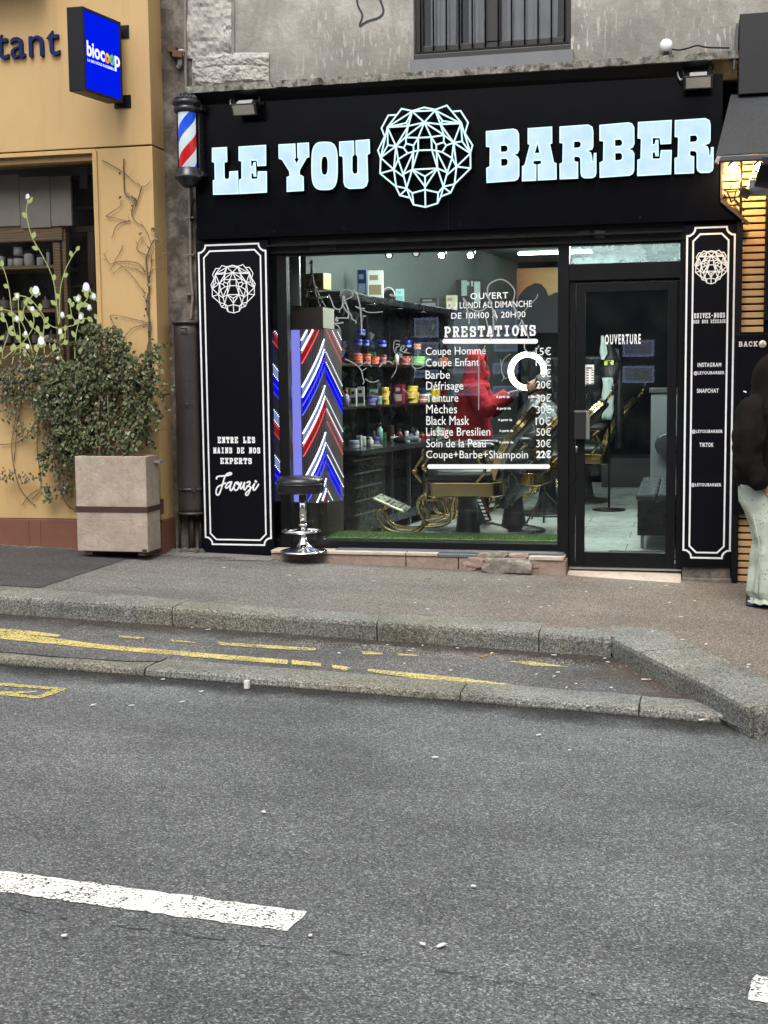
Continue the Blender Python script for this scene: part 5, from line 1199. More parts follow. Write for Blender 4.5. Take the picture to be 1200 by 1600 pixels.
cloud(mb, [(25, 590, 46, 22, yi, .05, 480), (10, 610, 26, 26, yi, .05, 160), (70, 600, 42, 36, yi, .06, 560), (75, 650, 30, 52, yi, .06, 380), (15, 630, 22, 32, yi, .05, 90), (88, 710, 22, 40, yi, .05, 230), (100, 760, 16, 30, yi, .05, 130), (35, 670, 18, 30, yi, .04, 70), (12, 740, 16, 12, yi, .04, 40), (76, 770, 12, 18, yi, .04, 50), (40, 745, 14, 10, yi, .04, 25)], rg, lobes, (.020, .036), (2.5, 3, .8, 2.5, 3), .8)
mb.build('foliage', M_LEAF, iv)
mb = MB()
for pts in ([(10, 590), (25, 640), (18, 700), (30, 760), (55, 790)], [(40, 600), (28, 660), (22, 720)], [(60, 640), (58, 700), (64, 760), (50, 780)], [(75, 650), (85, 720), (100, 780), (118, 798)], [(0, 695), (30, 690), (50, 670)], [(34, 790), (45, 775), (60, 765)], [(95, 650), (100, 700), (112, 750)]):
    mb.tube(spline([A(u, v, -.165) for u, v in pts], 5), .0035, 5)
mb.build('stem', M_TWIG, iv)
rgv = random.Random(12)
vn = thing('climbing_vine', A(229, 712, -.165), 'thin half bare vine climbing the yellow pilaster', 'plant')
mb = MB()
zv = lambda x, y: (x/3.75, 280+y/3.75)
V1 = [(858,1560),(872,1450),(868,1300),(880,1150),(878,1000),(870,860),(872,700),(865,560),(855,470),(880,400),(905,350)]
for pts, r_ in ([V1, .010], [[(875,1540),(862,1380),(890,1290),(872,1100),(862,980),(885,880),(858,760),(870,640),(885,480),(900,400)], .006], [[(725,-120),(730,60),(750,100),(800,120),(770,190),(790,240),(850,290),(880,350)], .005], [[(600,-110),(715,-45),(830,45),(885,5)], .0035], [[(830,45),(808,130),(770,200)], .0045], [[(625,215),(720,145)], .003], [[(760,240),(690,265),(655,345)], .004], [[(620,215),(770,250)], .003],
    [[(880,450),(800,410),(830,340)], .0035], [[(855,540),(800,490),(700,480),(640,490),(605,435)], .0035], [[(855,555),(780,520),(710,515),(660,560)], .003], [[(850,670),(770,560),(720,510)], .003], [[(880,480),(940,460),(985,430)], .0035], [[(870,550),(930,520),(1060,555)], .0025], [[(720,390),(640,540)], .0025], [[(860,850),(780,870),(730,925)], .0035], [[(865,840),(740,810),(645,795)], .003], [[(645,795),(660,840),(730,940)], .0025], [[(880,1330),(940,1380),(920,1300)], .003], [[(870,1480),(940,1470),(1000,1465)], .0025], [[(860,1480),(800,1440),(760,1400)], .0025], [[(905,350),(960,390),(985,430)], .003]):
    q = spline([A(*zv(x, y), YY-.012) for x, y in pts], 6); q = [p_+noise.noise_vector(p_*14)*.009 for p_ in q]
    mb.tube(q, [r_*(1.15-.75*i/len(q)) for i in range(len(q))], 6)
    for i in range(2, len(q)-1, 3):
        if rgv.random() < .5: mb.tube([q[i], q[i]+Vector((rgv.uniform(-.05, .05), -.01, rgv.uniform(-.01, .06)))], [r_*.45, r_*.2], 4)
mb.build('stem', M_TWIG, vn)
mb = MB(); rg = random.Random(31)
for x, y, s_, k in ((715,100,.035,0),(770,95,.04,1),(805,130,.035,3),(768,160,.03,0),(825,310,.045,3),(885,285,.05,1),(905,340,.045,4),(882,608,.04,2),(850,680,.02,0),(855,770,.025,0),(850,795,.02,0),(930,995,.035,1),(905,1030,.03,1),(930,1075,.045,1),(915,1150,.04,0),(890,1160,.04,1),(700,-25,.03,3),(810,1250,.04,1),(830,1320,.04,0),(905,1250,.035,1),(845,1480,.035,0),(930,1120,.04,1),(900,1040,.035,0),(940,1060,.04,2),(890,1200,.04,0),(860,1220,.045,1),(835,1280,.045,0),(815,1240,.035,4),(880,905,.03,0),(905,940,.035,1),(850,860,.025,3),(885,1340,.03,4),(850,1400,.04,0),(800,1390,.035,3),(915,1180,.05,0),(895,1120,.035,1),(1010,1050,.03,4),(690,820,.025,4),(800,1010,.04,0),(770,980,.04,1)):
    mb.mat(k); leaf(mb, A(*zv(x, y), YY-.02), Vector((rg.uniform(-1, 1), -.3, rg.uniform(-1, .6))), Vector((rg.uniform(-.4, .4), -1, .4)), s_, s_*.75)
mb.build('foliage', M_LEAF, vn)

# ================================================================== SHOP ON THE RIGHT
YN = .04
nb = thing('slatted_shopfront', (1.6, .1, -.12), 'black shop front clad in warm lit horizontal wooden slats at the street corner', 'shopfront')
M_SLAT = NT('pine_slat'); t = M_SLAT; p = t.pos((1.2, 1, 30)); c = t.mix(t.noise(p, 3, 5, .6), (.52, .31, .135), (.66, .44, .22)); c = t.mix(t.ramp(t.noise(t.pos(), 26, 2), [(.68, 0.), (.76, .8)]), c, (.16, .075, .03)); t.bsdf(c, .55); M_SLAT = t.m
XN0 = .385
MB().box(XN0, 3.2, YN+.04, .3, -.3, 3.9).build('backing', M_BLACKMETAL, nb)
mb = MB(); mb.box(AX(1147, 640, 0), AX(1156, 640, 0), -.02, .08, -.2, AZ(1150, 348, 0)).box(AX(1196, 400, 0), AX(1206, 400, 0), -.01, .07, AZ(1198, 500, 0), 3.5); mb.build('post', M_BLACKMETAL, nb)
def slats(z0, z1, xa, xb, nm):
    mb = MB(); z = z0; k = 0
    while z < z1:
        mb.box(xa, xb, YN, YN+.04, z, z+.039); z += .0535; k += 1
    mb.build('slats', M_SLAT, nb, bevel=.003)
xa = AX(1158, 420, YN)
slats(AZ(1180, 519, YN), 3.40, xa, AX(1196, 400, YN)-.005, 'a'); slats(AZ(1180, 519, YN), 3.40, AX(1206, 400, YN)+.005, 3.2, 'b')
slats(-.13, AZ(1160, 805, YN), AX(1153, 860, YN), 3.2, 'c')
sbx = MB().box(AX(1150, 560, 0), 3.2, -.03, YN+.02, AZ(1180, 803, 0), AZ(1180, 522, 0)).build('sign_board', M_PANEL, nb, bevel=.003)
mb = MB(); px_slab(mb, 'BACK', 1154, 533.5, 1184, 541.5, -.0315, .17, .16); mb.build('lettering', mat('sign_cream', (.78, .70, .60), .5), sbx)
c = A(1191.5, 537.5, -.0305); mb = MB(); mb.lathe([(.027, 0), (.027, .002)], None, 24, M=Matrix.Translation(c) @ Euler((R(90), 0, 0)).to_matrix().to_4x4()); mb.build('round_emblem', mat('sign_cream', (.78, .70, .60), .5), sbx)
mb = MB(); mb.prism([(c.x-.016, c.z-.010), (c.x+.016, c.z-.010), (c.x+.012, c.z-.004), (c.x-.012, c.z-.004)], -.0345, -.0335); mb.prism([(c.x-.012, c.z-.001), (c.x+.002, c.z+.001), (c.x+.010, c.z+.014), (c.x+.004, c.z+.014), (c.x-.002, c.z+.006)], -.0345, -.0335); mb.build('emblem_mark', mat('emblem_brown', (.18, .07, .03), .6), sbx)
# dark housing above
hz = thing('shutter_housing', (1.7, -.1, 3.47), 'plain matt black box housing above the grey awning', 'housing')
M_HOUS = mat('housing_black', (.006, .0065, .008), .55, 0, .2, 4)
MB().box(AX(1155, 85, -.2), 3.2, -.2, .1, 3.47, AZ(1180, 20, -.2)).build('box', M_HOUS, hz, bevel=.003)
mb = MB(); q = A(1151, 70, -.1); mb.boxc((q.x-.01, -.06, q.z-.02), (.012, .16, .32), (0, .06, 0)); mb.build('end_bracket', mat('bracket_grey', (.09, .1, .11), .5, .3), hz)
# awning
aw = thing('awning', (1.7, -.5, 3.0), 'sloping dark grey awning speckled with rain over the slatted shop front', 'awning')
t = NT('awning_cloth'); p = t.pos(); c = t.mix(t.noise(p, 4, 4), (.026, .028, .030), (.038, .040, .043)); sp = t.ramp(t.noise(t.pos((1, 1, 1)), 58, 2, .4), [(.55, 0.), (.62, 1.)])
c = t.mix(t.math('MULTIPLY', sp, .65), c, (.012, .013, .014)); t.bsdf(c, .55, 0, t.noise(p, 150, 2), .2, .004); M_AWN = t.m
yo = -.95; tl = A(1142, 148, -.12); bl = A(1118.5, 243, yo)
mb = MB(); n = 12
rows = [[], []]
for i in range(n+1):
    s_ = i/n; sag = .012*math.sin(s_*math.pi*5)
    rows[0].append((tl.x+(3.1-tl.x)*s_, -.12, tl.z)); rows[1].append((bl.x+(3.1-bl.x)*s_, yo, bl.z+sag*.3))
mb.add(rows[0]+rows[1]+[(x, y, z-.006) for x, y, z in rows[0]]+[(x, y, z-.006) for x, y, z in rows[1]],
       [(n+1+i, n+2+i, i+1, i) for i in range(n)]+[(2*(n+1)+i, 2*(n+1)+i+1, 3*(n+1)+i+1, 3*(n+1)+i) for i in range(n)]+[(n+1, 0, 2*(n+1), 3*(n+1))])
mb.build('cloth', M_AWN, aw)
mb = MB(); mb.box(bl.x+.01, 3.1, yo-.01, yo+.03, bl.z-.045, bl.z-.004); mb.build('front_bar', mat('awning_bar', (.06, .062, .066), .5), aw, bevel=.008)
MB().boxc((bl.x+.012, yo+.01, bl.z-.03), (.028, .05, .05), (0, .4, 0)).build('end_cap', mat('cap_plastic_grey', (.3, .3, .32), .5), aw, bevel=.006)
yr = -.45; c0 = A(1171, 293.5, yr); mb = MB(); rr_ = 12.5/FPX*9.7
mb.tube([(c0.x, yr, c0.z), (3.0, yr, c0.z)], rr_, 24); mb.build('roller_tube', mat('roller_aluminium', (.42, .44, .46), .32, .5, .15, 8), aw)
mb = MB(); mb.boxc((c0.x-.03, yr, c0.z-.035), (.07, .10, .055), (0, .35, 0)); mb.build('roller_bracket', mat('bracket_bronze', (.13, .10, .07), .5, .3), aw, bevel=.004)
mb = MB(); mb.boxc((.53, -.7, bl.z+.02), (.07, .55, .06), (.25, 0, 0)); mb.boxc((AX(1196, 268, -.6), -.6, AZ(1196, 268, -.6)), (.10, .08, .22), (0, .25, 0)); mb.build('folding_arm', mat('arm_dark', (.035, .037, .04), .4), aw, bevel=.01)
mb = MB(); a, b = A(1128, 311, -.02), A(1172, 349, -.02); dx, dz = b.x-a.x, b.z-a.z
mb.prism([(a.x, a.z), (b.x, b.z), (b.x-.02, b.z-.012), (a.x-.012, a.z-.02)], -.045, -.005); mb.prism([(a.x-.012, a.z), (a.x+.004, a.z), (a.x+.004, 3.06), (a.x-.012, 3.06)], -.045, -.005)
mb.build('support_frame', mat('frame_brown_black', (.03, .02, .014), .5), aw)
mb = MB(); mb.tube(spline([A(1154, 262, -.15), A(1157, 280, -.15), A(1152, 296, -.12), A(1158, 300, -.1)], 5), .005, 6).tube(spline([A(1180, 262, -.2), A(1172, 280, -.2), A(1166, 298, -.2)], 5), .006, 6); mb.build('cable', mat('pale_cable', (.5, .42, .3), .6), aw)
# the warm lamps tucked under the awning: they light the slats
for k, (u, v, Y, e_) in enumerate(((1147, 262, -.16, 70), (1187, 262, -.30, 45))):
    c = A(u, v, Y); lm = thing('awning_lamp', c, ['warm tube lamp glowing under the left end of the awning', 'second warm lamp half hidden behind the awning arm'][k], 'lamp')
    MB().tube([c+Vector((-.02, 0, .025)), c+Vector((.02, .0, -.03))], .022, 14).build('bulb', emit('warm_bulb', (1.0, .66, .30), 420), lm)
    MB().tube([c+Vector((-.03, 0, .035)), c+Vector((-.018, 0, .022))], .024, 14).build('socket', M_BLACKMETAL, lm)
mb = MB(); rg = random.Random(3)
x0 = AX(1131, 270, .03)
for k in range(22):
    x = x0+.005*k*.9; mb.box(x, x+.0035, .02+.006*(k % 2), .026+.006*(k % 2), AZ(1140, 272, .03), AZ(1140, 240, .03))
mb.build('inner_blind', mat('blind_cream', (.55, .42, .25), .7), nb)
mb = MB()
for pts in ([(1131, 298), (1143, 300), (1156, 297)], [(1136, 300), (1140, 308), (1142, 316)], [(1150, 298), (1148, 312), (1156, 322)], [(1142, 316), (1150, 313), (1160, 326)], [(1145, 322), (1152, 320), (1163, 330)], [(1131, 303), (1136, 312)], [(1141, 294), (1143, 290)]):
    mb.tube(spline([A(u, v, .0) for u, v in pts], 4), .006, 5)
mb.build('twig_ornament', M_BLACKMETAL, nb)
slx = MB(); z = AZ(1140, 344, YN)
while z < 3.2: slx.box(AX(1129, 310, YN), xa-.02, YN+.004, YN+.035, z, z+.046); z += .0575
slx.build('slats', M_SLAT, nb)

# ================================================================== people
def joints_body(name, root, J, edges, rad, m):  # one continuous skin grown over a skeleton
    names = list(J); me = bpy.data.meshes.new(name); org = ORG[root.name]
    me.from_pydata([tuple(Vector(J[k])-org) for k in names], [(names.index(a), names.index(b)) for a, b in edges], [])
    o = bpy.data.objects.new(name, me); COL.objects.link(o); o.parent = root; ORG[o.name] = org
    sk = o.modifiers.new('skin', 'SKIN'); sk.use_smooth_shade = True
    for i, k in enumerate(names):
        r_ = rad[k]; me.skin_vertices[0].data[i].radius = (r_, r_) if not isinstance(r_, tuple) else r_
    me.skin_vertices[0].data[0].use_root = True
    sb_ = o.modifiers.new('sub', 'SUBSURF'); sb_.levels = sb_.render_levels = 2
    me.materials.append(m); return o
def ringloft(rings, n=28, wr=.006, seed=0):   # rings: (cx, cy, z, rx, ry[, rot])
    out = []
    for j, rg_ in enumerate(rings):
        cx_, cy_, z_, rx, ry = rg_[:5]; ro = rg_[5] if len(rg_) > 5 else 0; ring = []
        for k in range(n):
            a_ = 2*math.pi*k/n; x = rx*math.cos(a_); y = ry*math.sin(a_); w_ = 1+wr/max(rx, .01)*noise.noise((2.2*math.cos(a_)+seed, 2.2*math.sin(a_), z_*9))
            x *= w_; y *= w_; ring.append(Vector((cx_+x*math.cos(ro)-y*math.sin(ro), cy_+x*math.sin(ro)+y*math.cos(ro), z_)))
        out.append(ring)
    return out
def hoodloft(mb, rings, gap, n=26, wr=.008, seed=0, shell=.012):   # open towards +x: half angle gap (degrees) per ring
    outer, inner = [], []
    for j, (cx_, cy_, z_, rx, ry, g_) in enumerate(rings):
        a0 = R(g_); ro, ri = [], []
        for k in range(n+1):
            a_ = a0+(2*math.pi-2*a0)*k/n; w_ = 1+wr/max(rx, .03)*noise.noise((2.2*math.cos(a_)+seed, 2.2*math.sin(a_), z_*9))
            ro.append(Vector((cx_+rx*w_*math.cos(a_), cy_+ry*w_*math.sin(a_), z_))); ri.append(Vector((cx_+(rx*w_-shell)*math.cos(a_), cy_+(ry*w_-shell)*math.sin(a_), z_-.002)))
        outer.append(ro); inner.append(ri)
    N = n+1; vs = [q for rg_ in outer for q in rg_]+[q for rg_ in inner for q in rg_]; o_ = len(outer)*N; fs = []
    for j in range(len(outer)-1):
        for k in range(n):
            a_, b_, c_, d = j*N+k, j*N+k+1, (j+1)*N+k+1, (j+1)*N+k; fs += [(a_, b_, c_, d), (o_+d, o_+c_, o_+b_, o_+a_)]
        fs += [(j*N, (j+1)*N, o_+(j+1)*N, o_+j*N), (j*N+n, o_+j*N+n, o_+(j+1)*N+n, (j+1)*N+n)]
    t_ = (len(outer)-1)*N; fs.append(tuple(range(t_, t_+N)))
    mb.add(vs, fs, True)
def dens6(rings, k=4):
    out = []
    for i in range(len(rings)-1):
        for j in range(k): out.append(tuple(rings[i][q]+(rings[i+1][q]-rings[i][q])*j/k for q in range(6)))
    out.append(tuple(rings[-1][:6])); return out
def densify(rings, k=4):
    out = []
    for i in range(len(rings)-1):
        a, b = rings[i], rings[i+1]
        for j in range(k): s_ = j/k; out.append(tuple(a[q]+(b[q]-a[q])*s_ for q in range(5)))
    out.append(tuple(rings[-1][:5])); return out
def wrinkled_tube(mb, pts, rs, n=16, amp=.008, seed=0):
    P = spline(pts, 6); m_ = len(P); R_ = []
    for i in range(m_):
        s_ = i/(m_-1)*(len(rs)-1); k = min(int(s_), len(rs)-2); R_.append(rs[k]+(rs[k+1]-rs[k])*(s_-k))
    o0 = len(mb.v); mb.tube(P, R_, n, True)
    for i in range(o0, len(mb.v)):
        v = Vector(mb.v[i]); d = noise.noise_vector(v*13+Vector((seed, 0, 0)))*amp; mb.v[i] = tuple(v+d)
M_SKIN = mat('skin', (.36, .20, .135), .5, 0, .12, 20); M_SKIN2 = mat('skin_dark', (.16, .085, .055), .5, 0, .12, 20)
M_HOOD = mat('hoodie_cotton', (.0075, .0062, .0055), .9, 0, .4, 9, .5, 60, .006, .12); M_SHOE = mat('shoe_black', (.012, .012, .016), .4)
t = NT('printed_trousers'); p = t.pos(); v = t.vor(p, 42); f = t.ramp(v.outputs['Distance'], [(.16, 1.), (.24, 0.)]); sep = t.n('SeparateColor'); t.l(v.outputs['Color'], sep.inputs[0])
f = t.math('MULTIPLY', f, t.ramp(sep.outputs[0], [(.35, 0.), (.4, 1.)])); c = t.mix(t.noise(p, 5, 4), (.35, .39, .32), (.42, .46, .385)); c = t.mix(t.math('MULTIPLY', f, .8), c, (.06, .09, .09)); t.bsdf(c, .7, 0, t.noise(t.pos((9, 9, 3), (0, R(25), 0)), 2.2, 4, .6, .8), .3, .03); M_TROUS = t.m

# -- passer-by at the right edge, hood up, seen from behind and the side
YPp = -.78; gx = .585; gz_ = z_walk(gx, YPp)
pr = thing('person', (gx, YPp, gz_), 'person in a black hoodie with the hood up and pale green printed trousers', 'person')
Zv = lambda v: AZ(1190, v, YPp)
Xu = lambda u, v: AX(u, v, YPp)
J = {'pelvis': (gx, YPp, Zv(765)), 'waist': (gx, YPp, Zv(725)), 'chest': (gx+.01, YPp, Zv(665)), 'neck': (gx+.03, YPp, Zv(618)), 'head': (gx+.05, YPp, Zv(590)), 'crown': (gx+.055, YPp, Zv(562)), 'nose': (gx+.14, YPp-.01, Zv(592)),
     'sh_n': (Xu(1172, 640), YPp-.15, Zv(641)), 'el_n': (Xu(1166, 715), YPp-.22, Zv(718)), 'wr_n': (Xu(1192, 752), YPp-.20, Zv(752)), 'palm_n': (Xu(1197, 760), YPp-.20, Zv(760)),
     'sh_f': (gx+.05, YPp+.17, Zv(641)), 'el_f': (gx+.10, YPp+.22, Zv(715)), 'wr_f': (gx+.22, YPp+.16, Zv(740)), 'palm_f': (gx+.27, YPp+.14, Zv(745)),
     'hip_n': (gx-.01, YPp-.09, Zv(785)), 'kn_n': (gx-.02, YPp-.10, Zv(862)), 'an_n': (gx-.04, YPp-.10, gz_+.09), 'toe_n': (gx+.10, YPp-.11, gz_+.04),
     'hip_f': (gx+.02, YPp+.09, Zv(785)), 'kn_f': (gx+.05, YPp+.10, Zv(860)), 'an_f': (gx+.05, YPp+.10, gz_+.09), 'toe_f': (gx+.2, YPp+.10, gz_+.04)}
Eg = [('pelvis', 'waist'), ('waist', 'chest'), ('chest', 'neck'), ('neck', 'head'), ('head', 'crown'), ('head', 'nose'), ('chest', 'sh_n'), ('sh_n', 'el_n'), ('el_n', 'wr_n'), ('wr_n', 'palm_n'), ('chest', 'sh_f'), ('sh_f', 'el_f'), ('el_f', 'wr_f'), ('wr_f', 'palm_f'), ('pelvis', 'hip_n'), ('hip_n', 'kn_n'), ('kn_n', 'an_n'), ('an_n', 'toe_n'), ('pelvis', 'hip_f'), ('hip_f', 'kn_f'), ('kn_f', 'an_f'), ('an_f', 'toe_f')]
rad = dict(pelvis=.13, waist=.12, chest=.13, neck=.05, head=.085, crown=.07, nose=.02, sh_n=.06, el_n=.042, wr_n=.028, palm_n=(.034, .02), sh_f=.06, el_f=.042, wr_f=.028, palm_f=(.034, .02), hip_n=.08, kn_n=.055, an_n=.04, toe_n=.03, hip_f=.08, kn_f=.055, an_f=.04, toe_f=.03)
for sd_ in ('n', 'f'):                        # five fingers, slightly curled
    p0 = Vector(J['palm_'+sd_]); w_ = (p0-Vector(J['wr_'+sd_])).normalized(); s_ = Vector((0, 1, 0)).cross(w_).normalized(); cu_ = Vector((0, -1, 0))
    for k, (off, L) in enumerate(((-.024, .062), (-.008, .074), (.008, .07), (.023, .055))):
        a_ = p0+w_*.02+s_*off; b_ = a_+w_*L*.55+cu_*.006; e_ = b_+w_*L*.35+cu_*.024
        for nm, q_, r_ in (('a', a_, .0095), ('b', b_, .0085), ('c', e_, .007)): J[f'f{k}{nm}_{sd_}'] = tuple(q_); rad[f'f{k}{nm}_{sd_}'] = r_
        Eg += [('palm_'+sd_, f'f{k}a_{sd_}'), (f'f{k}a_{sd_}', f'f{k}b_{sd_}'), (f'f{k}b_{sd_}', f'f{k}c_{sd_}')]
    a_ = p0-w_*.012-s_*.03; b_ = a_+w_*.03-s_*.018; e_ = b_+w_*.028+cu_*.008
    for nm, q_, r_ in (('ta', a_, .011), ('tb', b_, .0095), ('tc', e_, .008)): J[f'{nm}_{sd_}'] = tuple(q_); rad[f'{nm}_{sd_}'] = r_
    Eg += [('wr_'+sd_, 'ta_'+sd_), ('ta_'+sd_, 'tb_'+sd_), ('tb_'+sd_, 'tc_'+sd_)]
joints_body('body', pr, J, Eg, rad, M_SKIN)
mb = MB()
xl = lambda u, v: Xu(u, v)
tor = [(gx+.005, YPp, Zv(757), .215, .17), (gx+.0, YPp, Zv(745), .228, .18), (gx-.0, YPp, Zv(725), .225, .18), (gx+.005, YPp, Zv(690), .215, .19), (gx+.01, YPp, Zv(660), .205, .215), (gx+.015, YPp, Zv(645), .195, .225), (gx+.02, YPp, Zv(634), .178, .205), (gx+.03, YPp, Zv(625), .145, .165), (gx+.035, YPp, Zv(617), .11, .12), (gx+.04, YPp, Zv(612), .09, .10)]
mb.loft(ringloft(densify(tor), 32, .016, 3))
mb.loft(ringloft(densify([(gx+.005, YPp, Zv(760), .20, .165), (gx+.005, YPp, Zv(758), .218, .178), (gx+.005, YPp, Zv(746), .212, .172), (gx+.005, YPp, Zv(744), .20, .165)], 2), 32, .004, 3))
hd = mb.build('hoodie', M_HOOD, pr)
sn = Vector(J['sh_n']); mb = MB(); wrinkled_tube(mb, [sn+Vector((.06, .07, .035)), sn+Vector((.005, .0, .0)), (sn.x-.012, YPp-.21, Zv(678)), J['el_n'], (J['el_n'][0]+.05, YPp-.23, Zv(742)), J['wr_n']], [.065, .098, .102, .094, .08, .05], 26, .022, 2); mb.build('sleeve', M_HOOD, hd)
sf_ = Vector(J['sh_f']); mb = MB(); wrinkled_tube(mb, [sf_+Vector((0, -.07, .03)), sf_, (J['sh_f'][0]+.03, YPp+.21, Zv(680)), J['el_f'], J['wr_f']], [.065, .09, .09, .08, .05], 16, .01, 5); mb.build('sleeve', M_HOOD, hd)
mb = MB(); hx_ = gx+.03
rings = [(hx_-.0, YPp, Zv(634), .175, .165), (hx_-.005, YPp, Zv(622), .168, .155), (hx_-.005, YPp, Zv(610), .152, .14), (hx_-.0, YPp, Zv(596), .156, .14), (hx_+.003, YPp, Zv(582), .152, .135), (hx_+.012, YPp, Zv(570), .138, .125), (hx_+.022, YPp, Zv(560), .115, .105), (hx_+.03, YPp, Zv(553), .082, .078), (hx_+.036, YPp, Zv(549.5), .045, .045), (hx_+.04, YPp, Zv(548.5), .012, .012)]
gaps = [2, 4, 20, 48, 50, 46, 34, 14, 6, 4]
hoodloft(mb, dens6([r_[:5]+(g_,) for r_, g_ in zip(rings, gaps)], 3), None, 28, .010, 7)
mb.build('hood', M_HOOD, hd)
mb = MB(); q = A(1164, 612, YPp-.12); mb.boxc(q, (.022, .006, .008), (0, .4, 0)); mb.build('toggle', M_PWHITE, hd)
def leg(cx_, cy_, seed, wide=1.0):
    rings = [(gx, cy_*.4+YPp*.6, Zv(756), .20, .15), (gx-.005, cy_*.7+YPp*.3, Zv(785), .19, .13), (cx_+.01, cy_, Zv(815), .15, .125), (cx_+.02, cy_, Zv(845), .125, .12), (cx_+.01, cy_, Zv(875), .135, .13), (cx_-.0, cy_, Zv(905), .145, .135), (cx_+.0, cy_, gz_+.11, .145, .135), (cx_+.01, cy_, gz_+.065, .13, .12)]
    L_ = ringloft(densify(rings, 7), 56, .008, seed)
    for j, rg_ in enumerate(L_):              # long soft folds falling from hip and knee
        z_ = rg_[0].z; c_ = sum(rg_, Vector())/len(rg_); am = .010*min(1, max(0, (Zv(770)-z_)/.25))
        for k, p_ in enumerate(rg_):
            a_ = 2*math.pi*k/len(rg_); f_ = am*(math.sin(6*a_+z_*5+seed)+.6*math.sin(11*a_-z_*9+seed*2))+.006*noise.noise((p_.x*6, p_.y*6, z_*14)); d_ = (p_-c_); d_.z = 0; rg_[k] = p_+d_.normalized()*f_
    return L_
mb = MB(); mb.loft(leg(J['kn_n'][0]+.03, YPp-.10, 1)); mb.loft(leg(J['kn_f'][0]+.06, YPp+.10, 4))
tr_ = mb.build('trousers', M_TROUS, pr)
mb = MB()
for cx_, cy_, sd_ in ((J['kn_n'][0]+.04, YPp-.10, 1), (J['kn_f'][0]+.07, YPp+.10, 2)):
    n = 60; r0 = []; r1 = []
    for k in range(n): a_ = 2*math.pi*k/n; w_ = 1+.10*math.sin(a_*13+sd_); r0.append(Vector((cx_+.125*math.cos(a_), cy_+.115*math.sin(a_), gz_+.085))); r1.append(Vector((cx_+.150*w_*math.cos(a_), cy_+.140*w_*math.sin(a_), gz_+.032+.008*math.sin(a_*13+sd_))))
    mb.loft([r0, r1], False)
mb.build('ruffled_hem', M_TROUS, tr_)
mb = MB(); mb.tube([(J['kn_n'][0]+.05-.14, YPp-.212, Zv(800)), (J['kn_n'][0]-.05, YPp-.225, Zv(840)), (J['kn_n'][0]-.04, YPp-.24, Zv(880)), (J['kn_n'][0]-.05, YPp-.245, Zv(925))], .0028, 6); mb.build('side_seam', M_TROUS, tr_)
for cx_, cy_ in ((J['an_n'][0], YPp-.10), (J['an_f'][0], YPp+.10)):
    mb = MB(); z0 = z_walk(cx_, cy_)
    prof = [(-.10, .0, .032, .050), (-.085, .045, .05, .06), (-.02, .05, .05, .075), (.08, .04, .048, .06), (.15, .02, .042, .04), (.185, .008, .028, .02)]
    rings = []
    for x, zc_, hw, hz_ in prof: rings.append([Vector((cx_+x, cy_+hw*math.cos(2*math.pi*k/16), max(z0, z0+.03+hz_*math.sin(2*math.pi*k/16)))) for k in range(16)])
    mb.loft(rings); sh_ = mb.build('shoe', M_SHOE, pr)
    mb = MB(); rings = [[Vector((cx_+x*1.02, cy_+hw*1.08*math.cos(2*math.pi*k/16), z0+(.028 if math.sin(2*math.pi*k/16) > 0 else 0))) for k in range(16)] for x, zc_, hw, hz_ in prof]; mb.loft(rings); mb.build('sole', mat('shoe_sole_navy', (.02, .025, .07), .4), sh_)

# ================================================================== INSIDE THE BARBER SHOP
ZFL, ZCE, YBK = .03, 3.10, 8.3
lx = lambda y: -3.35+.13*y
rx = lambda y: .12+.13*y
t = NT('white_floor_tiles'); p = t.pos(); b_ = t.n('TexBrick'); b_.inputs['Scale'].default_value = 1.0; b_.inputs['Mortar Size'].default_value = .004; b_.inputs['Brick Width'].default_value = .9; b_.inputs['Row Height'].default_value = .45
b_.inputs['Color1'].default_value = (.66, .70, .66, 1); b_.inputs['Color2'].default_value = (.60, .65, .61, 1); b_.inputs['Mortar'].default_value = (.25, .26, .25, 1); t.l(p, b_.inputs['Vector'])
vn_ = t.ramp(t.noise(p, 2.2, 8, .7, 1.5), [(.46, 1.0), (.52, .80), (.57, 1.0)]); c = t.mix(1., b_.outputs['Color'], vn_, 'MULTIPLY'); t.bsdf(c, .25); M_TILE = t.m
M_GREYW = mat('grey_painted_wall', (.088, .105, .10), .7, 0, .12, 3); M_CEIL = mat('ceiling_paint', (.10, .11, .115), .7); M_BLKW = mat('black_wall', (.004, .0046, .0062), .7, 0, .2, 4, spec=.08)
def sroom(name, vs, m): return struct(MB().add(vs, [tuple(range(len(vs)))]).build(name, m))
sroom('floor', [(-3.78, .17, ZFL), (rx(.17), .17, ZFL), (rx(YBK), YBK, ZFL), (lx(YBK)-.4, YBK, ZFL)], M_TILE)
sroom('ceiling', [(-3.78, .17, ZCE), (lx(YBK)-.4, YBK, ZCE), (rx(YBK), YBK, ZCE), (rx(.17), .17, ZCE)], M_CEIL)
sroom('wall_left', [(lx(1.0), 1.0, 0), (lx(YBK), YBK, 0), (lx(YBK), YBK, ZCE), (lx(1.0), 1.0, ZCE)], M_GREYW)
struct(MB().add([(-3.78, .1, 0), (-3.78, 1.0, 0), (lx(1.0), 1.0, 0), (-3.78, .1, ZCE), (-3.78, 1.0, ZCE), (lx(1.0), 1.0, ZCE)], [(0, 1, 4, 3), (1, 2, 5, 4)]).build('wall_alcove', M_GREYW))
sroom('wall_right', [(rx(.1), .1, 0), (rx(.1), .1, ZCE), (rx(YBK), YBK, ZCE), (rx(YBK), YBK, 0)], M_BLKW)
sroom('wall_back', [(lx(YBK), YBK, 0), (rx(YBK), YBK, 0), (rx(YBK), YBK, ZCE), (lx(YBK), YBK, ZCE)], M_BLKW)
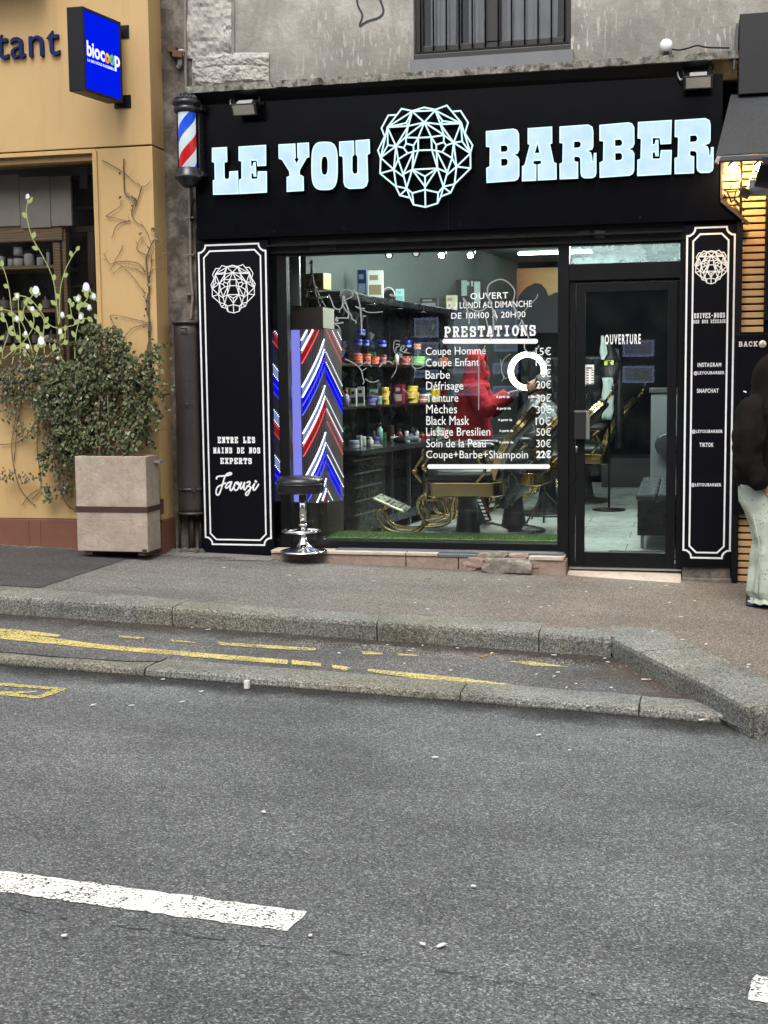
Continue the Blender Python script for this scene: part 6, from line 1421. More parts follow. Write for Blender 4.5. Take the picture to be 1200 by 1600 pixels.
sroom('wall_front', [(-3.78, .31, 2.50), (rx(.3), .31, 2.50), (rx(.3), .31, ZCE), (-3.78, .31, ZCE)], M_BLKW)
struct(MB().box(-.95, .62, 1.3, 4.6, 2.80, 2.84).build('ceiling_panel', mat('pale_ceiling_panel', (.50, .58, .58), .6)))
_d = Vector((.13, 1, 0)).normalized(); _n = Vector((_d.y, -_d.x, 0))
WL = Matrix(((_n.x, _d.x, 0, -3.35), (_n.y, _d.y, 0, 0), (0, 0, 1, 0), (0, 0, 0, 1)))
def SW(u, xn, v=596):                          # distance along the left wall seen at pixel column u, xn metres off the wall
    d = ray(u, v); ox = -3.35+_n.x*xn; oy = _n.y*xn
    # CAM + t d = o + s _d
    det = d.x*(-_d.y)-d.y*(-_d.x); rx_, ry_ = ox-CAM.x, oy-CAM.y
    tt = (rx_*(-_d.y)-ry_*(-_d.x))/det; P_ = CAM+d*tt
    return (P_.x-ox)*_d.x+(P_.y-oy)*_d.y, P_
M_UNIT = mat('black_laminate', (.011, .0115, .013), .28, 0, .2, 6); M_MIRR = mat('dark_mirror', (.12, .13, .14), .06, .9, .1)
un = thing('product_shelf', WL @ Vector((.15, 2.8, ZFL)), 'tall black wall unit of shelves and mirrors crowded with hair products', 'shelf unit')
zr1, zr2, zct = 1.625, 1.235, .86
mb = MB(); mb.box(.0, .30, 1.05, 5.1, 2.19, 2.25, WL); top = mb.build('top_board', M_UNIT, un, bevel=.003)
mb = MB()
for u in (520, 551, 607, 640, 672, 700): s_, _ = SW(u, .28); s_ = max(1.08, s_); mb.box(.0, .07, s_-.025, s_+.025, zct, 2.19, WL)
mb.build('upright', M_UNIT, un)
mb = MB()
for z in (zr1, zr2):
    for a, b in ((1.12, 2.72), (2.85, 5.05)): mb.box(.02, .27, a, b, z-.02, z, WL)
mb.build('shelf', mat('shelf_black', (.02, .012, .012), .3), un)
mb = MB(); mb.box(.002, .012, 1.05, 5.05, zct, 2.19, WL); mb.build('back_panel', M_UNIT, un)
mb = MB()
for a, b, z0, z1 in ((566, 602, zr1+.03, 2.12), (513, 548, zct+.1, 2.1), (612, 668, zr1+.05, 2.1), (612, 668, zct+.05, zr2-.05), (556, 602, zct+.05, zr2-.06)):
    mb.box(.013, .016, SW(a, .02)[0], SW(b, .02)[0], z0, z1, WL)
mb.build('mirror', M_MIRR, un)
mb = MB(); rg = random.Random(14)
for k in range(46): # folded paper facets of the relief behind the products
    s_ = rg.uniform(1.0, 5); z = rg.uniform(.95, 2.1); h_ = rg.uniform(.05, .12); q = [WL @ Vector((.02, s_, z)), WL @ Vector((.02, s_+h_, z+h_*.9)), WL @ Vector((.055, s_+h_*.4, z+h_)), WL @ Vector((.02, s_-h_*.3, z+h_*1.5))]
    mb.add(q, [(0, 1, 2), (0, 2, 3)], False)
mb.build('facet', mat('facet_grey', (.10, .11, .11), .5, 0, .4, 9), un)
for k, u in enumerate((500, 530, 575, 618, 655)):
    s_, _ = SW(u, .2); M_ = WL @ Matrix.Translation((.24, s_, 2.188)); mb = MB(); mb.lathe([(.045, -.012), (.05, 0)], None, 16, M=M_); mb.build('downlight', mat('chrome', (.75, .75, .74), .08, 1, .05), top)
ct = thing('counter', WL @ Vector((.28, 2.8, ZFL)), 'long black counter with drawers under the product shelves', 'counter')
mb = MB(); mb.box(.0, .50, 1.02, 5.2, zct-.045, zct, WL); mb.build('worktop', mat('counter_top_black', (.025, .026, .028), .2), ct, bevel=.004)
mb = MB(); mb.box(.0, .44, 1.04, 1.75, .12, zct-.045, WL).box(.0, .44, 3.3, 5.15, .12, zct-.045, WL).box(.0, .40, 1.75, 3.3, .12, .2, WL).box(0, .05, 1.75, 3.3, .2, zct-.05, WL); mb.build('cabinet', M_UNIT, ct)
mb = MB()
for i in range(5): mb.box(.441, .452, 1.07, 1.72, .22+i*.12, .325+i*.12, WL)
for i in range(4): mb.box(.441, .452, 3.34+i*.45, 3.76+i*.45, .2, .78, WL)
mb.build('drawer', M_UNIT, ct, bevel=.003)
mb = MB()
for i in range(5): mb.box(.452, .47, .95, 1.6, .29+i*.12, .30+i*.12, WL)
for a in (1.8, 2.1, 2.6, 3.1): mb.box(.36, .39, a, a+.02, .03, zct-.05, WL)
mb.build('handle_rail', mat('steel_brushed', (.3, .3, .3), .35, .9), ct)
# products
PC = {}
def pm(c): 
    k = 'product_%d_%d_%d' % tuple(int(x*99) for x in c); return mat(k, c, .35, 0, .15, 30)
NAMES = {}
PCAT = {'tub': 'tub', 'box': 'box', 'bottle': 'bottle'}
def product(u, vb, w, h, col, kind, lab, xn=.20, z=None, lid=None, grp='hair products on the black shelves'):
    s_, P_ = SW(u, xn, vb); dep = (P_-CAM).dot(FW); zb = P_.z if z is None else z
    # the pixel column fixes where it stands along the wall; rows stand on their board
    c = Vector((P_.x, P_.y, zb)); r_ = w/2/FPX*dep; h_ = h/FPX*dep
    nm = {'tub': 'product_tub', 'box': 'product_box', 'bottle': 'spray_bottle'}[kind]
    o = thing(nm, c, lab, PCAT[kind], grp); rz = rgp.uniform(-.3, .3)
    if kind == 'tub':
        mb = MB(); mb.lathe([(r_*.9, 0), (r_*.96, h_*.08), (r_*.96, h_*.52), (r_*.88, h_*.56)], c, 18); mb.build('pot', pm(col), o)
        mb = MB(); mb.lathe([(r_, h_*.55), (r_*1.02, h_*.6), (r_*1.0, h_*.96), (r_*.9, h_)], c, 18); mb.build('lid', pm(lid or col), o)
        mb = MB(); mb.lathe([(r_*.975, h_*.14), (r_*.975, h_*.42)], c, 18, cap=False); mb.build('label', pm(tuple(min(.8, x*.5+.25) for x in col)), o)
    elif kind == 'box':
        M_ = Matrix.Translation(c) @ Matrix.Rotation(rz, 4, 'Z'); mb = MB(); mb.box(-r_, r_, -r_*.7, r_*.7, 0, h_, M_); mb.build('carton', pm(col), o, bevel=.002)
        mb = MB(); mb.box(-r_*.8, r_*.8, -r_*.7-.0015, -r_*.7-.0005, h_*.15, h_*.5, M_); mb.box(-r_*.7, r_*.4, -r_*.7-.0015, -r_*.7-.0005, h_*.66, h_*.84, M_); mb.build('print', pm(lid or tuple(x*.35 for x in col)), o)
    else:
        mb = MB(); mb.lathe([(r_, 0), (r_, h_*.66), (r_*.5, h_*.74), (r_*.42, h_*.8)], c, 16); mb.build('bottle_body', pm(col), o)
        mb = MB(); mb.lathe([(r_*.5, h_*.79), (r_*.5, h_*.92), (r_*.2, h_)], c, 12); mb.box(c.x-r_*1.1, c.x+r_*.3, c.y-r_*.2, c.y+r_*.2, c.z+h_*.92, c.z+h_); mb.build('nozzle', pm(lid or (.03, .03, .03)), o)
    return o
rgp = random.Random(77)
OR, RD, BL_, YE, LI, PU, WH, MA, GR, BK, TE = (.75, .13, .03), (.45, .03, .025), (.012, .02, .40), (.75, .48, .02), (.30, .65, .18), (.10, .07, .32), (.62, .62, .58), (.20, .02, .035), (.04, .16, .07), (.02, .02, .022), (.25, .42, .40)
L1, L2 = zr1, zr2
def stack(u, vb, w, hs, col, lab, z, lid=None):
    zc = z
    for k, h in enumerate(hs):
        s_, P_ = SW(u, .20, vb); dep = (P_-CAM).dot(FW)
        product(u+rgp.uniform(-1, 1), vb, w*rgp.uniform(.94, 1.03), h, col, 'tub', lab, z=zc, lid=lid); zc += h/FPX*dep
stack(558, 566, 17, [8, 8], OR, 'orange lidded wax tub in the stack under the blue pots', L1, OR)
stack(573, 566, 13, [8, 8], OR, 'orange wax tub right of the orange stack', L1, (.5, .06, .02))
stack(586, 566, 14, [6, 6], (.7, .09, .04), 'red orange wax tub in the low pair on the upper shelf', L1)
stack(598, 566, 13, [8, 7], RD, 'dark red wax tub beside the shelf upright', L1, MA)
for (u, z_, w, h, c, lab) in ((560, .165, 13, 10, BL_, 'blue pot directly on the orange tubs, left one'), (572, .165, 11, 10, BL_, 'blue pot directly on the orange tubs, right one'), (564, .26, 15, 10, BL_, 'blue pot topmost on the pile of blue pots'), (598, .165, 12, 11, BL_, 'single blue pot standing on the dark red tubs')):
    product(u, 560, w, h, c, 'tub', lab, z=L1+z_)
product(581, 566, 12, 20, GR, 'box', 'green and beige carton behind the orange tubs', xn=.08, z=L1, lid=(.5, .42, .25))
product(620, 566, 7, 22, WH, 'bottle', 'slim white bottle beside the shelf upright', z=L1)
stack(634, 566, 15, [7, 7], RD, 'bright red tub next to the slim white bottle', L1)
stack(654, 566, 21, [7, 7], LI, 'lime green tub in the pair on the upper shelf', L1)
product(652, 566, 13, 9, (.7, .22, .16), 'tub', 'salmon pink tub standing on the lime green tubs', z=L1+.165)
product(638, 566, 11, 12, BL_, 'tub', 'blue pot standing on the bright red tubs', z=L1+.175)
stack(602, 627, 13, [7, 7, 7, 6], YE, 'yellow tub in the stack left of the shelf upright', L2)
stack(644, 627, 17, [7, 7, 7, 6], YE, 'yellow tub in the stack right of the shelf upright', L2)
product(625, 627, 14, 30, MA, 'box', 'maroon carton with a pale print beside the yellow tubs', z=L2, lid=(.6, .5, .5))
product(553, 627, 9, 28, WH, 'box', 'narrow white carton on the middle shelf', z=L2, lid=BK); product(564, 627, 11, 30, (.55, .53, .48), 'box', 'black and white carton on the middle shelf', z=L2, lid=BK)
stack(580, 627, 17, [8, 7], PU, 'purple tub in the pair on the middle shelf', L2)
product(584, 627, 13, 24, TE, 'box', 'small teal box behind the purple tubs', xn=.07, z=L2)
product(592, 627, 10, 14, (.12, .3, .28), 'tub', 'dark teal tub beside the yellow stack', z=L2)
stack(662, 627, 15, [6, 7], RD, 'red tub right of the yellow stack on the middle shelf', L2, (.7, .6, .6)); product(660, 627, 14, 22, (.04, .07, .16), 'box', 'navy box behind the red tubs on the middle shelf', xn=.07, z=L2)
product(541, 627, 9, 26, (.45, .4, .55), 'bottle', 'lilac spray bottle at the end of the middle shelf', z=L2, lid=RD)
product(553, 690, 17, 13, (.55, .56, .62), 'tub', 'silver striped tin on the near end of the counter', xn=.3, z=zct, lid=(.3, .32, .4))
product(579, 690, 10, 15, WH, 'bottle', 'short white bottle on the counter', xn=.3, z=zct, lid=WH); product(594, 690, 9, 34, TE, 'bottle', 'pale green spray bottle on the counter', xn=.2, z=zct)
product(617, 690, 14, 9, (.6, .6, .58), 'tub', 'white pot on the counter behind the clippers', xn=.25, z=zct); product(652, 690, 6, 16, WH, 'bottle', 'tiny white bottle further along the counter', xn=.2, z=zct)
product(606, 690, 17, 26, (.05, .03, .025), 'box', 'dark brown case standing on the counter', xn=.15, z=zct)
for k, (u, w, lab) in enumerate(((588, 17, 'pale comb tray lying on the counter'), (626, 26, 'black hair clipper lying on the counter'), (645, 22, 'grey green hair clipper further along the counter'))):
    s_, P_ = SW(u, .36, 690); c = Vector((P_.x, P_.y, zct)); r_ = w/2/FPX*12.5
    o = thing('hair_clipper' if k else 'comb_tray', c, lab, 'clipper' if k else 'tray')
    M_ = Matrix.Translation(c) @ Matrix.Rotation([.3, -.4, .2][k], 4, 'Z'); mb = MB()
    if k: mb.loft([[M_ @ Vector((x, hw*math.cos(2*math.pi*i/12), max(0, .028+hh*math.sin(2*math.pi*i/12)))) for i in range(12)] for x, hw, hh in ((-r_, .02, .018), (-r_*.7, .035, .03), (0, .03, .034), (r_*.7, .034, .03), (r_, .02, .012))])
    else: mb.box(-r_, r_, -.05, .05, 0, .012, M_)
    mb.build('body', pm([(.5, .48, .42), BK, (.10, .13, .115)][k]), o, bevel=.003)
    mb = MB()
    if k: mb.box(r_*.9, r_*1.2, -.022, .022, .01, .03, M_)
    else:
        for j in range(3): mb.boxc(M_ @ Vector((0, -.03+.03*j, .018)), (r_*1.5, .008, .01), (0, 0, .3+.2*j))
    mb.build('blade' if k else 'comb', pm((.5, .5, .5)), o)
# smaller clutter filling the shelves and the counter
KEEP = [OR, RD, BL_, YE, WH, MA, GR, BK, BK, TE, PU, WH, (.3, .2, .12), (.45, .43, .38)]
def clutter(us, vb, z, hs, wd, xn0, where):
    for u in us:
        k = rgp.choice(['tub', 'box', 'bottle', 'tub', 'bottle']); cc = rgp.choice(KEEP); cn = {OR: 'orange', RD: 'red', BL_: 'blue', YE: 'yellow', WH: 'white', MA: 'maroon', GR: 'green', BK: 'black', TE: 'teal', PU: 'purple', (.3, .2, .12): 'brown', (.45, .43, .38): 'beige'}[cc]
        product(u+rgp.uniform(-2, 2), vb, rgp.uniform(*wd), rgp.uniform(*hs), cc, k, 'small %s %s among the clutter on %s' % (cn, {'tub': 'jar', 'box': 'carton', 'bottle': 'bottle'}[k], where), xn=xn0+rgp.uniform(-.03, .03), z=z, grp='clutter on '+where)
clutter((560, 572, 588, 602, 618, 630, 642, 656, 668, 678, 688, 695), 566, L1, (9, 20), (6, 11), .09, 'the upper shelf')
clutter((548, 568, 590, 606, 618, 634, 650, 668, 676, 684, 692), 627, L2, (12, 24), (6, 11), .09, 'the middle shelf')
clutter((560, 568, 588, 600, 612, 624, 634, 642, 660, 668, 676, 684, 692, 698), 690, zct, (6, 22), (5, 11), .2, 'the counter')
# on the top board
tz = 2.25
def topbox(u, w, h, col, lab, lid=None, xn=.16): return product(u, 465, w, h, col, 'box', lab, xn=xn, z=tz, lid=lid, grp='boxes on top of the wall unit')
topbox(496, 36, 25, (.62, .50, .16), 'yellow box on the wall unit behind the model tower', (.4, .3, .08)); topbox(567, 14, 42, (.012, .03, .10), 'tall navy carton on the wall unit', (.25, .3, .4))
topbox(587, 24, 44, (.70, .74, .66), 'tall white carton with a clipper picture on the wall unit', (.30, .22, .13)); topbox(625, 13, 22, (.35, .62, .58), 'small pale turquoise box on the wall unit', (.2, .45, .42)); topbox(671, 27, 15, BK, 'low black box on the wall unit', (.2, .2, .2))
topbox(706, 15, 25, (.68, .64, .46), 'cream carton at the far end of the wall unit', (.4, .35, .2))
s_, P_ = SW(609, .16, 470); c = Vector((P_.x, P_.y, tz)); o = thing('hood_dryer', c, 'black domed hair dryer hood with a white rim on the wall unit', 'hair dryer')
mb = MB(); mb.ball(c+Vector((0, 0, .05)), .06, 18, 12, (1.05, 1, 1.15)); mb.build('dome', pm(BK), o); mb = MB(); mb.tube([c+Vector((.068*math.cos(a_), -.062, .05+.085*math.sin(a_))) for a_ in [R(-10+20*k) for k in range(11)]], .006, 6); mb.build('rim', pm(WH), o)
# hanging picture frame and dryer beyond the unit
def flatthing(name, u0, v0, u1, v1, Y, m, lab, cat, t_=.02, part='board'):
    a, b = A(u0, (v0+v1)/2, Y), A(u1, (v0+v1)/2, Y); z0, z1 = AZ((u0+u1)/2, v1, Y), AZ((u0+u1)/2, v0, Y)
    o = thing(name, ((a.x+b.x)/2, Y, z0), lab, cat); MB().box(a.x, b.x, Y, Y+t_, z0, z1).build(part, m, o); return o
o = flatthing('wall_cabinet', 712, 437, 752, 474, 5.4, pm(BK), 'small black wall cabinet with pale boxes beyond the shelf unit', 'cabinet', .25, 'carcass')
mb = MB(); 
for u0, v0, u1, v1 in ((721, 438, 729, 462), (729, 440, 733, 446), (736, 439, 739, 447), (741, 440, 750, 473)): pbox(mb, u0, v0, u1, v1, 5.36, 5.40)
mb.build('carton', pm((.35, .45, .42)), o)

# ---- LED column with chevron strips
YC = .46
cx0, cx1 = AX(457, 650, YC), AX(509, 650, YC)
xr, yr_ = AX(535, 650, .66), .66; xl_, yl_ = AX(414, 650, .60), .60
ztop, zbot = AZ(480, 514, YC), AZ(480, 785, YC)
col = thing('led_column', ((cx0+cx1)/2, .6, .12), 'glowing barber column with red, white and blue diagonal LED strips behind the glass', 'light column')
FACES = [((cx0, YC), (cx1, YC), 1), ((cx1, YC), (xr, yr_), -1), ((xl_, yl_), (cx0, YC), -1)]
t = NT('led_panel_board'); p = t.pos((1, 1, .3)); t.bsdf(t.mix(t.noise(p, 30, 4), (.10, .08, .06), (.20, .16, .13)), .3, .2, emit=t.mix(t.noise(p, 14, 4), (.02, .03, .11), (.10, .085, .09)), es=.30*EX); M_BRONZE = t.m  # faint halo of the LEDs put into the board as emission
BUL = .055
arc = [(cx0+(cx1-cx0)*i/12, YC-BUL*math.sin(math.pi*i/12)) for i in range(13)]
poly = [(xl_, yl_)]+arc+[(xr, yr_), (xr-.08, .95), (xl_+.1, .95)]
MB().vprism(poly, lambda x, y: zbot, lambda x, y: ztop).build('core', M_BRONZE, col)
MB().vprism(poly, lambda x, y: .08, lambda x, y: zbot-.002).build('plinth', mat('brown_gloss', (.055, .04, .03), .2), col)
H_ = ztop-zbot; Ms = {'w': emit('led_white', (.75, .85, 1.0), 5.0), 'r': emit('led_red', (1.0, .06, .06), 3.2), 'b': emit('led_blue', (.10, .13, 1.0), 2.6)}
Mb = {'w': emit('glow_pale_blue', (.26, .33, .62), .85), 'r': emit('glow_red', (.27, .014, .03), .9), 'b': emit('glow_blue', (.004, .004, .70), 1.0)}
SEQ = [('w', .0, .11), ('r', .14, .11), ('w', .50, .11), ('b', .66, .18)]; PER = 1.45*H_/2.72
for fi, (a, b, sg) in enumerate(FACES):
    av, bv = Vector((*a, 0)), Vector((*b, 0)); wd = (bv-av).length; dr = (bv-av)/wd; nr = Vector((dr.y, -dr.x, 0))
    slope = (.40 if fi == 0 else .30)
    u0 = .36 if fi == 0 else .02
    bands = {k: MB() for k in 'wrb'}; dots = {k: MB() for k in 'wrb'}
    P = lambda s_, z, o_: av+dr*(s_*wd)+nr*(o_+(BUL*math.sin(math.pi*s_) if fi == 0 else 0))+Vector((0, 0, z))
    if fi == 0:
        for rep in range(5):
            for i in range(16):
                s_ = .03+.30*i/16; z = zbot+.12+rep*.28+.30*i/16
                if z < ztop-.02: q = P(s_, z, .032-.02*abs(s_-.17)/.15); dots['b'].add([q+Vector((-.003, 0, -.003)), q+Vector((.003, 0, -.003)), q+Vector((.003, 0, .003)), q+Vector((-.003, 0, .003))], [(0, 1, 2, 3)])
    for rep in range(-2, 4):
        for ck, off, thk in SEQ:
            zb0 = zbot+rep*PER+(1-off-.30)*PER - thk*PER*.5
            f = lambda s_: zb0+(slope*(((s_-u0)/(1-u0))**1.1*.82+.18*((s_-u0)/(1-u0))**4) if sg > 0 else slope*(1-s_))
            n = 10
            for i in range(n):
                s0, s1 = u0+(1-u0)*i/n, u0+(1-u0)*(i+1)/n; z00, z01, z10, z11 = f(s0), f(s0)+thk*PER, f(s1), f(s1)+thk*PER
                if max(z01, z11) > ztop-.005 or min(z00, z10) < zbot+.005: continue
                bands[ck].add([P(s0, z00, .003), P(s1, z10, .003), P(s1, z11, .003), P(s0, z01, .003)], [(0, 1, 2, 3)])
            nd = max(6, int(math.hypot(wd*(1-u0), slope)/(.0135 if fi == 0 else .019)))
            for edge in (0., 1.) if ck != 'b' else (0., .55):
                for i in range(nd):
                    s_ = u0+(1-u0)*(i+.5)/nd; z = f(s_)+edge*thk*PER
                    if zbot+.01 < z < ztop-.01:
                        q = P(s_, z, .006); e_ = (.0058 if ck == 'w' else .004) if fi == 0 else .0034
                        dots[ck].add([q-dr*e_-Vector((0, 0, e_)), q+dr*e_-Vector((0, 0, e_)), q+dr*e_+Vector((0, 0, e_)), q-dr*e_+Vector((0, 0, e_))], [(0, 1, 2, 3)])
    for ck, nm in (('w', 'white_strip'), ('r', 'red_strip'), ('b', 'blue_strip')):
        if bands[ck].f:
            if fi == 1 and ck != 'b': dots[ck].build('led_dot', Ms[ck], col); continue
            o = bands[ck].build(nm, Mb[ck] if fi != 1 or ck == 'b' else emit('dim_'+nm, {'w': (.03, .035, .07), 'r': (.09, .008, .015)}[ck], .8), col); dots[ck].build('led_dot', Ms[ck], o)
mb = MB(); a_ = cx0+.012; mb.tube([(cx0+.052, YC-.030, zbot+.01), (cx0+.052, YC-.030, ztop-.01)], .040, 24); mb.build('blue_tube', emit('glow_lavender', (.27, .28, .95), .9), col)
mb = MB()
for k in range(9): x = cx0+.105+k*.020; y = YC-BUL*math.sin(math.pi*(x-cx0)/(cx1-cx0)); mb.box(x, x+.004, y-.0025, y+.002, zbot, ztop)
mb.build('fin', mat('fin_gilt', (.45, .36, .26), .3, .6), col)
bxo = thing('cardboard_box', ((AX(456, 498, YC)+AX(505, 498, YC))/2, .6, ztop), 'brown box with a pale side standing on top of the glowing column', 'box')
x0, x1 = AX(456, 498, YC-.06), AX(504.5, 498, YC-.06); z1 = AZ(480, 481, YC); x2 = AX(521, 498, .66)
MB().vprism([(x0, YC-.06), (x1, YC-.06), (x2, .68), (x2-.2, .86), (x0, .80)], lambda x, y: ztop+.002, lambda x, y: z1).build('carton', mat('box_brown', (.075, .048, .036), .7), bxo)
MB().add([(x1+.001, YC-.059, ztop+.004), (x2+.001, .679, ztop+.004), (x2+.001, .679, z1-.002), (x1+.001, YC-.059, z1-.002)], [(0, 1, 2, 3)]).build('pale_side', mat('box_pale', (.34, .31, .24), .7), bxo)
ef = thing('model_tower', (AX(488, 480, .62), .62, z1), 'small dark metal model of a lattice tower standing on the brown box', 'model')
ex, ey = AX(488, 480, .62), .62; e1 = AZ(488, 406, .62); eh = e1-z1; M_IRON = mat('model_iron', (.05, .045, .04), .4, .6)
def tw(h): return .095*max(.03, (1-h)**2.6)+.003     # half width at relative height
mb = MB()
for sx_, sy_ in ((1, 1), (1, -1), (-1, 1), (-1, -1)): mb.tube([(ex+sx_*tw(h), ey+sy_*tw(h), z1+eh*h) for h in [i/14 for i in range(15)]], [.011*(1-.75*i/14) for i in range(15)], 5)
for h in [.12+.055*i for i in range(15)]:
    for sx_, sy_, ex2, ey2 in ((1, 1, -1, 1), (1, -1, -1, -1), (1, 1, 1, -1), (-1, 1, -1, -1)):
        w0, w1 = tw(h), tw(h+.05); mb.tube([(ex+sx_*w0, ey+sy_*w0, z1+eh*h), (ex+ex2*w1, ey+ey2*w1, z1+eh*(h+.05))], .0025, 4)
mb.build('legs', M_IRON, ef)
mb = MB()
for h, k in ((.20, 1.2), (.42, 1.35), (.92, 2.2)): w_ = tw(h)*k+.004; mb.box(ex-w_, ex+w_, ey-w_, ey+w_, z1+eh*h, z1+eh*(h+.03))
mb.tube([(ex, ey, z1+eh*.92), (ex, ey, z1+eh)], .004, 6); mb.build('platform', M_IRON, ef)
# mirrored strip at the side of the window
mp_ = thing('mirror_strip', (AX(458, 440, .34), .34, 1.9), 'narrow polished grey strip at the left end of the shop window', 'mirror')
MB().box(AX(449, 440, .34), AX(468, 440, .34), .34, .36, AZ(458, 478, .34), 2.62).build('sheet', mat('polished_grey', (.42, .47, .44), .25, .6, .2, 5), mp_)
MB().box(AX(448, 440, .36), AX(469, 440, .36), .361, .38, AZ(458, 480, .34), 2.64).build('backing', M_UNIT, mp_)
# artificial turf in the window
tf = thing('turf_mat', (-2, .3, ZB+.0), 'strip of green artificial turf along the inside of the shop window', 'turf')
M_TURF = mat('turf_green', (.26, .41, .15), .8, 0, .35, 60, .6, 220, .01)
MB().box(XL, XW1+.02, .18, .62, ZFL, ZB-.004).build('ledge', M_UNIT, tf)
MB().box(AX(512, 840, .2), XW1+.0, .185, .60, ZB-.003, ZB+.012).build('mat', M_TURF, tf)
mb = MB(); rg = random.Random(9); xa_ = AX(512, 840, .2)
for i in range(5200):
    x = rg.uniform(xa_, XW1-.005); y = rg.uniform(.19, .59); h_ = rg.uniform(.014, .028); w_ = .0022; dx, dy = rg.uniform(-.008, .008), rg.uniform(-.008, .008)
    mb.add([(x-w_, y, ZB+.01), (x+w_, y, ZB+.01), (x+dx, y+dy, ZB+.012+h_)], [(0, 1, 2)], False)
o = mb.build('blades', M_TURF, tf); o['kind'] = 'stuff'

# ---- lamps inside
M_TUBE = emit('led_tube_light', (.86, 1.0, .95), 330); M_FILL_TUBE = emit('led_tube_rear', (.86, 1.0, .95), 95)
def tube_lamp(p0, p1, lab):
    o = thing('led_tube', ((p0[0]+p1[0])/2, (p0[1]+p1[1])/2, p0[2]), lab, 'tube light')
    MB().tube([p0, p1], .014, 10).build('tube', M_FILL_TUBE if p0[1] > 3 else M_TUBE, o)
    c0, c1 = Vector(p0)+Vector((0, 0, .03)), Vector(p1)+Vector((0, 0, .03)); MB().tube([c0, c1], .018, 6).build('housing', mat('lamp_white', (.6, .62, .6), .5), o)
    mb = MB(); d_ = (c1-c0)
    for s_ in (.15, .85): q = c0+d_*s_; mb.tube([q, (q.x, q.y, ZCE)], .003, 5)
    mb.build('suspension', M_BLACKMETAL, o)
a, b = A(771, 394.5, 2.2), A(874, 391.5, 2.2); tube_lamp((a.x, 2.2, 2.70), (b.x-.02, 2.2, 2.70), 'bright white tube light high behind the right half of the shop window')
a2 = A(752, 389, 2.0); tube_lamp((a.x-.03, 2.24, 2.70), (a2.x-.05, 1.75, 2.70), 'short bright white tube angled away from the long one in the window')
a, b = A(893, 385, 2.0), A(1066, 379, 2.0); tube_lamp((a.x, 1.95, 2.70), (b.x, 1.95, 2.70), 'upper bright white tube light seen through the glass above the door')
tube_lamp((a.x-.05, 2.25, 2.70), (b.x, 2.25, 2.70), 'lower bright white tube light seen through the glass above the door')
for k, (x0, x1, y) in enumerate(((-2.4, -1.0, 1.2), (-2.2, -.8, 4.0), (-.6, .3, 4.2), (-2.0, -.6, 6.2))): tube_lamp((x0, y, 3.02), (x1, y, 3.02), ['ceiling tube light just behind the shop window, hidden by the fascia', 'ceiling tube light over the middle barber chairs', 'ceiling tube light over the bench', 'ceiling tube light at the rear of the shop'][k])  # extra tubes kept out of view, added to brighten the room
for k, (u, v, on) in enumerate(((608, 399, .12), (650, 396, .05), (690, 399, 1), (735, 399, 1))):
    Y = 1.35; c = A(u, v, Y); o = thing('track_spot', c, ['small black ceiling spot with a pale lens, leftmost of four in the window', 'dim black ceiling spot second from the left in the window', 'dazzling ceiling spot left of its lit twin in the window', 'dazzling ceiling spot nearest the long tube light in the window'][k], 'spot light', 'ceiling spots in the shop')
    d_ = (Vector((c.x+.1, -1.5, 1.2))-c).normalized(); rot = d_.to_track_quat('Z', 'Y').to_matrix().to_4x4(); M_ = Matrix.Translation(c) @ rot
    MB().lathe([(.025, -.09), (.036, -.085), (.036, .0), (.03, .002)], None, 18, M=M_).build('can', M_BLACKMETAL, o)
    MB().lathe([(.024, .001), (.024, .004)], None, 18, M=M_).build('lens', emit('spot_lens' if on == 1 else 'spot_dim_%d' % k, (1., .98, .9), 160*on if on == 1 else 14*on), o)
    MB().tube([c-d_*.05, (c.x, Y+.04, ZCE)], .008, 6).build('stem', M_BLACKMETAL, o)
# ring light on a stand
c = A(824, 580, 2.9); o = thing('ring_light', (c.x, c.y, ZFL), 'glowing white ring light on a stand above the seated customer', 'lamp')
mb = MB(); mb.tube([c+Vector((.165*math.cos(R(a_)), 0, .165*math.sin(R(a_)))) for a_ in range(-90, 271, 8)], .046, 14, flat=.6); mb.build('ring', emit('ring_light_glow', (1., .93, .74), 9), o)
mb = MB(); mb.tube([c+Vector((.1, .03, -.17)), c+Vector((.16, .05, -.5)), (c.x+.16, c.y+.05, ZFL)], .012, 8)
for a_ in (0, 120, 240): mb.tube([(c.x+.16, c.y+.05, .35), (c.x+.16+.3*math.cos(R(a_)), c.y+.05+.3*math.sin(R(a_)), ZFL+.01)], .009, 6)
mb.build('stand', M_BLACKMETAL, o)

# ---- barber chair (faces -x, built around its pedestal)
M_GOLD = mat('brass_gilt', (.62, .46, .20), .16, 1, .12, 8); M_SEAT = mat('chair_black_leather', (.013, .013, .015), .32, 0, .2, 10)
chair = thing('barber_chair', (0, 0, 0), 'x', 'barber chair', 'barber chairs in the shop')
mb = MB(); mb.lathe([(.30, 0), (.305, .012), (.29, .028), (.24, .04), (.15, .055), (.12, .075)], (0, 0, 0), 36); mb.build('base_disc', M_SEAT, chair)
mb = MB(); mb.lathe([(.125, .05), (.115, .09), (.10, .18), (.085, .30), (.085, .42), (.11, .45)], (0, 0, 0), 28); mb.build('pedestal', M_SEAT, chair)
def rr(x0, x1, y0, y1, r, z):
    out = []
    for cx_, cy_, a0 in ((x1-r, y1-r, 0), (x0+r, y1-r, 90), (x0+r, y0+r, 180), (x1-r, y0+r, 270)):
        for k in range(13): a_ = R(a0+7.5*k); out.append(Vector((cx_+r*math.cos(a_), cy_+r*math.sin(a_), z)))
    return out
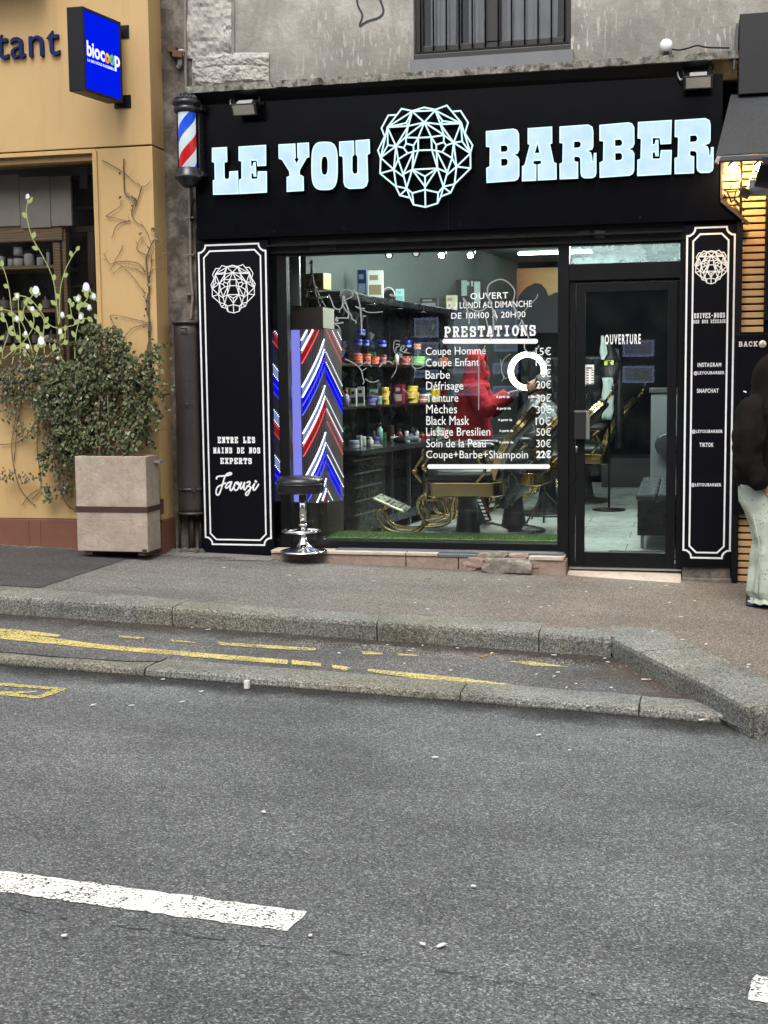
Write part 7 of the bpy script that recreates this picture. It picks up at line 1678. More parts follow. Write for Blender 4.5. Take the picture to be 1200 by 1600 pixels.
mb = MB(); mb.loft([rr(-.34, .30, -.29, .29, .12, .455), rr(-.36, .32, -.31, .31, .13, .465), rr(-.36, .32, -.31, .31, .13, .575), rr(-.345, .305, -.295, .295, .12, .585)], True, False); mb.build('seat_rim', M_GOLD, chair, bevel=.003)
mb = MB(); mb.loft([rr(-.33, .29, -.28, .28, .12, .586), rr(-.345, .30, -.295, .295, .12, .60), rr(-.345, .30, -.295, .295, .12, .66), rr(-.31, .27, -.26, .26, .11, .685)]); mb.build('seat', M_SEAT, chair)
for sy in (-1, 1):                            # arm: pad, front scroll and supports
    y = sy*.30; mb = MB(); mb.loft([[Vector((x, y+.045*math.cos(2*math.pi*k/12), z+.03*math.sin(2*math.pi*k/12))) for k in range(12)] for x, z in ((-.33, .865), (-.30, .875), (.0, .88), (.22, .885), (.25, .875))]); ar = mb.build('armrest', M_SEAT, chair)
    mb = MB(); mb.tube(spline([(-.36, y, .58), (-.42, y, .66), (-.41, y, .70), (-.35, y, .80), (-.34, y, .855), (-.22, y, .86), (.22, y, .86)], 5), .017, 8, flat=.7); mb.tube(spline([(.10, y, .58), (.17, y, .68), (.12, y, .78), (.20, y, .86)], 5), .015, 8)
    mb.ball((-.42, y, .675), .028, 10, 8); mb.build('arm_frame', M_GOLD, chair)
# reclined back with a studded gilt edge
mb = MB(); bp = [(.24, .66), (.30, .80), (.40, .96), (.52, 1.10), (.60, 1.20)]
rings = []
for i, (x, z) in enumerate(bp):
    hw = [.24, .29, .29, .25, .16][i]; tx = Vector((.62, 0, .78)); nx = Vector((-.78, 0, .62)); rings.append([Vector((x, hw*math.cos(2*math.pi*k/24), z))+nx*(.055*math.sin(2*math.pi*k/24)) for k in range(24)])
mb.loft(rings); bk = mb.build('backrest', M_SEAT, chair)
for sy in (-1, 1):
    mb = MB(); q = spline([(.22, sy*.27, .62), (.27, sy*.30, .78), (.35, sy*.305, .94), (.47, sy*.275, 1.09), (.58, sy*.19, 1.20)], 5); o0 = []
    for i, p_ in enumerate(q): nx = Vector((-.72, 0, .6)); o0.append([p_+nx*a_+Vector((0, b_, 0)) for a_, b_ in ((-.045, -.008), (-.045, .008), (.02, .008), (.02, -.008))])
    mb.loft(o0, True, False); mb.build('gilt_edge', M_GOLD, chair)
mb = MB()
for i in range(7):
    s_ = i/6; mb.boxc((.40+.14*s_, -.312+.06*s_**2, 1.0+.15*s_), (.035, .004, .012), (0, R(-48), 0))
mb.build('slot', M_SEAT, chair)
mb = MB(); mb.tube([(.60, 0, 1.2), (.68, 0, 1.30)], .014, 8); mb.tube(spline([(.66, -.10, 1.26), (.69, -.10, 1.32), (.69, .10, 1.32), (.66, .10, 1.26)], 4), .012, 8); mb.build('headrest_bar', M_GOLD, chair)
mb = MB(); mb.loft([[Vector((.70+dx*.07+.02*math.cos(2*math.pi*k/14), y, 1.34+.05*math.sin(2*math.pi*k/14))) for k in range(14)] for dx, y in ((0, -.13), (0, -.12), (0, .12), (0, .13))]); mb.build('headrest', M_SEAT, chair)
# leg frame and footrest
mb = MB()
for sy in (-1, 1):
    y = sy*.18; mb.tube(spline([(-.34, y, .47), (-.40, y, .42), (-.40, y, .34), (-.36, y, .25), (-.38, y, .18), (-.44, y, .145), (-.55, y, .14), (-.68, y, .17), (-.74, y, .24), (-.76, y, .31), (-.72, y, .34)], 5), .018, 8)
    mb.tube(spline([(-.10, y, .46), (-.12, y, .36), (-.14, y, .24), (-.24, y, .20), (-.36, y, .19)], 5), .014, 8); mb.tube(spline([(-.34, y, .42), (-.22, y, .42), (-.18, y, .36), (-.19, y, .28), (-.30, y, .25), (-.36, y, .25)], 5), .011, 8)
mb.tube([(-.44, -.18, .145), (-.44, .18, .145)], .014, 8); mb.tube([(-.40, -.18, .34), (-.40, .18, .34)], .012, 8); mb.build('leg_frame', M_GOLD, chair)
Mf = Matrix.Translation((-.66, 0, .375)) @ Euler((0, R(24), 0)).to_matrix().to_4x4()
mb = MB(); mb.box(-.15, .15, -.21, .21, -.01, .012, Mf); fp = mb.build('footplate', mat('footplate_pale', (.62, .62, .46), .3, .3), chair, bevel=.012)
mb = MB(); rg = random.Random(4)
for i in range(7):
    for j in range(8):
        if rg.random() < .72: x, y = -.12+i*.04, -.18+j*.05; mb.box(x, x+rg.uniform(.012, .03), y, y+rg.uniform(.02, .042), .012, .0145, Mf)
mb.build('cut_pattern', M_SEAT, fp)
def place(o, u, Y, rz, lab): p_ = A(u, 800, Y); o.location = (p_.x, Y, ZFL); o.rotation_euler = (0, 0, rz); o['label'] = lab; ORG[o.name] = Vector((p_.x, Y, ZFL)); return o
c2 = copy_tree(chair); c3 = copy_tree(chair); c4 = copy_tree(chair)
place(chair, 731, .95, R(4), 'gilt and black barber chair nearest the window with a patterned footplate')
place(c2, 803, 2.15, R(-6), 'barber chair carrying the caped customer')
place(c3, 856, 3.75, R(-4), 'barber chair behind the customer, half hidden by the window post')
place(c4, 912, 5.3, R(0), 'barber chair furthest back, its curved edge seen through the door')
M_FLUS = None

# ---- the barber in red
YB_ = 1.95; q = A(745, 828, YB_); bx_, bz_ = A(738, 700, YB_).x, ZFL
pb = thing('person', (bx_, YB_, bz_), 'person in a red hooded jacket and white shoes working beside the barber chairs', 'person')
PX = lambda u, v, dy=0: Vector(A(u, v, YB_+dy))
J = {'pelvis': PX(738, 702), 'waist': PX(737, 672), 'chest': PX(739, 612), 'neck': PX(742, 588), 'head': PX(745, 570), 'crown': PX(742, 553), 'nose': PX(760, 572),
     'sh_n': PX(741, 606, -.17), 'el_n': PX(757, 640, -.22), 'wr_n': PX(795, 616, -.12), 'palm_n': PX(801, 613, -.11), 'sh_f': PX(746, 606, .17), 'el_f': PX(768, 640, .2), 'wr_f': PX(800, 618, .10), 'palm_f': PX(806, 614, .09),
     'hip_n': PX(734, 712, -.10), 'kn_n': PX(735, 762, -.11), 'an_n': Vector((PX(757, 820, -.11).x, YB_-.11, bz_+.085)), 'toe_n': Vector((PX(776, 825, -.11).x, YB_-.12, bz_+.035)),
     'hip_f': PX(744, 712, .1), 'kn_f': PX(752, 762, .12), 'an_f': Vector((PX(742, 820, .13).x+.06, YB_+.13, bz_+.085)), 'toe_f': Vector((PX(770, 825, .13).x+.05, YB_+.14, bz_+.035))}
Eg = [('pelvis', 'waist'), ('waist', 'chest'), ('chest', 'neck'), ('neck', 'head'), ('head', 'crown'), ('head', 'nose')]
for s_ in 'nf': Eg += [('chest', 'sh_'+s_), ('sh_'+s_, 'el_'+s_), ('el_'+s_, 'wr_'+s_), ('wr_'+s_, 'palm_'+s_), ('pelvis', 'hip_'+s_), ('hip_'+s_, 'kn_'+s_), ('kn_'+s_, 'an_'+s_), ('an_'+s_, 'toe_'+s_)]
rad = dict(pelvis=.12, waist=.11, chest=.12, neck=.05, head=.082, crown=.07, nose=.02)
for s_ in 'nf': rad.update({'sh_'+s_: .045, 'el_'+s_: .036, 'wr_'+s_: .027, 'palm_'+s_: (.034, .02), 'hip_'+s_: .075, 'kn_'+s_: .05, 'an_'+s_: .034, 'toe_'+s_: .018})
def fingers(J, rad, Eg, sd_, curl):
    p0 = Vector(J['palm_'+sd_]); w_ = (p0-Vector(J['wr_'+sd_])).normalized(); s_ = w_.cross(curl).normalized()
    for k, (off, L) in enumerate(((-.024, .062), (-.008, .074), (.008, .07), (.023, .055))):
        a_ = p0+w_*.02+s_*off; b_ = a_+w_*L*.55+curl*.006; e_ = b_+w_*L*.35+curl*.024
        for nm, q_, r_ in (('a', a_, .0095), ('b', b_, .0085), ('c', e_, .007)): J[f'f{k}{nm}_{sd_}'] = q_; rad[f'f{k}{nm}_{sd_}'] = r_
        Eg += [('palm_'+sd_, f'f{k}a_{sd_}'), (f'f{k}a_{sd_}', f'f{k}b_{sd_}'), (f'f{k}b_{sd_}', f'f{k}c_{sd_}')]
    a_ = p0-w_*.012-s_*.03; b_ = a_+w_*.03-s_*.018; e_ = b_+w_*.028+curl*.008
    for nm, q_, r_ in (('ta', a_, .011), ('tb', b_, .0095), ('tc', e_, .008)): J[f'{nm}_{sd_}'] = q_; rad[f'{nm}_{sd_}'] = r_
    Eg += [('wr_'+sd_, 'ta_'+sd_), ('ta_'+sd_, 'tb_'+sd_), ('tb_'+sd_, 'tc_'+sd_)]
fingers(J, rad, Eg, 'n', Vector((0, 0, -1))); fingers(J, rad, Eg, 'f', Vector((0, 0, -1)))
joints_body('body', pb, J, Eg, rad, M_SKIN2)
M_RED = mat('red_nylon', (.27, .014, .020), .8, 0, .25, 7, .6, 22, .014, .12); M_DTR = mat('dark_trousers', (.016, .016, .02), .8, 0, .2, 14)
wz = lambda v: AZ(738, v, YB_); wx = lambda u, v: AX(u, v, YB_)
def tring(v, u0, u1, d): return ((wx(u0, v)+wx(u1, v))/2, YB_, wz(v), (wx(u1, v)-wx(u0, v))/2, d)
mb = MB(); mb.loft(ringloft(densify([tring(692, 704, 769, .19), tring(690, 703, 770, .20), tring(670, 704, 769, .20), tring(645, 707, 767, .20), tring(620, 711, 766, .21), tring(604, 717, 765, .20), tring(594, 722, 762, .16), tring(588, 728, 758, .11), tring(585, 732, 756, .09)]), 32, .018, 2)); jk = mb.build('jacket', M_RED, pb)
mb = MB(); mb.loft(ringloft(densify([tring(606, 712.5, 766.5, .212), tring(604, 713, 766, .215), tring(599, 717, 764.5, .205)], 2), 32, .01, 2)); mb.build('yoke_flap', M_RED, jk)
for s_ in 'nf':
    mb = MB(); wrinkled_tube(mb, [J['sh_'+s_], (J['sh_'+s_]+J['el_'+s_])/2, J['el_'+s_], (J['el_'+s_]+J['wr_'+s_])/2, J['wr_'+s_]-Vector((.02, 0, 0))], [.098, .09, .082, .07, .052], 18, .014, 3 if s_ == 'n' else 6); mb.build('sleeve', M_RED, jk)
hr = [tring(594, 721, 763, .145)+(3,), tring(586, 724, 766, .13)+(14,), tring(578, 725, 767, .122)+(44,), tring(569, 725.5, 767, .12)+(52,), tring(561, 727, 766, .112)+(48,), tring(555, 730, 761, .095)+(30,), tring(550.5, 735, 755, .062)+(10,), tring(548, 741, 749, .02)+(4,)]
mb = MB(); hoodloft(mb, dens6(hr, 4), None, 28, .008, 9); mb.build('hood', M_RED, jk)
mb = MB()
for s_ in 'nf':
    h, k, a_ = J['hip_'+s_], J['kn_'+s_], J['an_'+s_]; wrinkled_tube(mb, [h+Vector((0, 0, .10)), h, k, a_+Vector((0, 0, .03))], [.13, .11, .082, .066], 16, .008, 1)
tz_ = mb.build('trousers', M_DTR, pb)
mb = MB(); k, a_ = J['kn_n'], J['an_n']; n = 9
for i in range(n):
    s0 = i/n; q0 = k.lerp(a_+Vector((0, 0, .05)), s0); q1 = k.lerp(a_+Vector((0, 0, .05)), s0+.6/n); r_ = .09-.018*s0; mb.add([q0+Vector((r_*.35, -r_*.93, 0)), q0+Vector((r_*.75, -r_*.72, 0)), q1+Vector((r_*.75, -r_*.72, 0)), q1+Vector((r_*.35, -r_*.93, 0))], [(0, 1, 2, 3)])
mb.build('white_side_stripe', M_PWHITE, tz_)
mb = MB(); mb.add([k+Vector((.086, -.045, 0)), k+Vector((.09, -.02, 0)), a_+Vector((.075, -.016, .05)), a_+Vector((.070, -.035, .05))], [(0, 1, 2, 3)]); mb.build('red_side_stripe', M_RED, tz_)
M_WSHOE = mat('shoe_white', (.60, .58, .52), .5)
for s_ in 'nf':
    a_ = J['an_'+s_]; prof = [(-.11, .036, .055), (-.09, .052, .075), (-.02, .055, .095), (.08, .054, .070), (.17, .048, .048), (.215, .030, .024)]
    mb = MB(); mb.loft([[Vector((a_.x+x, a_.y+hw*math.cos(2*math.pi*k/16), max(bz_, bz_+.03+hz_*math.sin(2*math.pi*k/16)))) for k in range(16)] for x, hw, hz_ in prof]); so = mb.build('shoe', M_WSHOE, pb)
    mb = MB(); mb.loft([[Vector((a_.x+x*1.03, a_.y+hw*1.08*math.cos(2*math.pi*k/16), bz_+(.03 if math.sin(2*math.pi*k/16) > 0 else .001))) for k in range(16)] for x, hw, hz_ in prof]); mb.build('sole', mat('sole_cream', (.5, .47, .4), .6), so)

# ---- the customer under the cape
YM = 2.12; m0 = A(825, 690, YM)
pm_ = thing('person', (m0.x, YM, A(825, 720, YM).z), 'bearded customer with cropped dark hair under a black marbled cape', 'person')
PM = lambda u, v, dy=0: Vector(A(u, v, YM+dy))
J = {'pelvis': PM(806, 728), 'waist': PM(820, 700), 'chest': PM(836, 655), 'neck': PM(838, 622), 'skull': PM(843, 604), 'top': PM(850, 592), 'face': PM(832, 602), 'nose': PM(821.5, 603), 'chin': PM(828, 612),
     'sh_n': PM(838, 645, -.19), 'el_n': PM(822, 690, -.25), 'wr_n': PM(795, 700, -.14), 'palm_n': PM(788, 702, -.12), 'sh_f': PM(838, 645, .19), 'el_f': PM(822, 690, .25), 'wr_f': PM(795, 700, .14), 'palm_f': PM(788, 702, .12),
     'hip_n': PM(800, 728, -.10), 'kn_n': PM(765, 722, -.12), 'an_n': PM(750, 775, -.12), 'toe_n': PM(735, 782, -.12), 'hip_f': PM(800, 728, .1), 'kn_f': PM(765, 722, .12), 'an_f': PM(750, 775, .12), 'toe_f': PM(735, 782, .12)}
Eg = [('pelvis', 'waist'), ('waist', 'chest'), ('chest', 'neck'), ('neck', 'skull'), ('skull', 'top'), ('skull', 'face'), ('face', 'nose'), ('face', 'chin')]
for s_ in 'nf': Eg += [('chest', 'sh_'+s_), ('sh_'+s_, 'el_'+s_), ('el_'+s_, 'wr_'+s_), ('wr_'+s_, 'palm_'+s_), ('pelvis', 'hip_'+s_), ('hip_'+s_, 'kn_'+s_), ('kn_'+s_, 'an_'+s_), ('an_'+s_, 'toe_'+s_)]
rad = dict(pelvis=.12, waist=.11, chest=.12, neck=.055, skull=.088, top=.075, face=.068, nose=.017, chin=.034)
for s_ in 'nf': rad.update({'sh_'+s_: .055, 'el_'+s_: .04, 'wr_'+s_: .027, 'palm_'+s_: (.034, .02), 'hip_'+s_: .075, 'kn_'+s_: .052, 'an_'+s_: .038, 'toe_'+s_: .03})
fingers(J, rad, Eg, 'n', Vector((0, 0, -1))); fingers(J, rad, Eg, 'f', Vector((0, 0, -1)))
bd = joints_body('body', pm_, J, Eg, rad, M_SKIN)
hc = J['skull']+Vector((.022, 0, .022)); mb = MB(); mb.ball(hc, .097, 22, 16, (1.0, .90, .98))
keep = [(f, m_, s2) for f, m_, s2 in zip(mb.f, mb.mi, mb.sm) if not (sum(mb.v[i][0] for i in f)/len(f) < hc.x-.055 or sum(mb.v[i][2] for i in f)/len(f) < hc.z-.05)]
mb.f = [k[0] for k in keep]; mb.mi = [k[1] for k in keep]; mb.sm = [k[2] for k in keep]; M_HAIR = mat('hair_black', (.014, .011, .009), .6, 0, .3, 60, .4, 200, .004); mb.build('hair', M_HAIR, pm_)
mb = MB(); q = J['chin']; mb.ball(q+Vector((.014, 0, -.004)), .042, 14, 10, (1.05, 1.4, .95)); mb.tube([q+Vector((.03, -.06, .0)), J['skull']+Vector((.0, -.075, -.02))], .014, 8); mb.build('beard', M_HAIR, pm_)
mb = MB(); q = J['skull']+Vector((.002, -.083, -.005)); mb.loft([[q+Vector((.018*k_*math.cos(2*math.pi*i/12), -.006*j, .03*k_*math.sin(2*math.pi*i/12))) for i in range(12)] for j, k_ in ((0, .8), (1, 1), (2, .6))]); mb.build('ear', M_SKIN, pm_)
mb = MB(); q = J['face']
for dy in (-.035, .035): mb.ball(q+Vector((-.036, dy, .020)), .008, 8, 6)
mb.build('eye', mat('eye_dark', (.05, .04, .035), .2), pm_)
mb = MB()
for dy in (-.036, .036): mb.boxc(q+Vector((-.045, dy, .037)), (.012, .035, .007), (0, .4, 0))
mb.build('brow', M_HAIR, pm_)
t = NT('marbled_cape'); p = t.pos(); vv = t.vor(p, 3.6, 'DISTANCE_TO_EDGE'); nz = t.noise(p, 4, 5, .6); mp2 = t.n('Mapping'); cmb = t.n('VectorMath', operation='ADD'); nn = t.n('TexNoise'); nn.inputs['Scale'].default_value = 3.5; t.l(p, nn.inputs['Vector']); t.l(p, cmb.inputs[0]); t.l(nn.outputs['Color'], cmb.inputs[1]); t.l(cmb.outputs[0], vv.inputs['Vector'])
f = t.ramp(vv.outputs['Distance'], [(.0, 1.), (.022, 0.)]); c = t.mix(t.math('MULTIPLY', f, t.ramp(nz, [(.42, 0.), (.6, 1.)])), (.016, .017, .018), (.42, .40, .36)); t.bsdf(c, .38); M_CAPE = t.m
rows = []
prof = [(622, 829, 849, .07), (630, 822, 866, .13), (640, 814, 880, .20), (655, 806, 884, .25), (680, 796, 876, .28), (705, 780, 866, .30), (728, 764, 856, .31), (748, 768, 838, .30), (765, 772, 824, .28), (782, 779, 808, .24), (793, 786, 798, .16)]
mb = MB(); rg_ = [((AX(a_, v, YM)+AX(b_, v, YM))/2, YM-.02, AZ(820, v, YM), (AX(b_, v, YM)-AX(a_, v, YM))/2, d) for v, a_, b_, d in prof]
mb.loft(ringloft(densify(rg_, 4), 36, .03, 5), True); mb.build('cape', M_CAPE, pm_)
mb = MB(); mb.loft(ringloft([(J['neck'].x, YM, J['neck'].z+.0, .068, .068), (J['neck'].x, YM, J['neck'].z+.03, .07, .07), (J['neck'].x+.0, YM, J['neck'].z-.02, .085, .085)], 24, .003)); mb.build('collar_strip', pm((.5, .5, .48)), pm_)

# ---- rear of the shop
t = NT('sunset_mural'); tc = t.n('NewGeometry').outputs['Position']; sx = t.n('SeparateXYZ'); t.l(tc, sx.inputs[0]); mr = t.n('MapRange'); t.l(sx.outputs['X'], mr.inputs['Value']); mr.inputs['From Min'].default_value = AX(770, 470, YBK-.05); mr.inputs['From Max'].default_value = AX(872, 470, YBK-.05)
f = t.math('ADD', mr.outputs[0], t.math('MULTIPLY', t.math('SUBTRACT', t.noise(t.pos((1, 1, 2.5)), 2.5, 5, .6), .5), .25)); c = t.ramp(f, [(.0, (.02, .022, .025)), (.12, (.10, .025, .02)), (.3, (.34, .10, .045)), (.6, (.60, .30, .10)), (1., (.66, .42, .17))]); t.bsdf(c, .6); M_MURAL = t.m
mu = flatthing('mural', 764, 419, 890, 520, YBK-.05, M_MURAL, 'orange and dark red mural with dark rounded silhouettes on the rear wall', 'picture', .03, 'canvas')
mb = MB(); Y = YBK-.055
sil = [(806, 520), (806, 478), (811, 462), (822, 449), (836, 442), (846, 444), (853, 452), (857, 462), (860, 461), (868, 457), (890, 455), (890, 520)]
mb.prism([(AX(u, v, Y), AZ(u, v, Y)) for u, v in sil], Y-.004, Y); mb.build('dark_silhouette', mat('mural_black', (.016, .018, .022), .6), mu)
rl = thing('relief_panel', (AX(870, 600, YBK-.06), YBK-.06, .4), 'dark wall panel of sharp folded pyramids at the rear of the shop', 'wall panel')
mb = MB(); x0, x1 = lx(YBK)+.05, AX(938, 600, YBK-.1); z0, z1 = .15, 1.75; n, m_ = 10, 7
for i in range(n):
    for j in range(m_):
        a, b, c_, d = x0+(x1-x0)*i/n, x0+(x1-x0)*(i+1)/n, z0+(z1-z0)*j/m_, z0+(z1-z0)*(j+1)/m_; y = YBK-.02; tx, tz2 = a+(b-a)*(.3+.4*((i*7+j*3) % 5)/4), c_+(d-c_)*(.3+.4*((i*3+j*5) % 5)/4)
        mb.add([(a, y, c_), (b, y, c_), (b, y, d), (a, y, d), (tx, y-.10, tz2)], [(0, 1, 4), (1, 2, 4), (2, 3, 4), (3, 0, 4)], False)
mb.build('pyramids', mat('relief_grey', (.055, .06, .062), .4, 0, .3, 3), rl)
MB().box(x0, x1, YBK-.019, YBK-.004, z0-.03, z1+.03).build('board', M_UNIT, rl)
rs = MB().box(AX(940, 700, 7.4), rx(7.4)-.01, 7.4, YBK, ZFL, .42).build('raised_platform', mat('dark_step', (.03, .032, .034), .5)); tag(rs, 'low dark raised platform across the rear of the shop', 'platform')
# garments on a stand by the door
Yg = 4.3; gx_ = AX(952, 700, Yg); cs = thing('coat_stand', (gx_, Yg, ZFL), 'black coat stand seen through the glazed door', 'coat stand')
mb = MB(); mb.tube([(gx_, Yg, ZFL+.02), (gx_, Yg, 1.75)], .014, 8); mb.build('pole', M_BLACKMETAL, cs)
mb = MB(); mb.lathe([(.18, ZFL), (.18, ZFL+.015), (.02, ZFL+.03)], (gx_, Yg, 0), 24); mb.build('foot', M_BLACKMETAL, cs)
mb = MB()
for a_ in range(0, 360, 60): mb.tube([(gx_, Yg, 1.62), (gx_+.10*math.cos(R(a_)), Yg+.1*math.sin(R(a_)), 1.64), (gx_+.12*math.cos(R(a_)), Yg+.12*math.sin(R(a_)), 1.70)], .007, 6)
mb.build('hook', M_BLACKMETAL, cs)
def hanging(pts, Y, m, name, lab, cat, seed, thick=.05):
    z_, x_ = [], []
    cx_ = sum(AX((a_+b_)/2, v, Y) for v, a_, b_ in pts)/len(pts); o = thing(name, (cx_, Y, AZ(950, pts[-1][0], Y)), lab, cat)
    rgs = [((AX(a_, v, Y)+AX(b_, v, Y))/2, Y, AZ(950, v, Y), (AX(b_, v, Y)-AX(a_, v, Y))/2, thick) for v, a_, b_ in pts]
    mb = MB(); mb.loft(ringloft(densify(rgs, 4), 26, .02, seed)); mb.build('cloth', m, o); return o
M_TOW = mat('towel_grey_green', (.36, .42, .40), .9, 0, .2, 10)
hanging([(524, 940, 943), (535, 939, 946), (552, 938, 949), (562, 940, 944)], Yg-.12, M_TOW, 'hanging_towel', 'short pale grey towel hanging highest on the coat stand', 'towel', 2, .03)
hanging([(590, 942, 956), (610, 941, 958), (640, 941, 960), (656, 940, 956)], Yg-.14, M_TOW, 'hanging_towel', 'long pale grey towel hanging lowest on the coat stand', 'towel', 5, .04)
kb = hanging([(538, 950, 958), (552, 943, 964), (575, 939, 968), (592, 940, 966), (596, 945, 960)], Yg-.02, mat('barber_cape_black', (.012, .012, .014), .5), 'folded_cape', 'black barber cape with a yellow badge hanging on the coat stand', 'cape', 7, .07)
q = A(951.5, 567, Yg-.10); mb = MB(); mb.boxc(q, (.10, .006, .05), (0, -.05, 0)); bg_ = mb.build('badge', mat('badge_yellow', (.55, .52, .08), .5), kb); mb = MB(); px_slab(mb, 'K', 949, 564, 955, 570, Yg-.106, .3); mb.build('badge_letter', M_UNIT, bg_)
hanging([(545, 962, 968), (580, 962, 972), (640, 961, 974), (700, 962, 972)], Yg+.06, mat('barber_cape_black', (.012, .012, .014), .5), 'hanging_coat', 'long black coat hanging at the rear of the coat stand', 'coat', 9, .08)
# bench, mat, pillar
bx0 = AX(993, 800, .95); bn = thing('waiting_bench', (bx0+.25, 1.9, ZFL), 'long black bench with a tufted padded top behind the glazed door', 'bench')
ztb = AZ(1018, 772, .95); xr_ = .16
mb = MB(); mb.box(bx0+.015, xr_, .97, 2.95, .15, ztb-.06); mb.build('chest', M_UNIT, bn, bevel=.004)
mb = MB()
for i in range(8):
    for j in range(3): mb.box(bx0+j*(xr_-bx0)/3+.002, bx0+(j+1)*(xr_-bx0)/3-.002, .95+i*.252, .95+(i+1)*.252-.004, ztb-.06, ztb)
mb.build('tufted_seat', mat('bench_leatherette', (.06, .065, .07), .25, 0, .15, 8), bn, bevel=.018, seg=3)
mb = MB()
for y in (1.05, 2.85):
    for x in (bx0+.04, xr_-.05): mb.box(x, x+.03, y, y+.03, ZFL, .15)
mb.build('leg', mat('steel_brushed', (.3, .3, .3), .35, .9), bn)
mt = MB().vprism([(AX(947, 858, .42), .36), (.16, .36), (.16, .78), (AX(951, 853, .75), .78)], lambda x, y: ZFL+.001, lambda x, y: ZFL+.014).build('door_mat', mat('mat_black_rubber', (.02, .021, .02), .8, 0, .3, 60, .5, 200)); tag(mt, 'black rubber door mat inside the glazed door', 'mat')
Yp = 3.3; px0 = AX(1017, 650, Yp); pi_ = thing('pedestal_cabinet', (px0+.25, Yp+.2, ZFL), 'plain grey reception cabinet with a dark top beyond the bench', 'cabinet')
zt2 = AZ(1028, 614, Yp); MB().box(px0, px0+.6, Yp, Yp+.5, ZFL, zt2).build('body', mat('cabinet_grey', (.10, .115, .115), .6), pi_, bevel=.004); MB().box(px0-.02, px0+.62, Yp-.02, Yp+.52, zt2+.001, zt2+.05).build('top', mat('cabinet_top_dark', (.035, .037, .036), .5), pi_, bevel=.004)
c = A(1043, 695, Yp-.05); mb = MB(); mb.lathe([(.12, 0), (.125, .01), (.125, .03), (.10, .04)], None, 30, M=Matrix.Translation(c) @ Euler((R(90), 0, 0)).to_matrix().to_4x4()); mb.build('round_medallion', mat('medallion_dark', (.02, .022, .024), .3), pi_)

# ================================================================== small litter on the ground
rg = random.Random(55)
M_PAPER = mat('paper_white', (.62, .61, .57), .8, 0, .1, 40); M_BUTT = mat('filter_tan', (.42, .26, .13), .8); M_LEAFD = mat('dead_leaf', (.22, .15, .07), .8, 0, .3, 40)
def scrap(u, v, plane, L, W, m, name, lab, cat, grp, zf, ang=None):
    q = G(u, v, *plane); a_ = rg.uniform(0, 3.1) if ang is None else ang; z = zf(q.x, q.y)+.006
    mb = MB(); n = 7; pts = []
    for i in range(n):
        k = 2*math.pi*i/n; r_ = rg.uniform(.6, 1.0); x, y = L/2*r_*math.cos(k), W/2*r_*math.sin(k)
        pts.append((q.x+x*math.cos(a_)-y*math.sin(a_), q.y+x*math.sin(a_)+y*math.cos(a_)))
    tilt = rg.uniform(0, .12)
    mb.vprism(pts, lambda x, y: z+tilt*(x-q.x), lambda x, y: z+.0025+tilt*(x-q.x))
    return tag(mb.build(name, m), lab, cat, grp)
WP = (-.072, SX, .02); BP = (-.197, SX, .02); RP = (-.293, SX, 0.)
for u, v in ((726, 908), (780, 907), (826, 918), (810, 925), (795, 942), (648, 943), (845, 950), (858, 948), (895, 963), (975, 897), (985, 920), (903, 892), (916, 926), (1046, 943), (1085, 940), (1041, 916), (1020, 988), (1064, 965), (1130, 1033), (1170, 1040), (1168, 1044), (668, 953), (584, 909), (350, 888), (298, 873), (452, 900), (468, 907), (1066, 1001), (1103, 1008)):
    scrap(u, v, WP, rg.uniform(.02, .04), rg.uniform(.012, .02), M_PAPER, 'paper_scrap', 'tiny white paper scrap lying on the grey brown pavement', 'litter', 'scraps on the pavement', z_walk)
for u, v in ((763, 1013), (715, 1014), (768, 1022), (660, 1010), (645, 1015), (640, 1018), (838, 1055), (872, 1052), (866, 1058), (632, 1038), (704, 1049), (900, 1070), (885, 1076), (530, 1022), (570, 1010), (605, 1009), (300, 982), (325, 985), (302, 979), (866, 1025), (945, 1030), (950, 1036), (955, 1076), (918, 1105)):
    scrap(u, v, BP, rg.uniform(.02, .045), rg.uniform(.012, .022), M_PAPER, 'paper_scrap', 'tiny pale scrap lying in the asphalt loading bay', 'litter', 'scraps in the loading bay', z_bay)
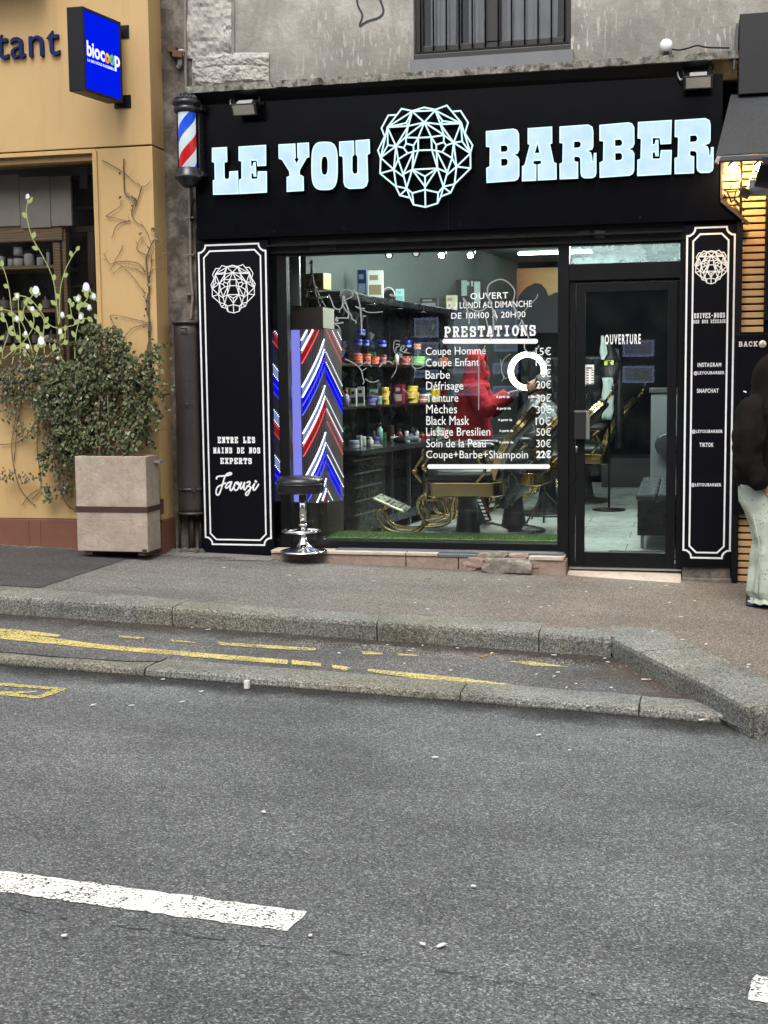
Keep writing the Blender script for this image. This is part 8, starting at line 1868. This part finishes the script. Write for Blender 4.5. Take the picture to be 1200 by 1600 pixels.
for u, v in ((386, 1077), (890, 1174), (680, 1185), (660, 1478), (412, 1271), (100, 1465), (205, 1104), (146, 1103), (842, 1150), (315, 1082), (285, 1098), (485, 1465), (690, 1480), (740, 1387), (255, 1063), (110, 1047)):
    scrap(u, v, RP, rg.uniform(.022, .05), rg.uniform(.012, .024), M_PAPER, 'paper_scrap', 'small white scrap lying on the dark road', 'litter', 'scraps on the road', z_road)
b_ = G(386, 1077, *RP); tag(MB().box(b_.x-.014, b_.x+.014, b_.y-.014, b_.y+.014, b_.z+.004, b_.z+.05).build('paper_cup', M_PAPER, bevel=.003), 'small upright white paper tub on the road beside the low kerb', 'litter')
for u, v, a_ in ((1084, 1108, .3), (1090, 1104, .9), (1094, 1113, -.8), (1010, 1065, .1), (1100, 1128, .5)):
    q = G(u, v, *BP); d = Vector((math.cos(a_), math.sin(a_), 0))*.028; c = Vector((q.x, q.y, z_bay(q.x, q.y)+.012))
    o = thing('cigarette_butt', c, 'cigarette butt lying at the foot of the kerb return', 'litter', 'cigarette butts by the kerb')
    MB().tube([c-d, c+d*.2], .0045, 8).build('paper', M_PAPER, o); MB().tube([c+d*.22, c+d], .0046, 8).build('filter', M_BUTT, o)
for u, v in ((760, 1026), (772, 1024), (880, 1023), (670, 905), (753, 1028), (1080, 1111)):
    plane, zf = (BP, z_bay) if v > 1000 else (WP, z_walk)
    scrap(u, v, plane, .06, .035, M_LEAFD, 'dead_leaf', 'brown dead leaf lying in the loading bay by the kerb' if v > 1000 else 'pale flattened dead leaf alone on the pavement', 'leaf', 'dead leaves in the bay' if v > 1000 else None, zf)
mb = MB()
for i in range(1600):
    u = rg.gauss(690, 120) if i < 900 else rg.uniform(380, 1000); v = 1000+(u-560)*.075+abs(rg.gauss(0, 5))+6
    q = G(u, v, *BP); s_ = rg.uniform(.002, .006); mb.boxc((q.x, q.y, z_bay(q.x, q.y)+s_*.5), (s_*1.6, s_, s_), (0, 0, rg.uniform(0, 3)))
o = mb.build('gravel', mat('grit_pale', (.34, .31, .27), .9, 0, .5, 60)); o['kind'] = 'stuff'
